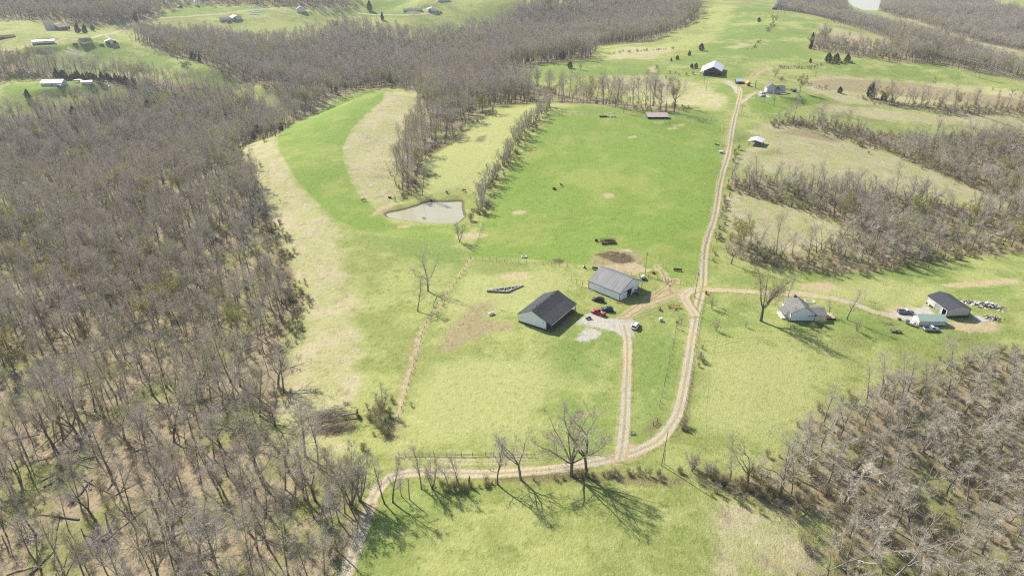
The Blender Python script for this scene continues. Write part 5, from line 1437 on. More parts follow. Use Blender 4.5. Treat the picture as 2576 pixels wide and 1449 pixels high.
# ------------------------------------------------------------------ white barn with weathered metal roof and lean-to
Bn, WB = site('white_barn', src(1814.8, 882.5), src(1867.8, 853.0), 'white metal barn with streaked grey roof, open dark doorway and side lean-to', 'barn')
LB = 15.2; full = 15.0; rid = 7.5
gp = lambda s: 3.45 + (7.1 - 3.45) * (1 - abs(s - rid) / rid)
wall(Bn, (0, 0), (WB, 0), [(0, gp(0)), (rid, gp(rid)), (WB, gp(WB))], [(4.7, 7.7, -.3, 2.95)], MT['white_siding'])
wall(Bn, (WB, LB), (0, LB), [(0, gp(WB)), (WB - rid, gp(rid)), (WB, gp(0))], [], MT['white_siding'])
wall(Bn, (0, LB), (0, 0), [(0, gp(0)), (LB, gp(0))], [], MT['white_side_y'])
wall(Bn, (WB, 0), (WB, LB), [(0, gp(WB)), (LB, gp(WB))], [(3, 6, -.3, 2.6)], MT['white_side_y'])
g = MB(); g.prism([(WB + .02, gp(WB)), (WB + .02, 3.3), (full, gp(full) - .15), (full, gp(full))], .02, .14); g.build('lean_to_gable', MT['white_siding'], Bn)
slab_roof(Bn, [(-.25, gp(0) - .02), (rid, gp(rid) + .1)], -.3, LB + .3, MT['grey_roof'], .1, trim=MT['trim'])
slab_roof(Bn, [(rid, gp(rid) + .1), (full + .25, gp(full) - .05)], -.3, LB + .3, MT['grey_roof'], .1, trim=MT['trim'])
MB().tube((rid, -.3, gp(rid) + .12), (rid, LB + .3, gp(rid) + .12), .12, 6).build('ridge_cap', MT['grey_roof'], Bn)
for x, y in ((0, 0), (WB, 0), (0, LB), (WB, LB)): MB().box((x, y, 1.6), (.18, .18, 3.6)).build('corner_trim', MT['trim'], Bn)
MB().box((-.02, LB / 2, .1), (.06, LB - .2, .3)).build('base_trim', MT['trim'], Bn)
for k in range(4): MB().box((full - .1, .2 + (LB - .4) * k / 3, 1.6), (.16, .16, 3.9)).build('lean_to_post', MT['wood'], Bn)
d = MB().box((3.2, -.06, 1.45), (2.6, .06, 2.8)); d.box((3.2, -.1, 1.45), (2.6, .03, .12)); d.build('sliding_door', MT['white'], Bn)
MB().box((5.4, -.08, 3.02), (6.8, .1, .12)).build('door_track', MT['trim'], Bn)

# ------------------------------------------------------------------ old white farmhouse
F, FW = site('white_farmhouse', src(2313.9, 941.5), src(2385, 941.5), 'old white clapboard farmhouse with grey shingle roof behind the huge bare tree', 'house')
FD_ = 9.0; m = FW / 2
wall(F, (0, 0), (FW, 0), [(0, 3.6), (m, 6.0), (FW, 3.0)], [], MT['old_white'])
wall(F, (FW, FD_), (0, FD_), [(0, 3.0), (FW - m, 6.0), (FW, 3.6)], [], MT['old_white'])
wall(F, (0, FD_), (0, 0), [(0, 3.6), (FD_, 3.6)], [], MT['old_white'])
wall(F, (FW, 0), (FW, FD_), [(0, 3.0), (FD_, 3.0)], [], MT['old_white'])
slab_roof(F, [(-.4, 3.42), (m, 6.08), (FW + .4, 2.85)], -.35, FD_ + .35, MT['grey_shingle'], .16)
MB().box((FW / 2, -.02, .05), (FW, .1, .5)).build('foundation', MT['dark_band'], F)
for s in (1.9,):
    pane_window(F, (0, 0), (FW, 0), s - .4, s + .4, 3.3, 4.5); pane_window(F, (0, 0), (FW, 0), s - .4, s + .4, 1.0, 2.3)
for s in (4.9, 5.65): pane_window(F, (0, 0), (FW, 0), s - .28, s + .28, 1.7, 2.3, bars=False)
pane_window(F, (0, FD_), (0, 0), 3, 4, 1.2, 2.5); pane_window(F, (0, FD_), (0, 0), 6, 7, 1.2, 2.5)
MB().box((m - .6, FD_ - .6, 5.9), (.7, .7, 1.5)).build('chimney', MT['brick'], F)
w2 = MB()
wing0, wing1 = FW + .05, FW + 4.2
wall(F, (wing0, .15), (wing1, .15), [(0, 2.5), (wing1 - wing0, 2.5)], [], MT['old_white'], name='wing_wall')
wall(F, (wing1, .15), (wing1, 7.5), [(0, 2.5), (3.67, 3.7), (7.35, 2.5)], [], MT['old_white'], name='wing_wall')
wall(F, (wing1, 7.5), (wing0, 7.5), [(0, 2.5), (wing1 - wing0, 2.5)], [], MT['old_white'], name='wing_wall')
r = MB(); r.add([(wing0 - 2.6, -.2, 2.42), (wing1 + .3, -.2, 2.42), (wing1 + .3, 3.8, 3.82), (wing0 - 2.6, 3.8, 3.82), (wing1 + .3, 7.85, 2.42), (wing0 - 1.0, 7.85, 2.42)], [(0, 1, 2, 3), (3, 2, 4, 5)])
ro = r.build('wing_roof', MT['grey_shingle'], F); ro.modifiers.new('thickness', 'SOLIDIFY').thickness = .15
pane_window(F, (wing0, .15), (wing1, .15), .5, .95, 1.1, 2.0, bars=False); MB().box((wing0 + 2.2, .1, 1.05), (.9, .08, 2.1)).build('door', MT['cream_paint'], F)
# west porch
p = MB(); p.add([(-2.6, 1.6, 2.45), (-.05, 1.6, 3.2), (-.05, 6.6, 3.2), (-2.6, 6.6, 2.45)], [(0, 1, 2, 3)]); po = p.build('porch_roof', MT['grey_shingle'], F); po.modifiers.new('thickness', 'SOLIDIFY').thickness = .14
MB().box((-1.3, 4.1, .3), (2.5, 5, .5)).build('porch_floor', MT['cream_paint'], F)
for y in (1.8, 4.1, 6.4): MB().box((-2.45, y, 1.4), (.14, .14, 2.1)).build('porch_post', MT['white'], F)
# deck at the east end
dk = MB().box((wing1 + 2.1, 3.2, .75), (3.8, 4.2, .14)); dk.build('deck', MT['newwood'], F)
for x, y in ((.4, 1.2), (4.0, 1.2), (4.0, 5.2), (.4, 5.2), (2.2, 1.2)): MB().box((wing1 + x, y, .75), (.12, .12, 1.7)).build('deck_post', MT['wood'], F)
r = MB().box((wing1 + 2.2, 1.2, 1.55), (3.6, .06, .1)).box((wing1 + 4.0, 3.2, 1.55), (.06, 4, .1)).box((wing1 + 2.2, 1.2, 1.15), (3.6, .05, .06)).box((wing1 + 4.0, 3.2, 1.15), (.05, 4, .06)); r.build('deck_railing', MT['newwood'], F)
e = empty('cellar_frame', G(*src(2372, 884))); tag(e, 'pale timber frame lying on the grass behind the farmhouse', 'frame')
for (x, y, a, b) in ((0, 1.2, 3.2, .25), (0, -1.2, 3.2, .25), (-1.6, 0, .25, 2.2), (1.6, 0, .25, 2.2)): MB().box((x, y, .15), (a, b, .3)).build('plank', MT['cream_paint'], e)

# ------------------------------------------------------------------ charcoal roofed workshop
S, SW = site('workshop', src(2712.5, 889), src(2770.5, 931), 'beige metal workshop with charcoal roof, two big doors and dark base band', 'garage')
Sr = G(*src(2835, 928.5)); loc = Matrix.Rotation(-S.rotation_euler[2], 3, 'Z') @ (Sr - S.location); SD = loc.y
e_, rz_ = 3.6, 5.0
sl = [(0.9, 1.8, -.3, 2.1), (4.7, 8.2, -.3, 3.0), (9.0, min(12.6, SW - .5), -.3, 3.0)]
wall(S, (0, 0), (SW, 0), [(0, e_), (SW, e_)], sl, MT['tan_metal'])
wall(S, (SW, 0), (SW, SD), [(0, e_), (SD / 2, rz_), (SD, e_)], [], MT['tan_metal_y'], base=.9)
wall(S, (SW, SD), (0, SD), [(0, e_), (SW, e_)], [], MT['tan_metal'])
wall(S, (0, SD), (0, 0), [(0, e_), (SD / 2, rz_), (SD, e_)], [], MT['tan_metal_y'])
MB().box((SW - .06, SD / 2, .3), (.2, SD, 1.2)).build('base_band', MT['dark_band'], S)
b = MB()
for a, c in ((0.05, .85), (1.85, 4.65)): b.box(((a + c) / 2, -.03, .3), (c - a, .06, .9))
b.build('base_band', MT['dark_band'], S)
r = MB(); r.prism([(-.3, e_ - .08), (SD / 2, rz_ + .08), (SD + .3, e_ - .08), (SD + .3, e_ - .2), (SD / 2, rz_ - .04), (-.3, e_ - .2)], -.3, SW + .3, 'x'); r.build('roof', MT['dark_metal'], S)
MB().box((1.35, .06, 1.05), (.9, .08, 2.1)).build('entry_door', MT['white'], S)
pane_window(S, (0, 0), (SW, 0), 2.8, 3.7, 1.5, 2.5)
dr = MB()
for k in range(6): dr.box((6.45, .1, .25 + k * .5), (3.4, .06, .47))
dr.build('roll_up_door', MT['steel'], S)
for a, c in ((4.7, 8.2), (9.0, sl[2][1])):
    t = MB().box((a, -.03, 1.5), (.14, .06, 3)).box((c, -.03, 1.5), (.14, .06, 3)).box(((a + c) / 2, -.03, 3.02), (c - a, .06, .14)); t.build('door_trim', MT['white'], S)
for x, y in ((SW, 0), (SW, SD)): MB().box((x + .03, y, 1.8), (.12, .12, 3.6)).build('corner_trim', MT['trim'], S)
cs = empty('concrete_apron', G(*src(2870, 935))); tag(cs, 'pale concrete slab beside the workshop end', 'slab'); cs.rotation_euler[2] = S.rotation_euler[2]
MB().box((0, 0, .04), (4.5, 3.2, .16)).build('slab', MT['concrete'], cs)

# ------------------------------------------------------------------ green roofed building
T, TW = site('green_roofed_building', src(2690.5, 955), src(2768.6, 956), 'long low cream building with pale green metal roof in front of the workshop')
TD = 4.6
for a, b_, pr in (((0, 0), (TW, 0), [(0, 2.3), (TW, 2.3)]), ((TW, 0), (TW, TD), [(0, 2.3), (TD / 2, 3.7), (TD, 2.3)]), ((TW, TD), (0, TD), [(0, 2.3), (TW, 2.3)]), ((0, TD), (0, 0), [(0, 2.3), (TD / 2, 3.7), (TD, 2.3)])):
    wall(T, a, b_, pr, [], MT['cream'])
r = MB(); r.prism([(-.3, 2.2), (TD / 2, 3.8), (TD + .3, 2.2), (TD + .3, 2.1), (TD / 2, 3.68), (-.3, 2.1)], -.3, TW + .3, 'x'); r.build('roof', MT['green_metal'], T)
for s in (2.6, 7.6): pane_window(T, (0, 0), (TW, 0), s - .35, s + .35, 1.1, 1.9, bars=False)
MB().box((TW / 2, -.03, .1), (TW, .06, .5)).build('base_band', MT['dark_band'], T)
# ------------------------------------------------------------------ barns, sheds and the far houses
def block(name, uvA, uvB, label, depth, eave, ridge, wallm, roofm, axis='x', cat='building', windows=(), door=None, over=.35, chimney=None, base=None, openings=()):
    e, w = site(name, uvA, uvB, label, cat)
    if axis == 'x':      # ridge along the front
        wall(e, (0, 0), (w, 0), [(0, eave), (w, eave)], list(openings), wallm); wall(e, (w, depth), (0, depth), [(0, eave), (w, eave)], [], wallm)
        wall(e, (w, 0), (w, depth), [(0, eave), (depth / 2, ridge), (depth, eave)], [], wallm); wall(e, (0, depth), (0, 0), [(0, eave), (depth / 2, ridge), (depth, eave)], [], wallm)
        r = MB(); k = (ridge - eave) / (depth / 2) * over
        r.prism([(-over, eave - k), (depth / 2, ridge + .06), (depth + over, eave - k), (depth + over, eave - k - .16), (depth / 2, ridge - .1), (-over, eave - k - .16)], -over, w + over, 'x'); r.build('roof', roofm, e)
    else:
        wall(e, (0, 0), (w, 0), [(0, eave), (w / 2, ridge), (w, eave)], list(openings), wallm); wall(e, (w, depth), (0, depth), [(0, eave), (w / 2, ridge), (w, eave)], [], wallm)
        wall(e, (w, 0), (w, depth), [(0, eave), (depth, eave)], [], wallm); wall(e, (0, depth), (0, 0), [(0, eave), (depth, eave)], [], wallm)
        k = (ridge - eave) / (w / 2) * over
        slab_roof(e, [(-over, eave - k), (w / 2, ridge + .06), (w + over, eave - k)], -over, depth + over, roofm, .14)
    for s in windows:
        s0, z0 = s[0] * w, s[1]; pane_window(e, (0, 0), (w, 0), s0 - .5, s0 + .5, z0, z0 + (s[2] if len(s) > 2 else 1.2), bars=False)
    if door is not None: MB().box((door * w, -.05, 1.05), (1.0, .08, 2.1)).build('door', MT['wood'], e)
    if chimney is not None: MB().box((chimney * w, depth / 2 + .5, ridge + .3), (.8, .7, 1.6)).build('chimney', MT['brick'], e)
    if base: MB().box((w / 2, -.06, base / 2 - .1), (w, .1, base + .2)).build('foundation', MT['dark_band'], e)
    return e, w

B2, bw = block('tobacco_barn', src(2061.5, 222), src(2112, 224), 'big weathered black barn with bright tin roof at the top of the road', 34, 4.3, 7.6, MT['barn_black'], MT['tin'], 'y', 'barn', openings=[(4.3, 7.9, -.3, 3.3), (11.6, 14.4, -.3, 2.3)], over=.6)
MB().box((6.0, -.12, 3.5), (7.2, .12, .16)).build('door_track', MT['greywood'], B2)
m_ = MB()
for k in range(40): m_.box((.2 + k * (bw - .4) / 39, -.03, 2.1 if not (4.2 < .2 + k * (bw - .4) / 39 < 8.0 or 11.5 < .2 + k * (bw - .4) / 39 < 14.5) else 3.9), (.07, .05, 4.2 if not (4.2 < .2 + k * (bw - .4) / 39 < 8.0 or 11.5 < .2 + k * (bw - .4) / 39 < 14.5) else .6))
m_.build('batten', MT['barn_black'], B2)
le = MB().prism([(-3.2, 2.8), (-.6, 3.85), (-.6, 3.75), (-3.2, 2.68)], -.4, 33); le.build('lean_to_roof', MT['tin'], B2)
for k in range(6): MB().box((-3.0, .3 + k * 6.4, 1.2), (.2, .2, 3.1)).build('lean_to_post', MT['greywood'], B2)
block('tool_shed', src(2157, 247), src(2182.5, 247.5), 'small black board shed with white tin roof beside the orange crib', 5, 2.3, 3.8, MT['barn_black'], MT['tin'], 'x', 'shed', openings=[(2.4, 3.9, -.3, 1.9)])
C_, cw = block('corn_crib', src(2188, 253.5), src(2197.5, 253.5), 'small bright orange shed with orange roof next to the black tin roofed shed', 4.2, 2.6, 3.6, MT['orange'], MT['orange_roof'], 'y', 'shed')
MB().box((cw * .5, -.05, 1.0), (.9, .08, 1.9)).build('door', MT['wood'], C_)
# hilltop house
Hh, hw = block('hilltop_house', src(2246, 274.5), src(2270, 275), 'grey white two storey house with steep front gable on the hilltop', 9, 4.6, 7.6, MT['grey_siding'], MT['grey_shingle'], 'y', 'house', windows=[(.42, 3.9), (.62, 3.9), (.3, 1.0, 1.6), (.72, 1.0, 1.6)])
wall(Hh, (hw + .02, .8), (hw + 7.4, .8), [(0, 3.0), (7.38, 3.0)], [], MT['grey_siding'], name='wing_wall'); wall(Hh, (hw + 7.4, .8), (hw + 7.4, 7.4), [(0, 3.0), (3.3, 5.4), (6.6, 3.0)], [], MT['grey_siding'], name='wing_wall')
wall(Hh, (hw + 7.4, 7.4), (hw + .02, 7.4), [(0, 3.0), (7.38, 3.0)], [], MT['grey_siding'], name='wing_wall')
r = MB(); r.prism([(.4, 2.75), (4.1, 5.5), (7.8, 2.75), (7.8, 2.6), (4.1, 5.34), (.4, 2.6)], hw * .5, hw + 7.8, 'x'); r.build('wing_roof', MT['grey_shingle'], Hh)
for s in (1.6, 2.6, 5.0, 6.0): pane_window(Hh, (hw, .8), (hw + 7.4, .8), s - .4, s + .4, 1.0, 2.3, bars=False)
d_ = MB().prism([(hw + 1.2, 3.6), (hw + 2.6, 3.6), (hw + 2.6, 4.6), (hw + 1.9, 5.1), (hw + 1.2, 4.6)], 1.6, 3.6); d_.build('dormer', MT['dark_band'], Hh)
pf = MB().box((hw + 5.6, -1.6, .35), (5, 4.4, .5)).build('porch_floor', MT['greywood'], Hh)
for x in (hw + 3.2, hw + 5.6, hw + 8.0): MB().box((x, -3.7, 1.1), (.14, .14, 1.7)).build('porch_post', MT['white'], Hh)
yf = empty('garden_fence', G(*src(2300, 284))); tag(yf, 'weathered board fence round the yard beside the hilltop house', 'fence')
pts_ = [G(*src(u, v)) for u, v in ((2284, 288), (2312, 290), (2342, 294), (2339, 280), (2331, 268), (2300, 265))]
for a, b in zip(pts_[:-1], pts_[1:]):
    n_ = max(2, int((b - a).length / 2.4)); 
    for k in range(n_):
        p, q = a.lerp(b, k / n_) - yf.location, a.lerp(b, (k + 1) / n_) - yf.location
        rz = math.atan2(q.y - p.y, q.x - p.x); c = (p + q) / 2
        MB().box((p.x, p.y, p.z + .6), (.14, .14, 1.5)).build('fence_post', MT['post'], yf)
        m_ = MB()
        for z in (.35, .75, 1.15): m_.box((c.x, c.y, c.z + z), ((q - p).length - .16, .04, .2), rz)
        m_.build('rail', MT['greywood'], yf)
block('garden_shed', src(2322, 270), src(2333, 271), 'little dark garden shed in the fenced yard beside the hilltop house', 2.6, 2.0, 2.7, MT['barn_black'], MT['tin_grey'], 'x', 'shed')
# open pole shed
Os, ow = site('pole_shed', src(2192, 426.5), src(2229, 431), 'open pole shed with bright tin roof standing alone in the grass east of the road', 'shed')
od = 9.5
slab_roof(Os, [(-.5, 2.75), (ow / 2, 3.75), (ow + .5, 2.75)], -.5, od + .5, MT['tin'], .08)
for x in (.1, ow - .1):
    for k in range(4): MB().box((x, .1 + (od - .2) * k / 3, 1.1), (.18, .18, 3.2)).build('post', MT['wood'], Os)
for x in (.1, ow - .1): MB().box((x, od / 2, 2.62), (.08, od, .2)).build('beam', MT['wood'], Os)
for k in range(4): MB().box((ow / 2, .1 + (od - .2) * k / 3, 2.66), (ow - .3, .1, .16)).build('tie_beam', MT['wood'], Os)
MB().box((ow - .02, od / 2, 1.0), (.06, od - .4, 2.0)).build('side_boarding', MT['greywood'], Os)
MB().box((ow / 2, od - .02, 1.1), (ow - .4, .06, 2.2)).build('back_boarding', MT['greywood'], Os)
# low loafing shed
Ls, lw = site('loafing_shed', src(1898, 349.5), src(1957.5, 349.5), 'long low cattle shed with pinkish roof at the far edge of the big pasture', 'shed')
r = MB(); r.prism([(-.6, 1.55), (6.6, 2.9), (6.6, 2.78), (-.6, 1.43)], -.4, lw + .4, 'x'); r.build('roof', MT['pink_shingle'], Ls)
wall(Ls, (lw, 6), (0, 6), [(0, 2.6), (lw, 2.6)], [], MT['barn_black']); wall(Ls, (lw, 0), (lw, 6), [(0, 1.5), (6, 2.6)], [], MT['barn_black']); wall(Ls, (0, 6), (0, 0), [(0, 2.6), (6, 1.5)], [], MT['barn_black'])
for k in range(7): MB().box((.1 + (lw - .2) * k / 6, .1, .6), (.16, .16, 1.9)).build('post', MT['greywood'], Ls)
for x0 in (-2.5,):
    g_ = MB()
    for z in (.4, .8, 1.2): g_.tube((x0 - 1.5, 0, z), (x0 + 2.2, 0, z), .04, 5)
    for x in (x0 - 1.5, x0 + .3, x0 + 2.2): g_.tube((x, 0, 0), (x, 0, 1.3), .05, 5)
    ge = empty('pen_gate', Ls.location, Ls.rotation_euler[2]); tag(ge, 'grey tube pen gate at the end of the pinkish cattle shed', 'gate'); g_.build('gate_frame', MT['steel'], ge)
# houses in the west
block('ranch_house', src(96, 134), src(162, 130), 'long white ranch house with flat pale roof and dark lower storey', 8.5, 3.6, 4.5, MT['cream_paint'], MT['tin'], 'x', 'house', windows=[(.12, 1.9), (.28, 1.9), (.45, 1.9), (.5, 1.9), (.72, 1.9), (.8, 1.9), (.9, 1.9)], base=1.3, chimney=.75)
block('cottage', src(242, 132), src(272.5, 126), 'cream house with dark brown roof between the ranch house and the small garage', 9, 2.9, 5.6, MT['cream_paint'], MT['brown_shingle'], 'x', 'house', windows=[(.25, 1.0), (.55, 1.0), (.8, 1.0)], base=.4)
block('garage', src(309, 131), src(343, 130.5), 'cream garage with grey roof and two dark doors on the western lawn', 8, 3.0, 4.6, MT['cream_paint'], MT['tin_grey'], 'y', 'garage', openings=[(1.2, 4.6, -.3, 2.5), (7.4, 10.4, -.3, 2.5)])
block('farm_cottage', src(136, 90), src(164, 90), 'tall house with tan roof among the trees above the ranch house', 9, 5.4, 8.4, MT['grey_siding'], MT['tan_shingle'], 'x', 'house', windows=[(.3, 3.4), (.7, 3.4), (.3, 1.0), (.7, 1.0)])
block('brick_house', src(175, 91), src(208, 90), 'brick house with faded red roof among the trees above the brown roofed house', 9, 3.6, 6.4, MT['brick'], MT['pink_shingle'], 'x', 'house', windows=[(.2, 1.0), (.5, 1.0), (.8, 1.0)])
block('roadside_house', src(-9, 119), src(45, 110), 'low dark house cut by the picture edge where the western lane comes in', 8, 2.8, 4.4, MT['brick'], MT['brown_shingle'], 'x', 'house', windows=[(.5, .9), (.75, .9)])
block('metal_house', src(121, 254), src(182, 253), 'pale grey metal house on the lawn below the cedar row', 10, 3.0, 5.0, MT['grey_siding'], MT['tin_grey'], 'x', 'house', windows=[(.35, 1.0), (.7, 1.0)], door=.52)
block('metal_shed', src(239, 249.5), src(272, 249), 'low grey metal shed with white roof east of the pale grey metal house', 5, 2.4, 3.2, MT['steel'], MT['tin'], 'x', 'shed')
e, w = site('carport', src(214, 244), src(237, 244), 'open carport with white roof joining the low metal shed', 'carport')
slab_roof(e, [(-.2, 2.3), (w / 2, 2.75), (w + .2, 2.3)], 0, 5, MT['tin'], .06)
for x in (.1, w - .1):
    for y in (.2, 2.5, 4.8): MB().box((x, y, 1.0), (.1, .1, 2.6)).build('post', MT['steel'], e)
block('red_roofed_house', src(400, 41), src(437, 38), 'low dark house with maroon roof at the wood edge by the far lane', 9, 3.0, 5.2, MT['brick'], MT['brown_shingle'], 'x', 'house', windows=[(.2, 1.0), (.45, 1.0), (.75, 1.0)])
block('bungalow', src(644, 63.5), src(679, 60), 'long grey bungalow beside the white gabled garage on the far lane', 10, 3.0, 4.8, MT['grey_siding'], MT['grey_shingle'], 'x', 'house', windows=[(.2, 1.0), (.5, 1.0)])
block('gabled_garage', src(682, 60), src(710, 57), 'white gabled garage next to the long grey bungalow', 9, 3.2, 5.6, MT['cream_paint'], MT['tin_grey'], 'y', 'garage', openings=[(2, 5, -.3, 2.6)])
block('gabled_house', src(869, 36.5), src(894, 36.5), 'white house with pointed front gable above the valley wood', 10, 4.2, 7.4, MT['cream_paint'], MT['tin_grey'], 'y', 'house', windows=[(.3, 1.2), (.7, 1.2), (.5, 4.4)])
block('brick_ranch', src(1183, 38), src(1236, 35), 'long brown ranch house beside the valley road', 9, 2.8, 5.0, MT['brick'], MT['grey_shingle'], 'x', 'house', windows=[(.2, 1.0), (.4, 1.0), (.6, 1.0), (.85, 1.0)])
block('white_garage', src(1253, 34.5), src(1280, 35), 'white garage beside the long brown ranch house', 9, 3.4, 5.6, MT['white'], MT['tin'], 'y', 'garage', openings=[(2, 5, -.3, 2.6)])
block('slate_house', src(1283, 6), src(1317, 5), 'house with slate blue roof at the top of the picture', 9, 3.4, 5.8, MT['grey_siding'], MT['dark_metal'], 'x', 'house', windows=[(.3, 1.2), (.7, 1.2)])
block('hay_shed', src(2273, 30), src(2288, 30), 'small dark shed under the power line poles at the far field corner', 5, 2.2, 3.0, MT['barn_black'], MT['dark_metal'], 'x', 'shed')
block('pale_cottage', src(571, 17), src(580, 17), 'narrow pale house wall half hidden by dark spruces on the far lane', 6, 5, 7, MT['white'], MT['tin'], 'y', 'house')
for k in range(3):
    p = G(*src(742 + k * 8, 43 - k * 5)); e = empty('solar_panel', p, R(2)); tag(e, ['front', 'middle', 'back'][k] + ' row of grey tilted panels on the lawn east of the gabled garage', 'solar panel')
    MB().box((0, 0, 1.2), (13, 2.4, .08), 0, (R(25), 0)).build('panel', MT['bluegrey'], e)
    for x in (-5, 0, 5): MB().box((x, .3, .5), (.12, .12, 1.4)).build('leg', MT['steel'], e)

# ------------------------------------------------------------------ vehicles
def wheel(parent, x, y, r, w=.24):
    o = MB().tube((x, y - w / 2, r), (x, y + w / 2, r), r, 14).build('wheel', MT['rubber'], parent)
    s = 1 if y > 0 else -1
    MB().tube((x, y + s * (w / 2 - .02), r), (x, y + s * (w / 2 + .015), r), r * .62, 10).build('rim', MT['rim'], o)
def car(name, uvF, uvR, label, cat, mat, kind='suv', L=4.7, W=1.86, H=1.75, clad=None, top=None):
    """front and rear ends read from the photograph; x runs forward"""
    a, b = G(*uvF), G(*uvR); c = (a + b) / 2; d = a - b
    e = empty(name, (c.x, c.y, float(ground_z(c.x, c.y)[0])), math.atan2(d.y, d.x)); tag(e, label, cat)
    h = L / 2; w = W / 2
    belt = H * .56; hood = H * .55
    def ring(x, zb, zt, hw, tw): return [(x, -hw, zb), (x, -hw * 1.0, (zb + zt) / 2), (x, -tw, zt), (x, tw, zt), (x, hw, (zb + zt) / 2), (x, hw, zb)]
    m = MB()
    if kind == 'pickup':
        rings = [ring(-h, .5, belt, w * .95, w * .92), ring(-h + .1, .36, belt + .02, w, w * .95), ring(-.25, .34, belt + .02, w, w * .95), ring(h * .42, .34, belt, w, w * .95), ring(h * .93, .36, hood, w * .97, w * .9), ring(h, .42, hood - .22, w * .9, w * .84)]
    else:
        rings = [ring(-h, .5, belt - .05, w * .9, w * .88), ring(-h + .12, .36, belt + .02, w * .98, w * .95), ring(0, .33, belt + .03, w, w * .97), ring(h * .42, .33, belt, w, w * .96), ring(h * .9, .35, hood, w * .97, w * .9), ring(h, .42, hood - .2, w * .88, w * .82)]
    m.loft(rings); m.build('body', mat, e, True, .0)
    x0, x1 = (-.35, h * .48) if kind == 'pickup' else (-h + .12, h * .44)
    r0, r1 = (x0 + .12, x1 - .75) if kind == 'pickup' else (x0 + .35, x1 - .85)
    tw, bw_ = w * .78, w * .93
    g = MB(); g.hexa([(x0, -bw_, belt), (x1, -bw_, belt), (x1, bw_, belt), (x0, bw_, belt), (r0, -tw, H - .06), (r1, -tw, H - .06), (r1, tw, H - .06), (r0, tw, H - .06)]); g.build('window', MT['glass'], e)
    t = MB(); t.hexa([(r0 - .05, -tw - .02, H - .09), (r1 + .05, -tw - .02, H - .09), (r1 + .05, tw + .02, H - .09), (r0 - .05, tw + .02, H - .09), (r0 + .05, -tw + .08, H), (r1 - .1, -tw + .08, H), (r1 - .1, tw - .08, H), (r0 + .05, tw - .08, H)])
    for s in (-1, 1):
        for (xa, xb) in ((x0, r0), (x1, r1), ((x0 + x1) / 2 - .1, (r0 + r1) / 2)) + (((x0 + .9, r0 + .75),) if kind != 'pickup' else ()):
            t.tube((xa, s * bw_, belt), (xb, s * (tw + .01), H - .07), .055, 5)
    t.build('roof', top or mat, e)
    if kind == 'pickup':
        bd = MB()
        bd.box((-h / 2 - .2, w * .93, belt + .12), (h - .5, .1, .3)).box((-h / 2 - .2, -w * .93, belt + .12), (h - .5, .1, .3)).box((-h + .08, 0, belt + .1), (.1, W * .9, .3)).box((-.42, 0, belt + .12), (.06, W * .86, .3)); bd.build('bed_side', mat, e)
        MB().box((-h / 2 - .2, 0, belt + .035), (h - .55, W * .86, .04)).build('bed_floor', MT['black'], e)
    for x in (h * .62, -h * .62):
        for s in (-1, 1): wheel(e, x, s * (w - .1), .36)
    for s in (-1, 1):
        MB().box((h - .04, s * w * .66, hood - .22), (.1, .36, .16)).build('headlight', MT['lamp'], e)
        MB().box((-h + .02, s * w * .78, belt - .1), (.08, .2, .26)).build('tail_light', MT['tail'], e)
        MB().box((x1 - .35, s * (w + .1), belt + .12), (.14, .2, .16)).build('mirror', MT['black'], e)
    MB().box((h - .02, 0, .46), (.16, W * .86, .2)).build('bumper', clad or MT['black'], e); MB().box((-h, 0, .5), (.16, W * .86, .2)).build('bumper', clad or MT['black'], e)
    MB().box((h - .06, 0, hood - .22), (.1, W * .4, .2)).build('grille', MT['black'], e)
    if kind == 'suv':
        for s in (-1, 1): MB().tube((r0 + .15, s * tw * .85, H + .04), (r1 - .15, s * tw * .85, H + .04), .03, 5).build('roof_rail', MT['black'], e)
    return e
car('parked_car', src(1738.6, 879.5), src(1765.5, 885), 'black sport utility car on the grass in front of the white barn wall', 'car', MT['blackcar'])
car('parked_car', src(1762, 910.8), src(1793.5, 912.2), 'dark blue sport utility car beside the red pickup', 'car', MT['navy'])
rp = car('pickup_truck', src(1735.5, 914.5), src(1769, 926), 'red pickup truck with loaded bed between the house and the barn', 'truck', MT['red'], 'pickup', 5.7, 1.95, 1.85)
ld = MB()
for k in range(7): ld.box((-1.1 - .22 * k, rs.uniform(-.5, .5), 1.22 + rs.uniform(0, .12)), (.5, .4, .3), rs.uniform(0, 1.5))
e = empty('truck_load', rp.location, rp.rotation_euler[2]); tag(e, 'pile of white and grey junk in the bed of the red pickup', 'load'); ld.build('junk', MT['stone'], e)
car('parked_car', src(1868.5, 950.5), src(1856, 968), 'white sport utility car parked at the top of the gravel driveway', 'car', MT['whitecar'], 'suv', 4.8, 1.95, 1.8)
car('pickup_truck', src(2672, 919), src(2632.5, 917), 'blue grey pickup truck parked in the workshop yard', 'truck', MT['bluegrey'], 'pickup', 5.6, 1.95, 1.8, top=MT['white'])
car('pickup_truck', src(2749, 969), src(2706, 968), 'white and dark pickup truck in front of the green roofed building', 'truck', MT['silver'], 'pickup', 5.6, 1.95, 1.85, top=MT['white'])
car('parked_car', src(2225.5, 285), src(2244, 284), 'silver car parked nearer the lane at the hilltop house', 'car', MT['silver'], 'sedan', 4.7, 1.8, 1.5)
car('parked_car', src(2229, 276), src(2243, 275), 'pale car parked close to the wall of the hilltop house', 'car', MT['whitecar'], 'sedan', 4.6, 1.8, 1.5)
car('parked_car', src(291, 133), src(303, 134), 'dark red car on the drive of the western garage', 'car', MT['brick'], 'sedan', 4.6, 1.8, 1.5)
car('parked_car', src(212, 130), src(226, 131), 'red car on the pale drive beside the brown roofed cream house', 'car', MT['red'], 'sedan', 4.6, 1.8, 1.5)
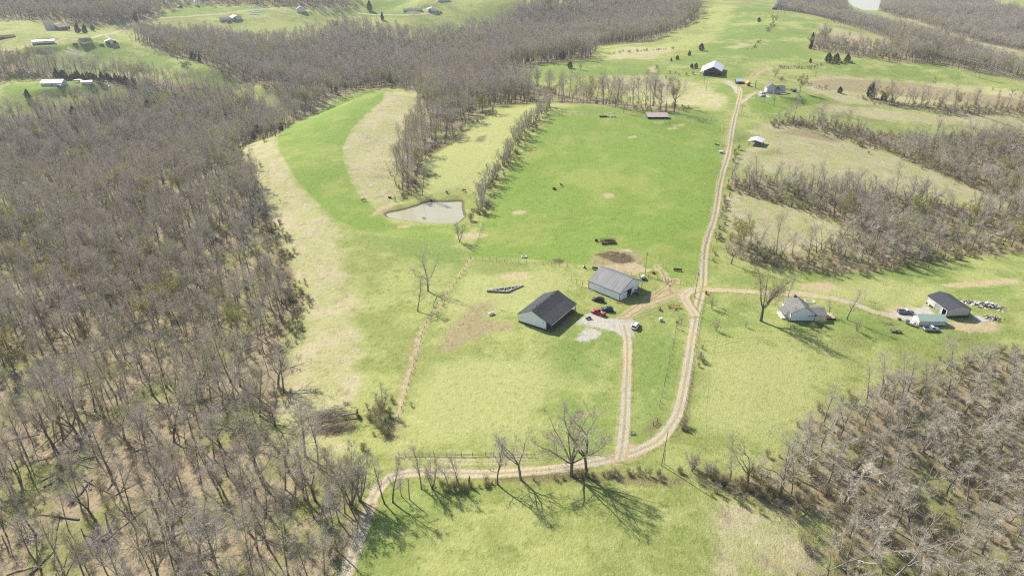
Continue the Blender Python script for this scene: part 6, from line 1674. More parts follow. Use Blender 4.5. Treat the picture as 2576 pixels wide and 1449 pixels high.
car('parked_car', src(350, 51), src(362, 50), 'dark car at the lane bend near the spruce', 'car', MT['black'], 'sedan', 4.6, 1.8, 1.5)
car('parked_car', src(517, 24), src(540, 22), 'dark van on the far drive beside the spruces', 'van', MT['black'], 'suv', 5.2, 2, 2.1)
car('parked_car', src(142, 129.5), src(152, 129), 'white car under the dark side of the ranch house', 'car', MT['whitecar'], 'sedan', 4.6, 1.8, 1.5)
car('farm_truck', src(664, 66), src(676, 64), 'red truck in front of the long grey bungalow', 'truck', MT['red'], 'pickup', 5.4, 1.9, 1.8)
car('parked_car', src(1284, 37), src(1297, 39), 'dark car parked by the white garage on the valley road', 'car', MT['black'], 'sedan', 4.6, 1.8, 1.5)

def atv(name, u, v, rz, label, mat, seat_h=.85, L=1.9, W=1.1, cab=False, hood=None):
    p = G(u, v); e = empty(name, p, rz); tag(e, label, 'vehicle')
    m = MB(); m.loft([[(-L / 2, -.3, .45), (-L / 2, .3, .45), (-L / 2, .26, .75), (-L / 2, -.26, .75)], [(-.2, -.34, .4), (-.2, .34, .4), (-.2, .3, .85), (-.2, -.3, .85)], [(L / 2, -.3, .45), (L / 2, .3, .45), (L / 2, .2, .85), (L / 2, -.2, .85)]]); m.build('body', mat, e)
    MB().box((-.25, 0, .9), (.8, .36, .14)).build('seat', MT['black'], e)
    for x in (L * .36, -L * .36):
        for s in (-1, 1): wheel(e, x, s * W * .42, .29, .25)
    MB().tube((.45, -.38, 1.1), (.45, .38, 1.1), .03, 6).tube((.6, 0, .8), (.45, 0, 1.1), .03, 6).build('handlebar', MT['black'], e)
    for x in (L * .4, -L * .4): MB().box((x, 0, .9), (.5, .8, .05)).build('rack', MT['steel'], e)
    if cab:
        c = MB()
        for x, s in ((.4, 1), (.4, -1), (-.5, 1), (-.5, -1)): c.tube((x, s * .55, .8), (x - .05, s * .5, 1.85), .035, 6)
        c.build('roll_cage', MT['black'], e); MB().box((-.1, 0, 1.87), (1.2, 1.2, .06)).build('canopy', mat, e); MB().box((L * .38, 0, .9), (.7, .9, .2)).build('hood', hood or mat, e)
    return e
atv('quad_bike', *src(1724, 934.5), R(200), 'small dark blue quad bike at the edge of the gravel pad', MT['navy'])
atv('utility_buggy', *src(1862.5, 862), R(150), 'dark green utility buggy with pale hood by the barn doorway', MT['greencar'], L=2.7, W=1.5, cab=True, hood=MT['white'])

# ------------------------------------------------------------------ farm objects on the grass
def at(u, v, rz=0.0, name='', label='', cat=''):
    e = empty(name, G(*src(u, v)), rz); return tag(e, label, cat)
# stack of roof trusses
Lp, Rp, Ap = G(*src(1426, 855)), G(*src(1533, 838)), G(*src(1487, 858))
e = empty('truss_stack', Lp); tag(e, 'stack of pale timber roof trusses lying flat on the grass', 'trusses')
q = [Vector((p.x - Lp.x, p.y - Lp.y, 0)) for p in (Lp, Rp, Ap)]
def beam(a, b, z, h, w, nm, mat):
    d = b - a; MB().box((a.x + d.x / 2, a.y + d.y / 2, z), (d.length, w, h), math.atan2(d.y, d.x)).build(nm, mat, e)
MT['truss'] = old_wood('weathered_truss_timber', (.40, .37, .37), (.52, .49, .49)); MT['truss_shaded'] = old_wood('truss_shaded_side', (.16, .15, .155), (.26, .24, .24))  # second one: same timber, with the shade of the stack's sides put into its colour
for (a, b) in ((q[0], q[1]), (q[0], q[2]), (q[2], q[1])):
    beam(a, b, .35, .9, .24, 'chord_stack', MT['truss_shaded']); beam(a, b, .83, .06, .27, 'top_chord', MT['truss'])
n_ = 5
for k in range(1, 2 * n_):
    t = k / (2 * n_); bot = q[0].lerp(q[1], t); tt = t
    f_ = (q[2] - q[0]).dot(q[1] - q[0]) / (q[1] - q[0]).length_squared
    def edge(t): return q[0].lerp(q[2], t / f_) if t < f_ else q[2].lerp(q[1], (t - f_) / (1 - f_))
    a_, b_ = (bot, edge(min(.97, t + .09))) if k % 2 else (edge(t - .0), q[0].lerp(q[1], min(.97, t + .09)))
    beam(a_, b_, .8, .07, .17, 'web', MT['truss']); beam(a_, b_, .5, .4, .12, 'web', MT['truss'])
# tanks and tubs
def tank(name, u, v, rz, label, L, r, mat):
    e = at(u, v, rz, name, label, 'tank'); rings = []
    for x, k in ((-L / 2, .2), (-L / 2 + .08, .6), (-L / 2 + .25, .95), (-L / 2 + .4, 1), (L / 2 - .4, 1), (L / 2 - .25, .95), (L / 2 - .08, .6), (L / 2, .2)):
        rings.append([(x, math.cos(a * .5236) * r * k, r + .18 + math.sin(a * .5236) * r * k) for a in range(12)])
    MB().loft(rings).build('shell', mat, e, True)
    for x in (-L * .25, L * .25): MB().box((x, 0, .12), (.12, r * 1.3, .3)).build('saddle', MT['steel'], e)
    MB().tube((0, 0, 2 * r + .15), (0, 0, 2 * r + .32), .12, 8).build('valve_cover', MT['steel'], e)
tank('propane_tank', 1440, 922, R(30), 'white propane tank lying in the grass west of the house', 2.4, .48, MT['white'])
e = at(1884, 818, R(40), 'water_tank', 'white rounded tank on a dark trailer behind the barn', 'tank')
MB().loft([[(math.cos(a * .45) * 1.0 * k, math.sin(a * .45) * .75 * k, z) for a in range(14)] for z, k in ((.7, .75), (.9, .98), (1.35, 1), (1.65, .75), (1.75, .3))]).build('shell', MT['white'], e, True)
MB().box((0, 0, .55), (2.4, 1.3, .14)).build('trailer_bed', MT['black'], e)
for s in (-1, 1): wheel(e, 0, s * .75, .34)
e = at(1935, 940, R(12), 'caged_tank', 'white cube shaped liquid tank on the grass east of the driveway', 'tank')
MB().box((0, 0, .72), (1.15, 1.0, 1.05)).build('shell', MT['plastic'], e, False, .08); MB().box((0, 0, .1), (1.2, 1.05, .16)).build('pallet', MT['greywood'], e)
c = MB()
for x in (-.6, 0, .6):
    for y in (-.53, .53): c.tube((x, y, .18), (x, y, 1.26), .018, 5)
for z in (.4, .8, 1.22):
    for y in (-.53, .53): c.tube((-.6, y, z), (.6, y, z), .018, 5)
c.build('cage', MT['steel'], e)
e = at(1933, 908, R(70), 'board_stand', 'dark folding board standing on the grass near the yellow tined rake', 'board')
for s in (-1, 1): MB().box((0, s * .25, .6), (.9, .06, 1.3), 0, (s * R(18), 0)).build('panel', MT['dark_band'], e)
# hay rake with yellow tine wheels
e = at(1973, 903, R(-20), 'hay_rake', 'old hay rake with faded yellow tine wheels and orange frame', 'rake')
f = MB().tube((-2.2, 0, .8), (2.2, .9, .8), .09, 6).tube((0, .4, .8), (.2, -2.6, .5), .08, 6).tube((-1.4, -.6, .6), (1.2, -1.0, .6), .06, 6).tube((-1.4, -.6, .6), (-2.2, 0, .8), .06, 6).tube((1.2, -1.0, .6), (2.2, .9, .8), .06, 6); f.build('frame', MT['orange_p'], e)
for k in range(5):
    x = -2.0 + k * 1.0; y = .5 + .2 * k; w_ = MB()
    for j in range(14):
        a = j * .4488; w_.tube((x, y, .8), (x + math.cos(a) * .35, y + math.cos(a) * .65, .8 + math.sin(a) * .74), .03, 4)
    for j in range(14):
        a, b = j * .4488, (j + 1) * .4488; w_.tube((x + math.cos(a) * .26, y + math.cos(a) * .48, .8 + math.sin(a) * .55), (x + math.cos(b) * .26, y + math.cos(b) * .48, .8 + math.sin(b) * .55), .03, 4)
    w_.build('tine_wheel', MT['yellow'], e)
for x, y in ((-1.4, -.8), (1.3, -1.2)): wheel(e, x, y, .32, .2)
# other pieces
def tub(name, u, v, label, L, W, h, mat, cat='trough', rz=0.0, inner=None):
    e = at(u, v, rz, name, label, cat); n = 14
    MB().loft([[(math.cos(a * 6.2832 / n) * L / 2 * k, math.sin(a * 6.2832 / n) * W / 2 * k, z) for a in range(n)] for z, k in ((0, .82), (h, 1.0), (h, .88), (h * .35, .78))]).build('tub', mat, e)
    MB().tube((0, 0, h * .3), (0, 0, h * .42), min(L, W) * .38, 12).build('filling', inner or MT['soil'], e)
tub('feed_tub', 1535, 754, 'white oval feed trough in the big pasture above the yard fence', 2.6, 1.9, .6, MT['white'])
tub('red_tub', 1914.6, 801, 'red feed tub beside the worn track', 1.4, 1.2, .6, MT['red'])
tub('water_ring', 2098, 423.5, 'pale round water tank at the pasture fence beside the road', 2.8, 2.8, .6, MT['concrete'], 'tank')
tub('hay_ring', 1623.4, 555, 'dark ring feeder in the middle of the big pasture', 2.0, 2.0, .8, MT['rust'], 'feeder')
e = at(1985, 793, R(-12), 'feed_bunk', 'long dark feed bunk on the pasture beside the worn track', 'trough')
MB().prism([(-.4, .9), (-.28, .35), (.28, .35), (.4, .9), (.32, .9), (.22, .43), (-.22, .43), (-.32, .9)], -1.7, 1.7, 'x').build('bunk', MT['black'], e)
for x in (-1.5, 1.5): MB().box((x, 0, .2), (.1, .7, .5)).build('leg', MT['wood'], e)
e = at(1743.7, 789, R(-8), 'feed_bunk', 'dark feed bunk standing in the yard fence beside the barn', 'trough')
MB().prism([(-.4, .9), (-.28, .35), (.28, .35), (.4, .9), (.32, .9), (.22, .43), (-.22, .43), (-.32, .9)], -1.1, 1.1, 'x').build('bunk', MT['black'], e)
for x in (-.9, .9): MB().box((x, 0, .2), (.1, .7, .5)).build('leg', MT['wood'], e)
e = at(1712, 785, 0, 'mineral_feeder', 'dark squat mineral feeder by the yard fence', 'feeder')
MB().tube((0, 0, 0), (0, 0, .8), .5, 10, .42).build('drum', MT['black'], e); MB().tube((0, 0, .8), (0, 0, 1.05), .6, 10, .15).build('cover', MT['black'], e)
def planks(name, u, v, label, n, L, mat, rz):
    e = at(u, v, rz, name, label, 'planks')
    for k in range(n): MB().box((rs.uniform(-.4, .4), (k - n / 2) * .3 + rs.uniform(-.1, .1), .06 + .06 * (k % 2)), (L * rs.uniform(.7, 1), .2, .06), rs.normal(0, .18)).build('plank', mat, e)
planks('plank_pile', 1712, 841, 'loose pale boards on the grass at the end of the leaning fence', 6, 2.4, MT['newwood'], .2)
planks('plank_pile', 1475, 909, 'two bleached planks lying in the grass near the propane tank', 2, 3.2, MT['newwood'], -.3)
planks('plank_pile', 1731, 853, 'scrap boards against the west corner of the white barn', 4, 2.0, MT['pink_shingle'], .4)
e = at(1812, 888, R(-25), 'garden_cart', 'rusty orange harrow lying at the front corner of the white barn', 'harrow')
f = MB()
for k in range(5): f.tube((-.9 + k * .45, -.5, .25), (-.9 + k * .45 + .2, .5, .25), .04, 5)
for y in (-.5, 0, .5): f.tube((-1.1, y, .3), (1.2, y, .3), .05, 5)
f.tube((1.2, 0, .3), (2.1, .1, .45), .04, 5); f.build('frame', MT['orange_p'], e)
e.name = 'harrow'
# hay wagon
e = at(1780, 712, R(-2), 'hay_wagon', 'long dark red hay wagon with rails in the big pasture', 'wagon')
MB().box((0, 0, .9), (7.0, 2.3, .16)).build('bed', MT['rust'], e)
r = MB()
for y in (-1.1, 1.1):
    for z in (1.35, 1.75): r.box((0, y, z), (7.0, .08, .14))
    for k in range(7): r.box((-3.4 + k * 1.13, y, 1.4), (.1, .09, 1.0))
r.build('rail', MT['rust'], e)
MB().box((.6, .1, 1.2), (4.2, 1.2, .45)).build('trough', MT['black'], e)
for x in (-2.4, 2.4):
    for s in (-1, 1): wheel(e, x, s * .95, .42)
MB().tube((-3.5, 0, .7), (-5.6, 0, .45), .07, 6).build('hitch', MT['rust'], e)
tub('hay_feeder', 1747, 707, 'rust brown feeder just ahead of the hay wagon hitch', 1.5, 1.4, .9, MT['rust'], 'feeder')
# trailers and the wagon wheel by the green roofed building
e = at(2667, 951, R(-55), 'boat_trailer', 'silver railed trailer beside the end wall of the green roofed building', 'trailer')
MB().box((0, 0, .7), (4.6, 1.7, .12)).build('deck', MT['steel'], e)
r = MB()
for y in (-.85, .85):
    for z in (1.0, 1.35): r.tube((-2.3, y, z), (2.3, y, z), .035, 5)
    for k in range(6): r.tube((-2.3 + k * .92, y, .7), (-2.3 + k * .92, y, 1.35), .035, 5)
r.build('rail', MT['steel'], e); MB().box((.4, 0, 1.0), (1.3, 1.2, .5)).build('seat_box', MT['whitecar'], e); MB().box((-1.2, 0, .95), (.9, 1.3, .4)).build('locker', MT['dark_band'], e)
for s in (-1, 1):
    for x in (-.4, .4): wheel(e, x, s * .8, .33)
MB().tube((2.3, 0, .65), (3.5, 0, .5), .06, 6).build('hitch', MT['steel'], e)
e = at(2680, 955, R(-75), 'wagon_wheel', 'large spoked wheel leaning on the cream end wall under the green roof', 'wheel')
n_ = 18; w_ = MB()
for k in range(n_):
    a, b = k * 6.2832 / n_, (k + 1) * 6.2832 / n_; w_.tube((math.cos(a) * .95, 0, 1 + math.sin(a) * .95), (math.cos(b) * .95, 0, 1 + math.sin(b) * .95), .06, 5)
w_.build('rim', MT['rust'], e); w_ = MB()
for k in range(10): a = k * .6283; w_.tube((0, 0, 1), (math.cos(a) * .93, 0, 1 + math.sin(a) * .93), .035, 4)
w_.build('spoke', MT['rust'], e); MB().tube((0, -.12, 1), (0, .12, 1), .13, 8).build('hub', MT['rust'], e)
e = at(2622, 972, R(-5), 'scrap_trailer', 'low trailer heaped with dark scrap in the grass west of the green roofed building', 'trailer')
MB().box((0, 0, .55), (3.8, 1.6, .12)).build('deck', MT['greywood'], e)
for s in (-1, 1): wheel(e, -.2, s * .85, .32)
m_ = MB()
for k in range(22): m_.box((rs.uniform(-1.7, 1.7), rs.uniform(-.6, .6), .68 + rs.uniform(0, .3)), (rs.uniform(.3, 1.0), rs.uniform(.08, .3), rs.uniform(.06, .25)), rs.uniform(0, 3.1), (rs.normal(0, .3), rs.normal(0, .3)))
m_.build('scrap', [MT['greywood']], e); MB().tube((1.9, 0, .55), (3.0, 0, .45), .06, 5).build('hitch', MT['black'], e)
e = at(2634, 937, 0, 'red_cart', 'small faded red cart beside the brush west of the green roofed building', 'cart')
MB().box((0, 0, .5), (1.2, .8, .35)).build('tray', MT['rust'], e)
for s in (-1, 1): wheel(e, 0, s * .42, .25, .12)
tub('red_bin', 2068.4, 861, 'red refuse barrel beside the lane junction', .9, .9, 1.15, MT['red'], 'bin')
e = at(2108, 449.5, R(8), 'mineral_shelter', 'small white roofed feeder box between the pasture fence and the road', 'feeder')
MB().box((1.1, .6, .35), (2.0, 1.0, .7)).build('box', MT['greywood'], e); MB().box((1.1, .6, 1.15), (2.6, 1.8, .07), 0, (R(8), 0)).build('roof', MT['tin'], e)
for x in (.2, 2.0): MB().box((x, .6, .8), (.1, .1, .8)).build('post', MT['wood'], e)
e = at(1756, 344, 0, 'silage_bunk', 'long dark feed bunk row near the far hedge end of the big pasture', 'trough')
MB().prism([(-.5, .9), (-.4, 0), (.4, 0), (.5, .9), (.4, .9), (.3, .15), (-.3, .15), (-.4, .9)], 0, 6.0, 'x').build('bunk', MT['black'], e)
for k in range(3):
    e = at(1782 + k * 9, 343.5, R(20 * k), 'hay_bale', ['first', 'second', 'third'][k] + ' pale wrapped bale in the row after the dark bunk', 'bale', ); tag(e, group='pale wrapped bales at the far pasture edge')
    MB().tube((-.7, 0, .62), (.7, 0, .62), .62, 12).build('wrap', MT['plastic'], e, False, .06); MB().tube((-.72, 0, .62), (.72, 0, .62), .3, 8).build('core', MT['newwood'], e)
e = at(172, 255, R(5), 'blue_trailer', 'blue tarped trailer beside the pale grey metal house', 'trailer')
MB().box((0, 0, 1.3), (3.2, 2.2, 1.5)).build('tarp', MT['blue'], e, False, .25); MB().box((1.9, 0, 1.2), (1.4, 2.0, 1.6)).build('front_box', MT['steel'], e)
for s in (-1, 1): wheel(e, -.4, s * 1.0, .36)
e = at(2104, 955, 0, 'cattle_frame', '', ''); bpy.data.objects.remove(e)

# ------------------------------------------------------------------ cattle
def cow(u, v, rz, label, graze=True):
    p = G(u, v); e = empty('cow', p, rz); tag(e, label, 'cow', 'black cattle near the pond')
    P = [(-.75, 0, 1.1), (0, 0, 1.05), (.65, 0, 1.1), (1.05, 0, .95 if graze else 1.35), (1.4, 0, .45 if graze else 1.45), (1.62, 0, .2 if graze else 1.3)]
    rad = [.30, .36, .30, .18, .16, .09]; E = [(i, i + 1) for i in range(5)]
    for x, s in ((-.7, 1), (-.7, -1), (.6, 1), (.6, -1)):
        i = len(P); o = -.12 if x < 0 else .05
        P += [(x, s * .22, .85), (x + o, s * .22, .45), (x + o * .3, s * .22, .03)]; rad += [.16, .075, .07]; E += [(0 if x < 0 else 2, i), (i, i + 1), (i + 1, i + 2)]
    i = len(P); P += [(-1.05, 0, 1.1), (-1.12, 0, .5)]; rad += [.05, .04]; E += [(0, i), (i, i + 1)]
    me = bpy.data.meshes.new('body'); me.from_pydata(P, E, []); o = bpy.data.objects.new('body', me); COL.objects.link(o); kid(e, o); me.materials.append(MT['hide'])
    sk = o.modifiers.new('skin', 'SKIN')
    for k, r_ in enumerate(rad): me.skin_vertices[0].data[k].radius = (r_ * .85 if k < 6 else r_, r_)
    me.skin_vertices[0].data[1].use_root = True
    o.modifiers.new('smooth', 'SUBSURF').levels = 1; o.modifiers['smooth'].render_levels = 1
for u, v, rz, lab in ((1066.5, 589.5, 3.4, 'black cow grazing at the edge of the bright green strip, apart from the others'), (1309, 567, -.9, 'black cow walking down the pale slope behind the pond'), (1360.3, 561.5, 2.9, 'black cow near the hedge behind the far corner of the pond'),
                      (1262.4, 591.5, 2.1, 'black cow drinking at the dark bank of the pond'), (1644.8, 546, 2.2, 'black cow alone near the ring feeder in the big pasture')):
    c_ = cow(*src(u, v), rz, lab, rz != 2.2)
e = at(1142, 580.5, R(-6), 'feed_bunk', 'dark box trough on the grass below the trees above the pond', 'trough'); MB().box((0, 0, .45), (1.9, .8, .7)).build('bunk', MT['black'], e); MB().box((0, 0, .82), (1.7, .6, .06)).build('filling', MT['bluegrey'], e)
# ------------------------------------------------------------------ fences: each post a part
POSTS = [MB().tube((0, 0, -.3), (.02 * k, .015 * k, 1.25 + .06 * k), .085, 7, .075).mesh('fence_post', MT['post']) for k in range(-1, 3)]
def fence(uv, label, step=3.6, tall=1.0, wires=3, exact=False, lean=.03, name='wire_fence', rails=False):
    P = [G(*q) for q in uv]
    if not exact:
        l = [P[0]]
        for a, b in zip(P[:-1], P[1:]):
            n = max(1, int(round((b - a).length / step)))
            l += [a.lerp(b, k / n) for k in range(1, n + 1)]
        P = [on_ground(p.x, p.y) for p in l]
    e = empty(name, P[0]); tag(e, label, 'fence')
    tops = []
    for k, p in enumerate(P):
        o = bpy.data.objects.new('fence_post', POSTS[k % 4]); COL.objects.link(o); o.location = p - P[0]; o.scale = (1, 1, tall * rs.uniform(.88, 1.08)); o.rotation_euler = (rs.normal(0, lean), rs.normal(0, lean), rs.uniform(0, 6)); kid(e, o)
    for w in range(wires):
        m = MB(); z = (.35 + .38 * w) * tall
        for a, b in zip(P[:-1], P[1:]):
            if (b - a).length > 14: continue
            if rails: 
                c = (a + b) / 2 - P[0]; d = b - a; m.box((c.x, c.y, c.z + z), (d.length, .05, .13), math.atan2(d.y, d.x), (0, -math.asin(max(-1, min(1, d.z / d.length)))))
            else: m.tube(a - P[0] + Vector((0, 0, z)), b - P[0] + Vector((0, 0, z)), .012, 3, None, False)
        m.build('rail' if rails else 'wire', MT['greywood'] if rails else MT['steel'], e)
    return e
C1 = lambda pts: crop(pts, 1350, 640, 400 / 2576)
fence(C1([(185, 770), (265, 775), (415, 775), (545, 797), (680, 803), (820, 823), (950, 827), (1097, 838), (1235, 838), (1395, 862), (1548, 877), (1705, 890), (1857, 903), (2012, 918), (2172, 928), (2330, 945), (2480, 962)]), 'wire fence with thin posts between the yard and the big pasture', exact=True, tall=1.25)
fence(crop([(318, 172), (485, 203), (655, 232), (828, 248), (918, 278), (985, 292), (1040, 300), (1098, 305), (1150, 332), (1275, 338), (1385, 368)], 1800, 780, .1518), 'wire fence behind the white barn crossing the worn track', exact=True, tall=1.3)
fence([(1184, 652), (1170, 672), (1155, 700), (1140, 722), (1118, 748), (1092, 775), (1077, 800), (1063, 838), (1055, 872), (1045, 905), (1035, 940), (1024, 985), (1010, 1030), (1002, 1050)], 'leaning old fence of dark posts along the bare strip west of the yard', 3.4, .95, 2, lean=.16)
fence(crop([(435, 545), (482, 540), (610, 540), (702, 540), (797, 542), (905, 544), (992, 544), (1090, 540), (1150, 540), (1250, 542), (1400, 545), (1460, 548)], 1000, 1125, 1000 / 2576), 'fence with sagging brown rails along the north side of the dirt road', exact=True, tall=1.1, wires=2, rails=True)
fence([(1740, 722), (1757, 680), (1778, 580), (1802, 480), (1815, 400), (1820, 310)], 'long post and wire fence between the big pasture and the road', 3.8)
fence([(1392, 291), (1440, 288), (1500, 287), (1560, 289), (1610, 292), (1700, 297), (1760, 302), (1818, 308)], 'wire fence across the far end of the big pasture', 4.2)
fence([(1709, 800), (1700, 840), (1688, 890), (1676, 945), (1668, 985), (1658, 1025)], 'row of leaning posts between the driveway lawn and the road', 3.0, 1.15, 2, lean=.1)
fence([(1834, 157), (1868, 157), (1902, 158), (1960, 165), (2030, 160), (2075, 158)], 'hill fence of short dark posts behind the big barn', 4.0, 1.1)
fence([(1859, 291), (1890, 295), (1936, 303), (1965, 312)], 'fence running from the road into the brush below the hilltop house', 3.0, 1.2)
fence([(1765, 770), (1756, 820), (1750, 860), (1742, 920), (1730, 990), (1715, 1060)], 'overgrown fence along the east side of the road', 3.4, 1.1)
fence([(1190, 640), (1205, 600), (1215, 565)], 'short fence at the end of the hedge below the pond', 2.4, 1.2)
fence(C1([(2078, 1195), (2180, 1245), (2290, 1290)]), 'single leaning pole and wire by the loose boards', exact=True, tall=2.2, wires=1)
fence([(1895, 75), (1940, 77), (1990, 82), (2030, 87)], 'thin fence across the far hill field', 6.0)

# ------------------------------------------------------------------ poles and power lines
def pole(u, v, h, label, arm=True, r=.15, lean=0.0, name='utility_pole'):
    e = empty(name, G(u, v)); tag(e, label, 'pole'); e.rotation_euler = (0, lean, 0)
    MB().tube((0, 0, -.3), (0, 0, h), r, 8, r * .65).build('shaft', MT['greywood'], e)
    if arm:
        MB().box((0, 0, h - .6), (1.8, .12, .14), R(60)).build('crossarm', MT['greywood'], e)
        for s in (-.8, 0, .8): MB().tube((s * .5, s * .866, h - .53), (s * .5, s * .866, h - .35), .05, 6).build('insulator', MT['white'], e)
        MB().tube((.3, .1, h - 2.0), (.3, .1, h - 1.2), .22, 8).build('transformer', MT['steel'], e)
    return e
p1_ = pole(*src(1889.6, 804), 10.5, 'utility pole standing in the fence behind the white barn')
p2_ = pole(*src(2034.5, 871.5), 11.5, 'utility pole inside the road loop by the lane junction', lean=.03)
p3_ = pole(*src(1938, 1363), 11.5, 'leaning utility pole beside the muddy bend of the dirt road', False, lean=.05)
pole(*src(1945, 1358), 5.0, 'short pole next to the leaning utility pole at the road bend', False, .1)
pole(*src(2171.5, 338), 8.5, 'utility pole beside the road below the hilltop house lane', False)
pole(*src(2160, 271), 8.5, 'utility pole west of the road near the small black shed', False)
pole(*src(2068.8, 266.5), 8.0, 'utility pole on the grass below the big black barn', False)
pole(*src(2062, 250), 7.0, 'second utility pole close to the big black barn', False)
sn = pole(*src(2212, 259), 6.2, 'thick dark snag standing between the orange shed and the hilltop house', False, .45, name='dead_tree')
def sag_wire(m, a, b, sag, r=.02, n=10):
    pts = [a.lerp(b, k / n) - Vector((0, 0, sag * 4 * (k / n) * (1 - k / n))) for k in range(n + 1)]
    for p, q in zip(pts[:-1], pts[1:]): m.tube(p, q, r, 4, None, False)
def line(label, tops, sags, r=.02):
    e = empty('power_line', tops[0][0]); tag(e, label, 'wire')
    for k in range(len(tops[0])):
        m = MB()
        for a, b, s in zip(tops[:-1], tops[1:], sags): sag_wire(m, a[k] - e.location, b[k] - e.location, s, r)
        m.build('cable', MT['greywood'], e)
T_ = lambda e, h, dx=0, dy=0: e.location + Vector((dx, dy, h))
far_ = G(*src(2095, 690)); 
line('thin service wires from the barn pole across the pasture corner to the junction pole', [[T_(p1_, 10.1), T_(p1_, 9.6)], [T_(p2_, 10.9), T_(p2_, 10.4)]], [1.2], .018)
line('thin wire from the junction pole down to the bend of the dirt road', [[T_(p2_, 11)], [T_(p3_, 11)]], [2.5], .018)
HF = []
for i, (pp, h, lab) in enumerate((([(2277.6, 41), (2288.5, 40), (2298, 41)], 15, 'three pole transmission frame at the far field corner'), ([(2461, 86), (2471, 86)], 15, 'two pole transmission frame on the eastern ridge crest'), ([(2855, 224), (2868, 227)], 14, 'two pole transmission frame at the end of the eastern ridge'))):
    bs = [G(*src(u, v)) for u, v in pp]; e = empty('transmission_frame', bs[0]); tag(e, lab, 'pole')
    for b in bs: d = b - bs[0]; MB().tube((d.x, d.y, d.z - .5), (d.x, d.y, d.z + h), .22, 7, .15).build('shaft', MT['greywood'], e)
    d = bs[-1] - bs[0]; dn = d.normalized(); c = d / 2
    MB().tube(-dn * 2.5 + Vector((0, 0, h - 1.2)), d + dn * 2.5 + Vector((0, 0, h - 1.2)), .16, 6).build('crossarm', MT['greywood'], e)
    HF.append([bs[0] + c + dn * o + Vector((0, 0, h - 1.2 - (.9 if abs(o) < 9 and k < 3 else -1.1))) for k, o in enumerate((-6, 0, 6, -3.2, 3.2))])
out_ = [p + (HF[2][0] - HF[1][0]) * .8 + Vector((0, 0, -6)) for p in HF[2]]
line('bundle of transmission wires sweeping along the eastern ridge', HF + [out_], [2.5, 6.0, 4.0], .07)

# ------------------------------------------------------------------ fallen timber in the near wood
LOGM = [MB().tube((0, 0, 0), (1, 0, 0), .02, 7, .012).mesh('log_body', M_BARK) for _ in range(2)]
def log(a, b, r, label, pale=False):
    d = b - a; e = empty('fallen_log', a + Vector((0, 0, r * .7)), 0); tag(e, label, 'log', 'fallen trunks in the near wood'); e.rotation_euler = (0, -math.asin(max(-1, min(1, d.z / d.length))), math.atan2(d.y, d.x))
    m = MB(); L = d.length; p = Vector((0, 0, 0)); rr = r
    for k in range(5):
        q = Vector((L * (k + 1) / 5, rs.normal(0, .15), rs.normal(0, .06))); m.tube(p, q, rr, 7, rr * .86); p = q; rr *= .86
    m.build('log_body', MT['newwood'] if pale else M_BARK, e)
    m = MB()
    for k in range(rs.randint(2, 6)):
        s = rs.uniform(.3, .98) * L; dd = Vector((rs.uniform(.2, 1), rs.uniform(-1, 1), rs.uniform(.1, 1))).normalized(); m.tube((s, 0, 0), Vector((s, 0, 0)) + dd * rs.uniform(1, 3.2), r * .32, 5, .015)
    m.build('branch', M_BARK, e)
CL = lambda pts: crop(pts, 0, 1125, 1000 / 2576)
CM = lambda pts: crop(pts, 0, 562, 1000 / 2574)
LOGS = [CL(p) for p in ([(225, 1440), (410, 1260)], [(50, 1440), (290, 1370)], [(545, 900), (700, 720)], [(800, 810), (885, 690)], [(440, 465), (545, 340)], [(400, 450), (470, 395)], [(490, 570), (700, 640)], [(60, 1030), (195, 1130)], [(700, 1000), (760, 1080)], [(730, 1180), (815, 1120)], [(1010, 420), (1240, 540)], [(970, 320), (1030, 200)], [(900, 940), (1040, 1040)], [(560, 590), (740, 540)], [(1330, 1260), (1480, 1440)], [(1040, 1250), (1230, 1180)], [(640, 720), (830, 830)], [(870, 560), (960, 680)], [(1300, 1440), (1410, 1330)], [(330, 780), (410, 740)])]
LOGS += [CM(p) for p in ([(470, 1270), (610, 1250)], [(560, 560), (660, 535)], [(600, 600), (730, 540)], [(270, 430), (500, 415)], [(420, 1110), (510, 1090)], [(380, 880), (430, 940)], [(560, 830), (680, 815)], [(640, 820), (660, 850)], [(800, 690), (890, 680)], [(250, 720), (370, 700)], [(480, 800), (610, 780)], [(0, 700), (90, 720)], [(700, 1210), (800, 1150)], [(330, 320), (560, 340)], [(820, 640), (900, 655)], [(1090, 890), (1270, 935)], [(600, 560), (640, 540)], [(160, 1060), (300, 1110)])]
LOGL = ['grey fallen trunk lying across the clearing floor of the near wood', 'bleached fallen trunk lying among standing trees of the near wood']
for k, (a, b) in enumerate(LOGS):
    A, B = G(*a), G(*b)
    if (B - A).length > 26: B = A + (B - A).normalized() * 20
    pale = k % 4 == 1
    log(A, B, rs.uniform(.2, .34), LOGL[1 if pale else 0], pale)
for k in range(34):
    u, v = rs.uniform(20, 560), rs.uniform(620, 1420); A = G(u, v)
    if not any(sdf_poly(np.array([A.x]), np.array([A.y]), p)[0] > 4 for p in AREAS_W['woods'][:1]): continue
    a = rs.uniform(0, 6.28); L = rs.uniform(6, 14); B = on_ground(A.x + math.cos(a) * L, A.y + math.sin(a) * L)
    log(A, B, rs.uniform(.15, .28), LOGL[0])
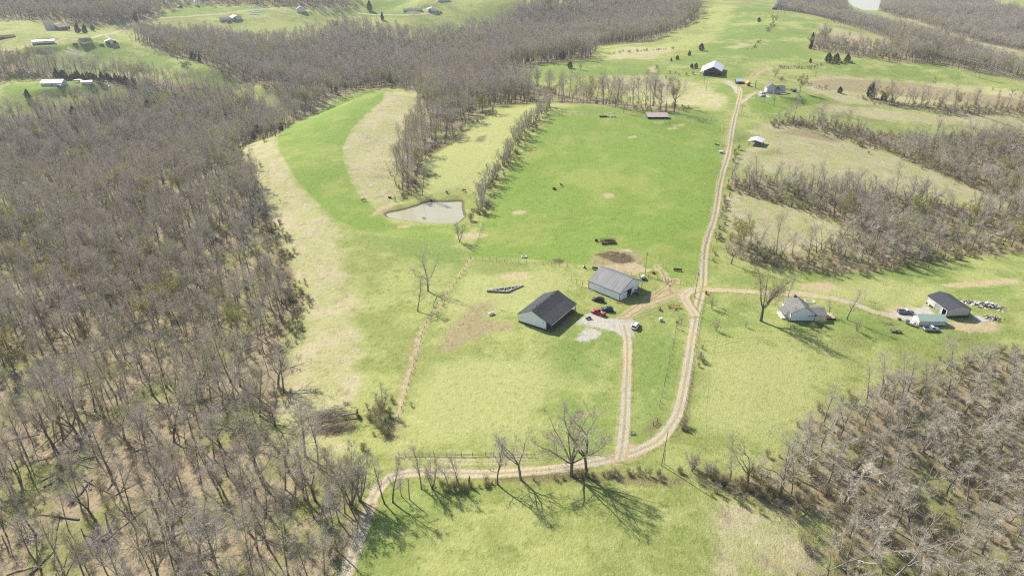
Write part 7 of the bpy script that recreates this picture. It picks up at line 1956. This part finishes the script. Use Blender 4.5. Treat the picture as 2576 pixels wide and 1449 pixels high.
# standing dead trunks
def snag(u, v, h, label, pale=True, r=.3, tx=0.0):
    e = empty('dead_tree', G(u, v)); tag(e, label, 'tree'); e.rotation_euler = (rs.normal(0, .05), tx, 0)
    MB().tube((0, 0, -.3), (0, 0, h * .5), r, 8, r * .8).tube((0, 0, h * .5), (.15, .1, h), r * .8, 8, r * .45).build('trunk', MT['greywood'] if pale else M_BARK, e)
    m = MB()
    for k in range(4): z = h * rs.uniform(.55, .97); d = Vector((rs.normal(), rs.normal(), .8)).normalized(); m.tube((.1, .05, z), Vector((.1, .05, z)) + d * h * rs.uniform(.1, .22), r * .3, 5, .02)
    m.build('limb', MT['greywood'] if pale else M_BARK, e)
CLp = lambda x, y: CL([(x, y)])[0]
snag(*CLp(1310, 1240), 12, 'pale dead trunk with broken forked top in the near wood', r=.34)
snag(*CLp(675, 1447), 7, 'pale broken stub at the lower edge of the near wood', r=.2)
snag(*CLp(830, 1110), 6, 'dark broken stub in the small clearing of the near wood', False)
snag(*CLp(1145, 1190), 6.5, 'dark broken stub leaning over the mossy patch in the near wood', False)
snag(*CLp(660, 1200), 5.5, 'short dark stub beside the dark thicket in the near wood', False, .22)
snag(*CLp(55, 1230), 4.5, 'short tan stub near the rubble patch in the near wood', True, .22)
snag(*crop([(965, 765)], 1000, 1125, 1000 / 2576)[0], 3.4, 'short broken trunk stump in the roadside tree row', False, .32)
snag(*crop([(515, 870)], 1000, 1125, 1000 / 2576)[0], 6.5, 'bare dead stem inside the bend of the dirt road', False, .16)
snag(*crop([(1475, 545)], 1000, 0, 1000 / 2576)[0], 4.5, 'short dark dead stem alone on the middle ridge', False, .25)

# ------------------------------------------------------------------ brush pile, scrap heap
def heap(name, uv, label, n, spread, L, r, mats, cat='brush pile', h=1.0, part='branch', rz=0.0):
    c = G(*uv); e = empty(name, c); tag(e, label, cat)
    for i, mt in enumerate(mats):
        m = MB()
        for k in range(n // len(mats)):
            x, y = rs.normal(0, spread[0]), rs.normal(0, spread[1]); t = math.exp(-(x / spread[0] / 1.6) ** 2 - (y / spread[1] / 1.6) ** 2)
            g = float(ground_z(c.x + x, c.y + y)[0]) - c.z; a = rz + rs.normal(0, .5); d = Vector((math.cos(a), math.sin(a), rs.normal(0, .22))); l = L * rs.uniform(.4, 1.2)
            p = Vector((x, y, g + .1 + h * t * rs.rand())); m.tube(p - d * l / 2, p + d * l / 2, r * rs.uniform(.4, 1.4), 5, .01)
        o = m.build(part, mt, e); o['kind'] = 'stuff'
    return e
CB = lambda x, y: crop([(x, y)], 820, 1120, 400 / 2576)[0]
heap('brush_pile', CB(900, 650), 'long heap of grey cut branches in the field corner beside the uprooted stump', 420, (5.0, 2.0), 3.4, .06, [M_BRUSH, M_BARK, MT['greywood'], MT['wood']], h=1.8, rz=.1)
heap('brush_pile', CB(1080, 890), 'lower heap of dark brown brush south of the grey branch heap', 300, (4.2, 1.2), 2.6, .05, [MT['wood'], M_BARK], h=1.3, rz=.25)
heap('brush_pile', CB(1260, 410), 'small knot of twigs above the grey branch heap', 70, (.9, .5), 1.3, .04, [M_TWIG], h=.8)
heap('brush_pile', src(2605, 949), 'small brown brush heap in the grass west of the green roofed building', 70, (1.2, .6), 1.3, .04, [M_BRUSH], h=.7)
c = G(*CB(1465, 640)); e = empty('root_plate', c, R(10)); tag(e, 'upturned dark root plate of an uprooted tree at the end of the branch heap', 'tree stump')
m = MB(); ring = []
for k in range(16): a = k * .3927; ring.append((math.cos(a) * rs.uniform(1.15, 1.5), math.sin(a) * rs.uniform(1.1, 1.4)))
m.loft([[(0, x * k, 1.1 + z * k) if False else (w_, x * k, 1.15 + z * k) for x, z in ring] for w_, k in ((-.35, .35), (-.2, .8), (.1, 1.0), (.25, .9), (.3, .3))]); m.build('root_disc', MT['soil'], e)
m = MB()
for k in range(26): a = rs.uniform(0, 6.28); m.tube((0, math.cos(a) * 1.0, 1.15 + math.sin(a)), (rs.uniform(-.3, .6), math.cos(a) * 2.0, 1.15 + math.sin(a) * 1.8), .06, 5, .015)
m.build('root', M_BARK, e); m = MB().tube((-.3, 0, 1.2), (-4.5, .3, .8), .32, 8, .2); m.build('trunk', MT['greywood'], e)

def scrap(name, uv, label, n, spread, rz, hgt, sheet='tin'):
    c = G(*uv); e = empty(name, c, rz); tag(e, label, 'scrap heap')
    for nm, mt, k0, big in (('sheet', MT[sheet], n // 3, 1), ('board', MT['greywood'], n // 3, 0), ('plank', MT['newwood'], n // 6, 0), ('scrap_piece', MT['dark_band'], n // 5, 0), ('rubble', MT['brick'], n // 8, 0)):
        m = MB()
        for k in range(k0):
            x, y = rs.normal(0, spread[0] * .5), rs.normal(0, spread[1] * .5); z = hgt * math.exp(-(x / spread[0]) ** 2 * 2 - (y / spread[1]) ** 2 * 2) * rs.uniform(.2, 1)
            w = Matrix.Rotation(rz, 3, 'Z') @ Vector((x, y, 0)); g = float(ground_z(c.x + w.x, c.y + w.y)[0]) - c.z
            dim = (rs.uniform(.5, 1.3), rs.uniform(.4, .9), .04) if big else (rs.uniform(.4, 1.8), rs.uniform(.1, .3), rs.uniform(.05, .2))
            m.box((x, y, g + .08 + z), dim, rs.uniform(0, 3.14), (rs.normal(0, .3), rs.normal(0, .3)))
        o = m.build(nm, mt, e); o['kind'] = 'stuff'
CS = lambda x, y: crop([(x, y)], 2560, 850, 420 / 2576)[0]
scrap('scrap_heap', CS(2020, 280), 'large heap of demolition scrap and pale sheets behind the workshop', 210, (6.0, 2.6), R(-22), 1.4)
scrap('scrap_heap', CS(1730, 220), 'narrow heap of reddish scrap running along the back of the workshop', 80, (3.0, 1.2), R(-28), .8)
scrap('scrap_heap', CS(2120, 500), 'smaller heap of white sheets and boards near the workshop slab', 90, (2.6, 2.0), R(-40), .8)
scrap('scrap_heap', src(308, 250), 'pile of pale rubbish on the lawn east of the low metal shed', 40, (3.0, 1.2), 0, .6)
scrap('scrap_heap', CL([(230, 1160)])[0], 'scatter of pale rubble at the lower corner of the near wood', 50, (3.5, 1.6), .2, .3, 'stone')
scrap('scrap_heap', src(2345, 937), 'clutter of small things along the farmhouse deck', 24, (1.6, 1.0), 0, .5)
e = empty('yard_frame', G(*crop([(1245, 1110)], 1800, 780, .1518)[0])); tag(e, 'small wooden swing frame in the grass west of the road', 'frame')
for x in (-.9, .9): MB().box((x, 0, .9), (.12, .12, 1.9)).build('post', MT['wood'], e)
MB().box((0, 0, 1.75), (2.0, .12, .14)).build('beam', MT['wood'], e); MB().box((0, 0, .5), (1.1, .4, .06)).build('seat', MT['wood'], e)
e = empty('bird_box', G(*crop([(1195, 1190)], 1800, 780, .1518)[0])); tag(e, 'grey nest box on a post in the grass west of the road', 'bird box')
MB().box((0, 0, 1.0), (.1, .1, 2.2)).build('post', MT['wood'], e); MB().box((0, 0, 2.2), (.5, .5, .5)).build('box', MT['bluegrey'], e); MB().box((0, 0, 2.5), (.7, .7, .08)).build('roof', MT['dark_band'], e)
e = empty('timber_frame', G(*crop([(2195, 375)], 1000, 1125, 1000 / 2576)[0]), .3); tag(e, 'toppled timber stand on the lawn wedge beside the driveway mouth', 'frame')
for k in range(5): MB().box((rs.uniform(-.3, .3), (k - 2) * .25, .3 + .05 * k), (1.5, .14, .12), rs.normal(0, .4), (0, rs.normal(0, .25))).build('plank', MT['greywood'], e)
e = empty('gate', G(*crop([(2370, 300)], 1000, 1125, 1000 / 2576)[0]), R(50)); tag(e, 'old wooden gate frame in the weedy corner by the muddy bend', 'gate')
for x in (-1.2, 1.2): MB().box((x, 0, .7), (.14, .14, 1.7)).build('post', MT['wood'], e)
for z in (.4, .9, 1.3): MB().box((0, 0, z), (2.3, .07, .12)).build('rail', MT['greywood'], e)

# ------------------------------------------------------------------ air
_t = bpy.data.materials.new('hazy_air'); _t.use_nodes = True; _nt = _t.node_tree
for n in list(_nt.nodes):
    if n.type != 'OUTPUT_MATERIAL': _nt.nodes.remove(n)
_v = _nt.nodes.new('ShaderNodeVolumePrincipled'); _v.inputs['Color'].default_value = (.93, .95, 1, 1); _v.inputs['Density'].default_value = .00010; _v.inputs['Anisotropy'].default_value = .3
_nt.links.new(_v.outputs[0], _nt.nodes['Material Output'].inputs['Volume'])
_zlo = float(GZ.min()) - 2.0; _zhi = max(CAM_H, float(GZ.max()) + 30) + 3
_b = MB(); _b.hexa([(-5100, -700, _zlo), (5100, -700, _zlo), (5100, 6600, _zlo), (-5100, 6600, _zlo), (-5100, -700, _zhi), (5100, -700, _zhi), (5100, 6600, _zhi), (-5100, 6600, _zhi)])
haze = _b.build('haze', _t); haze['kind'] = 'stuff'
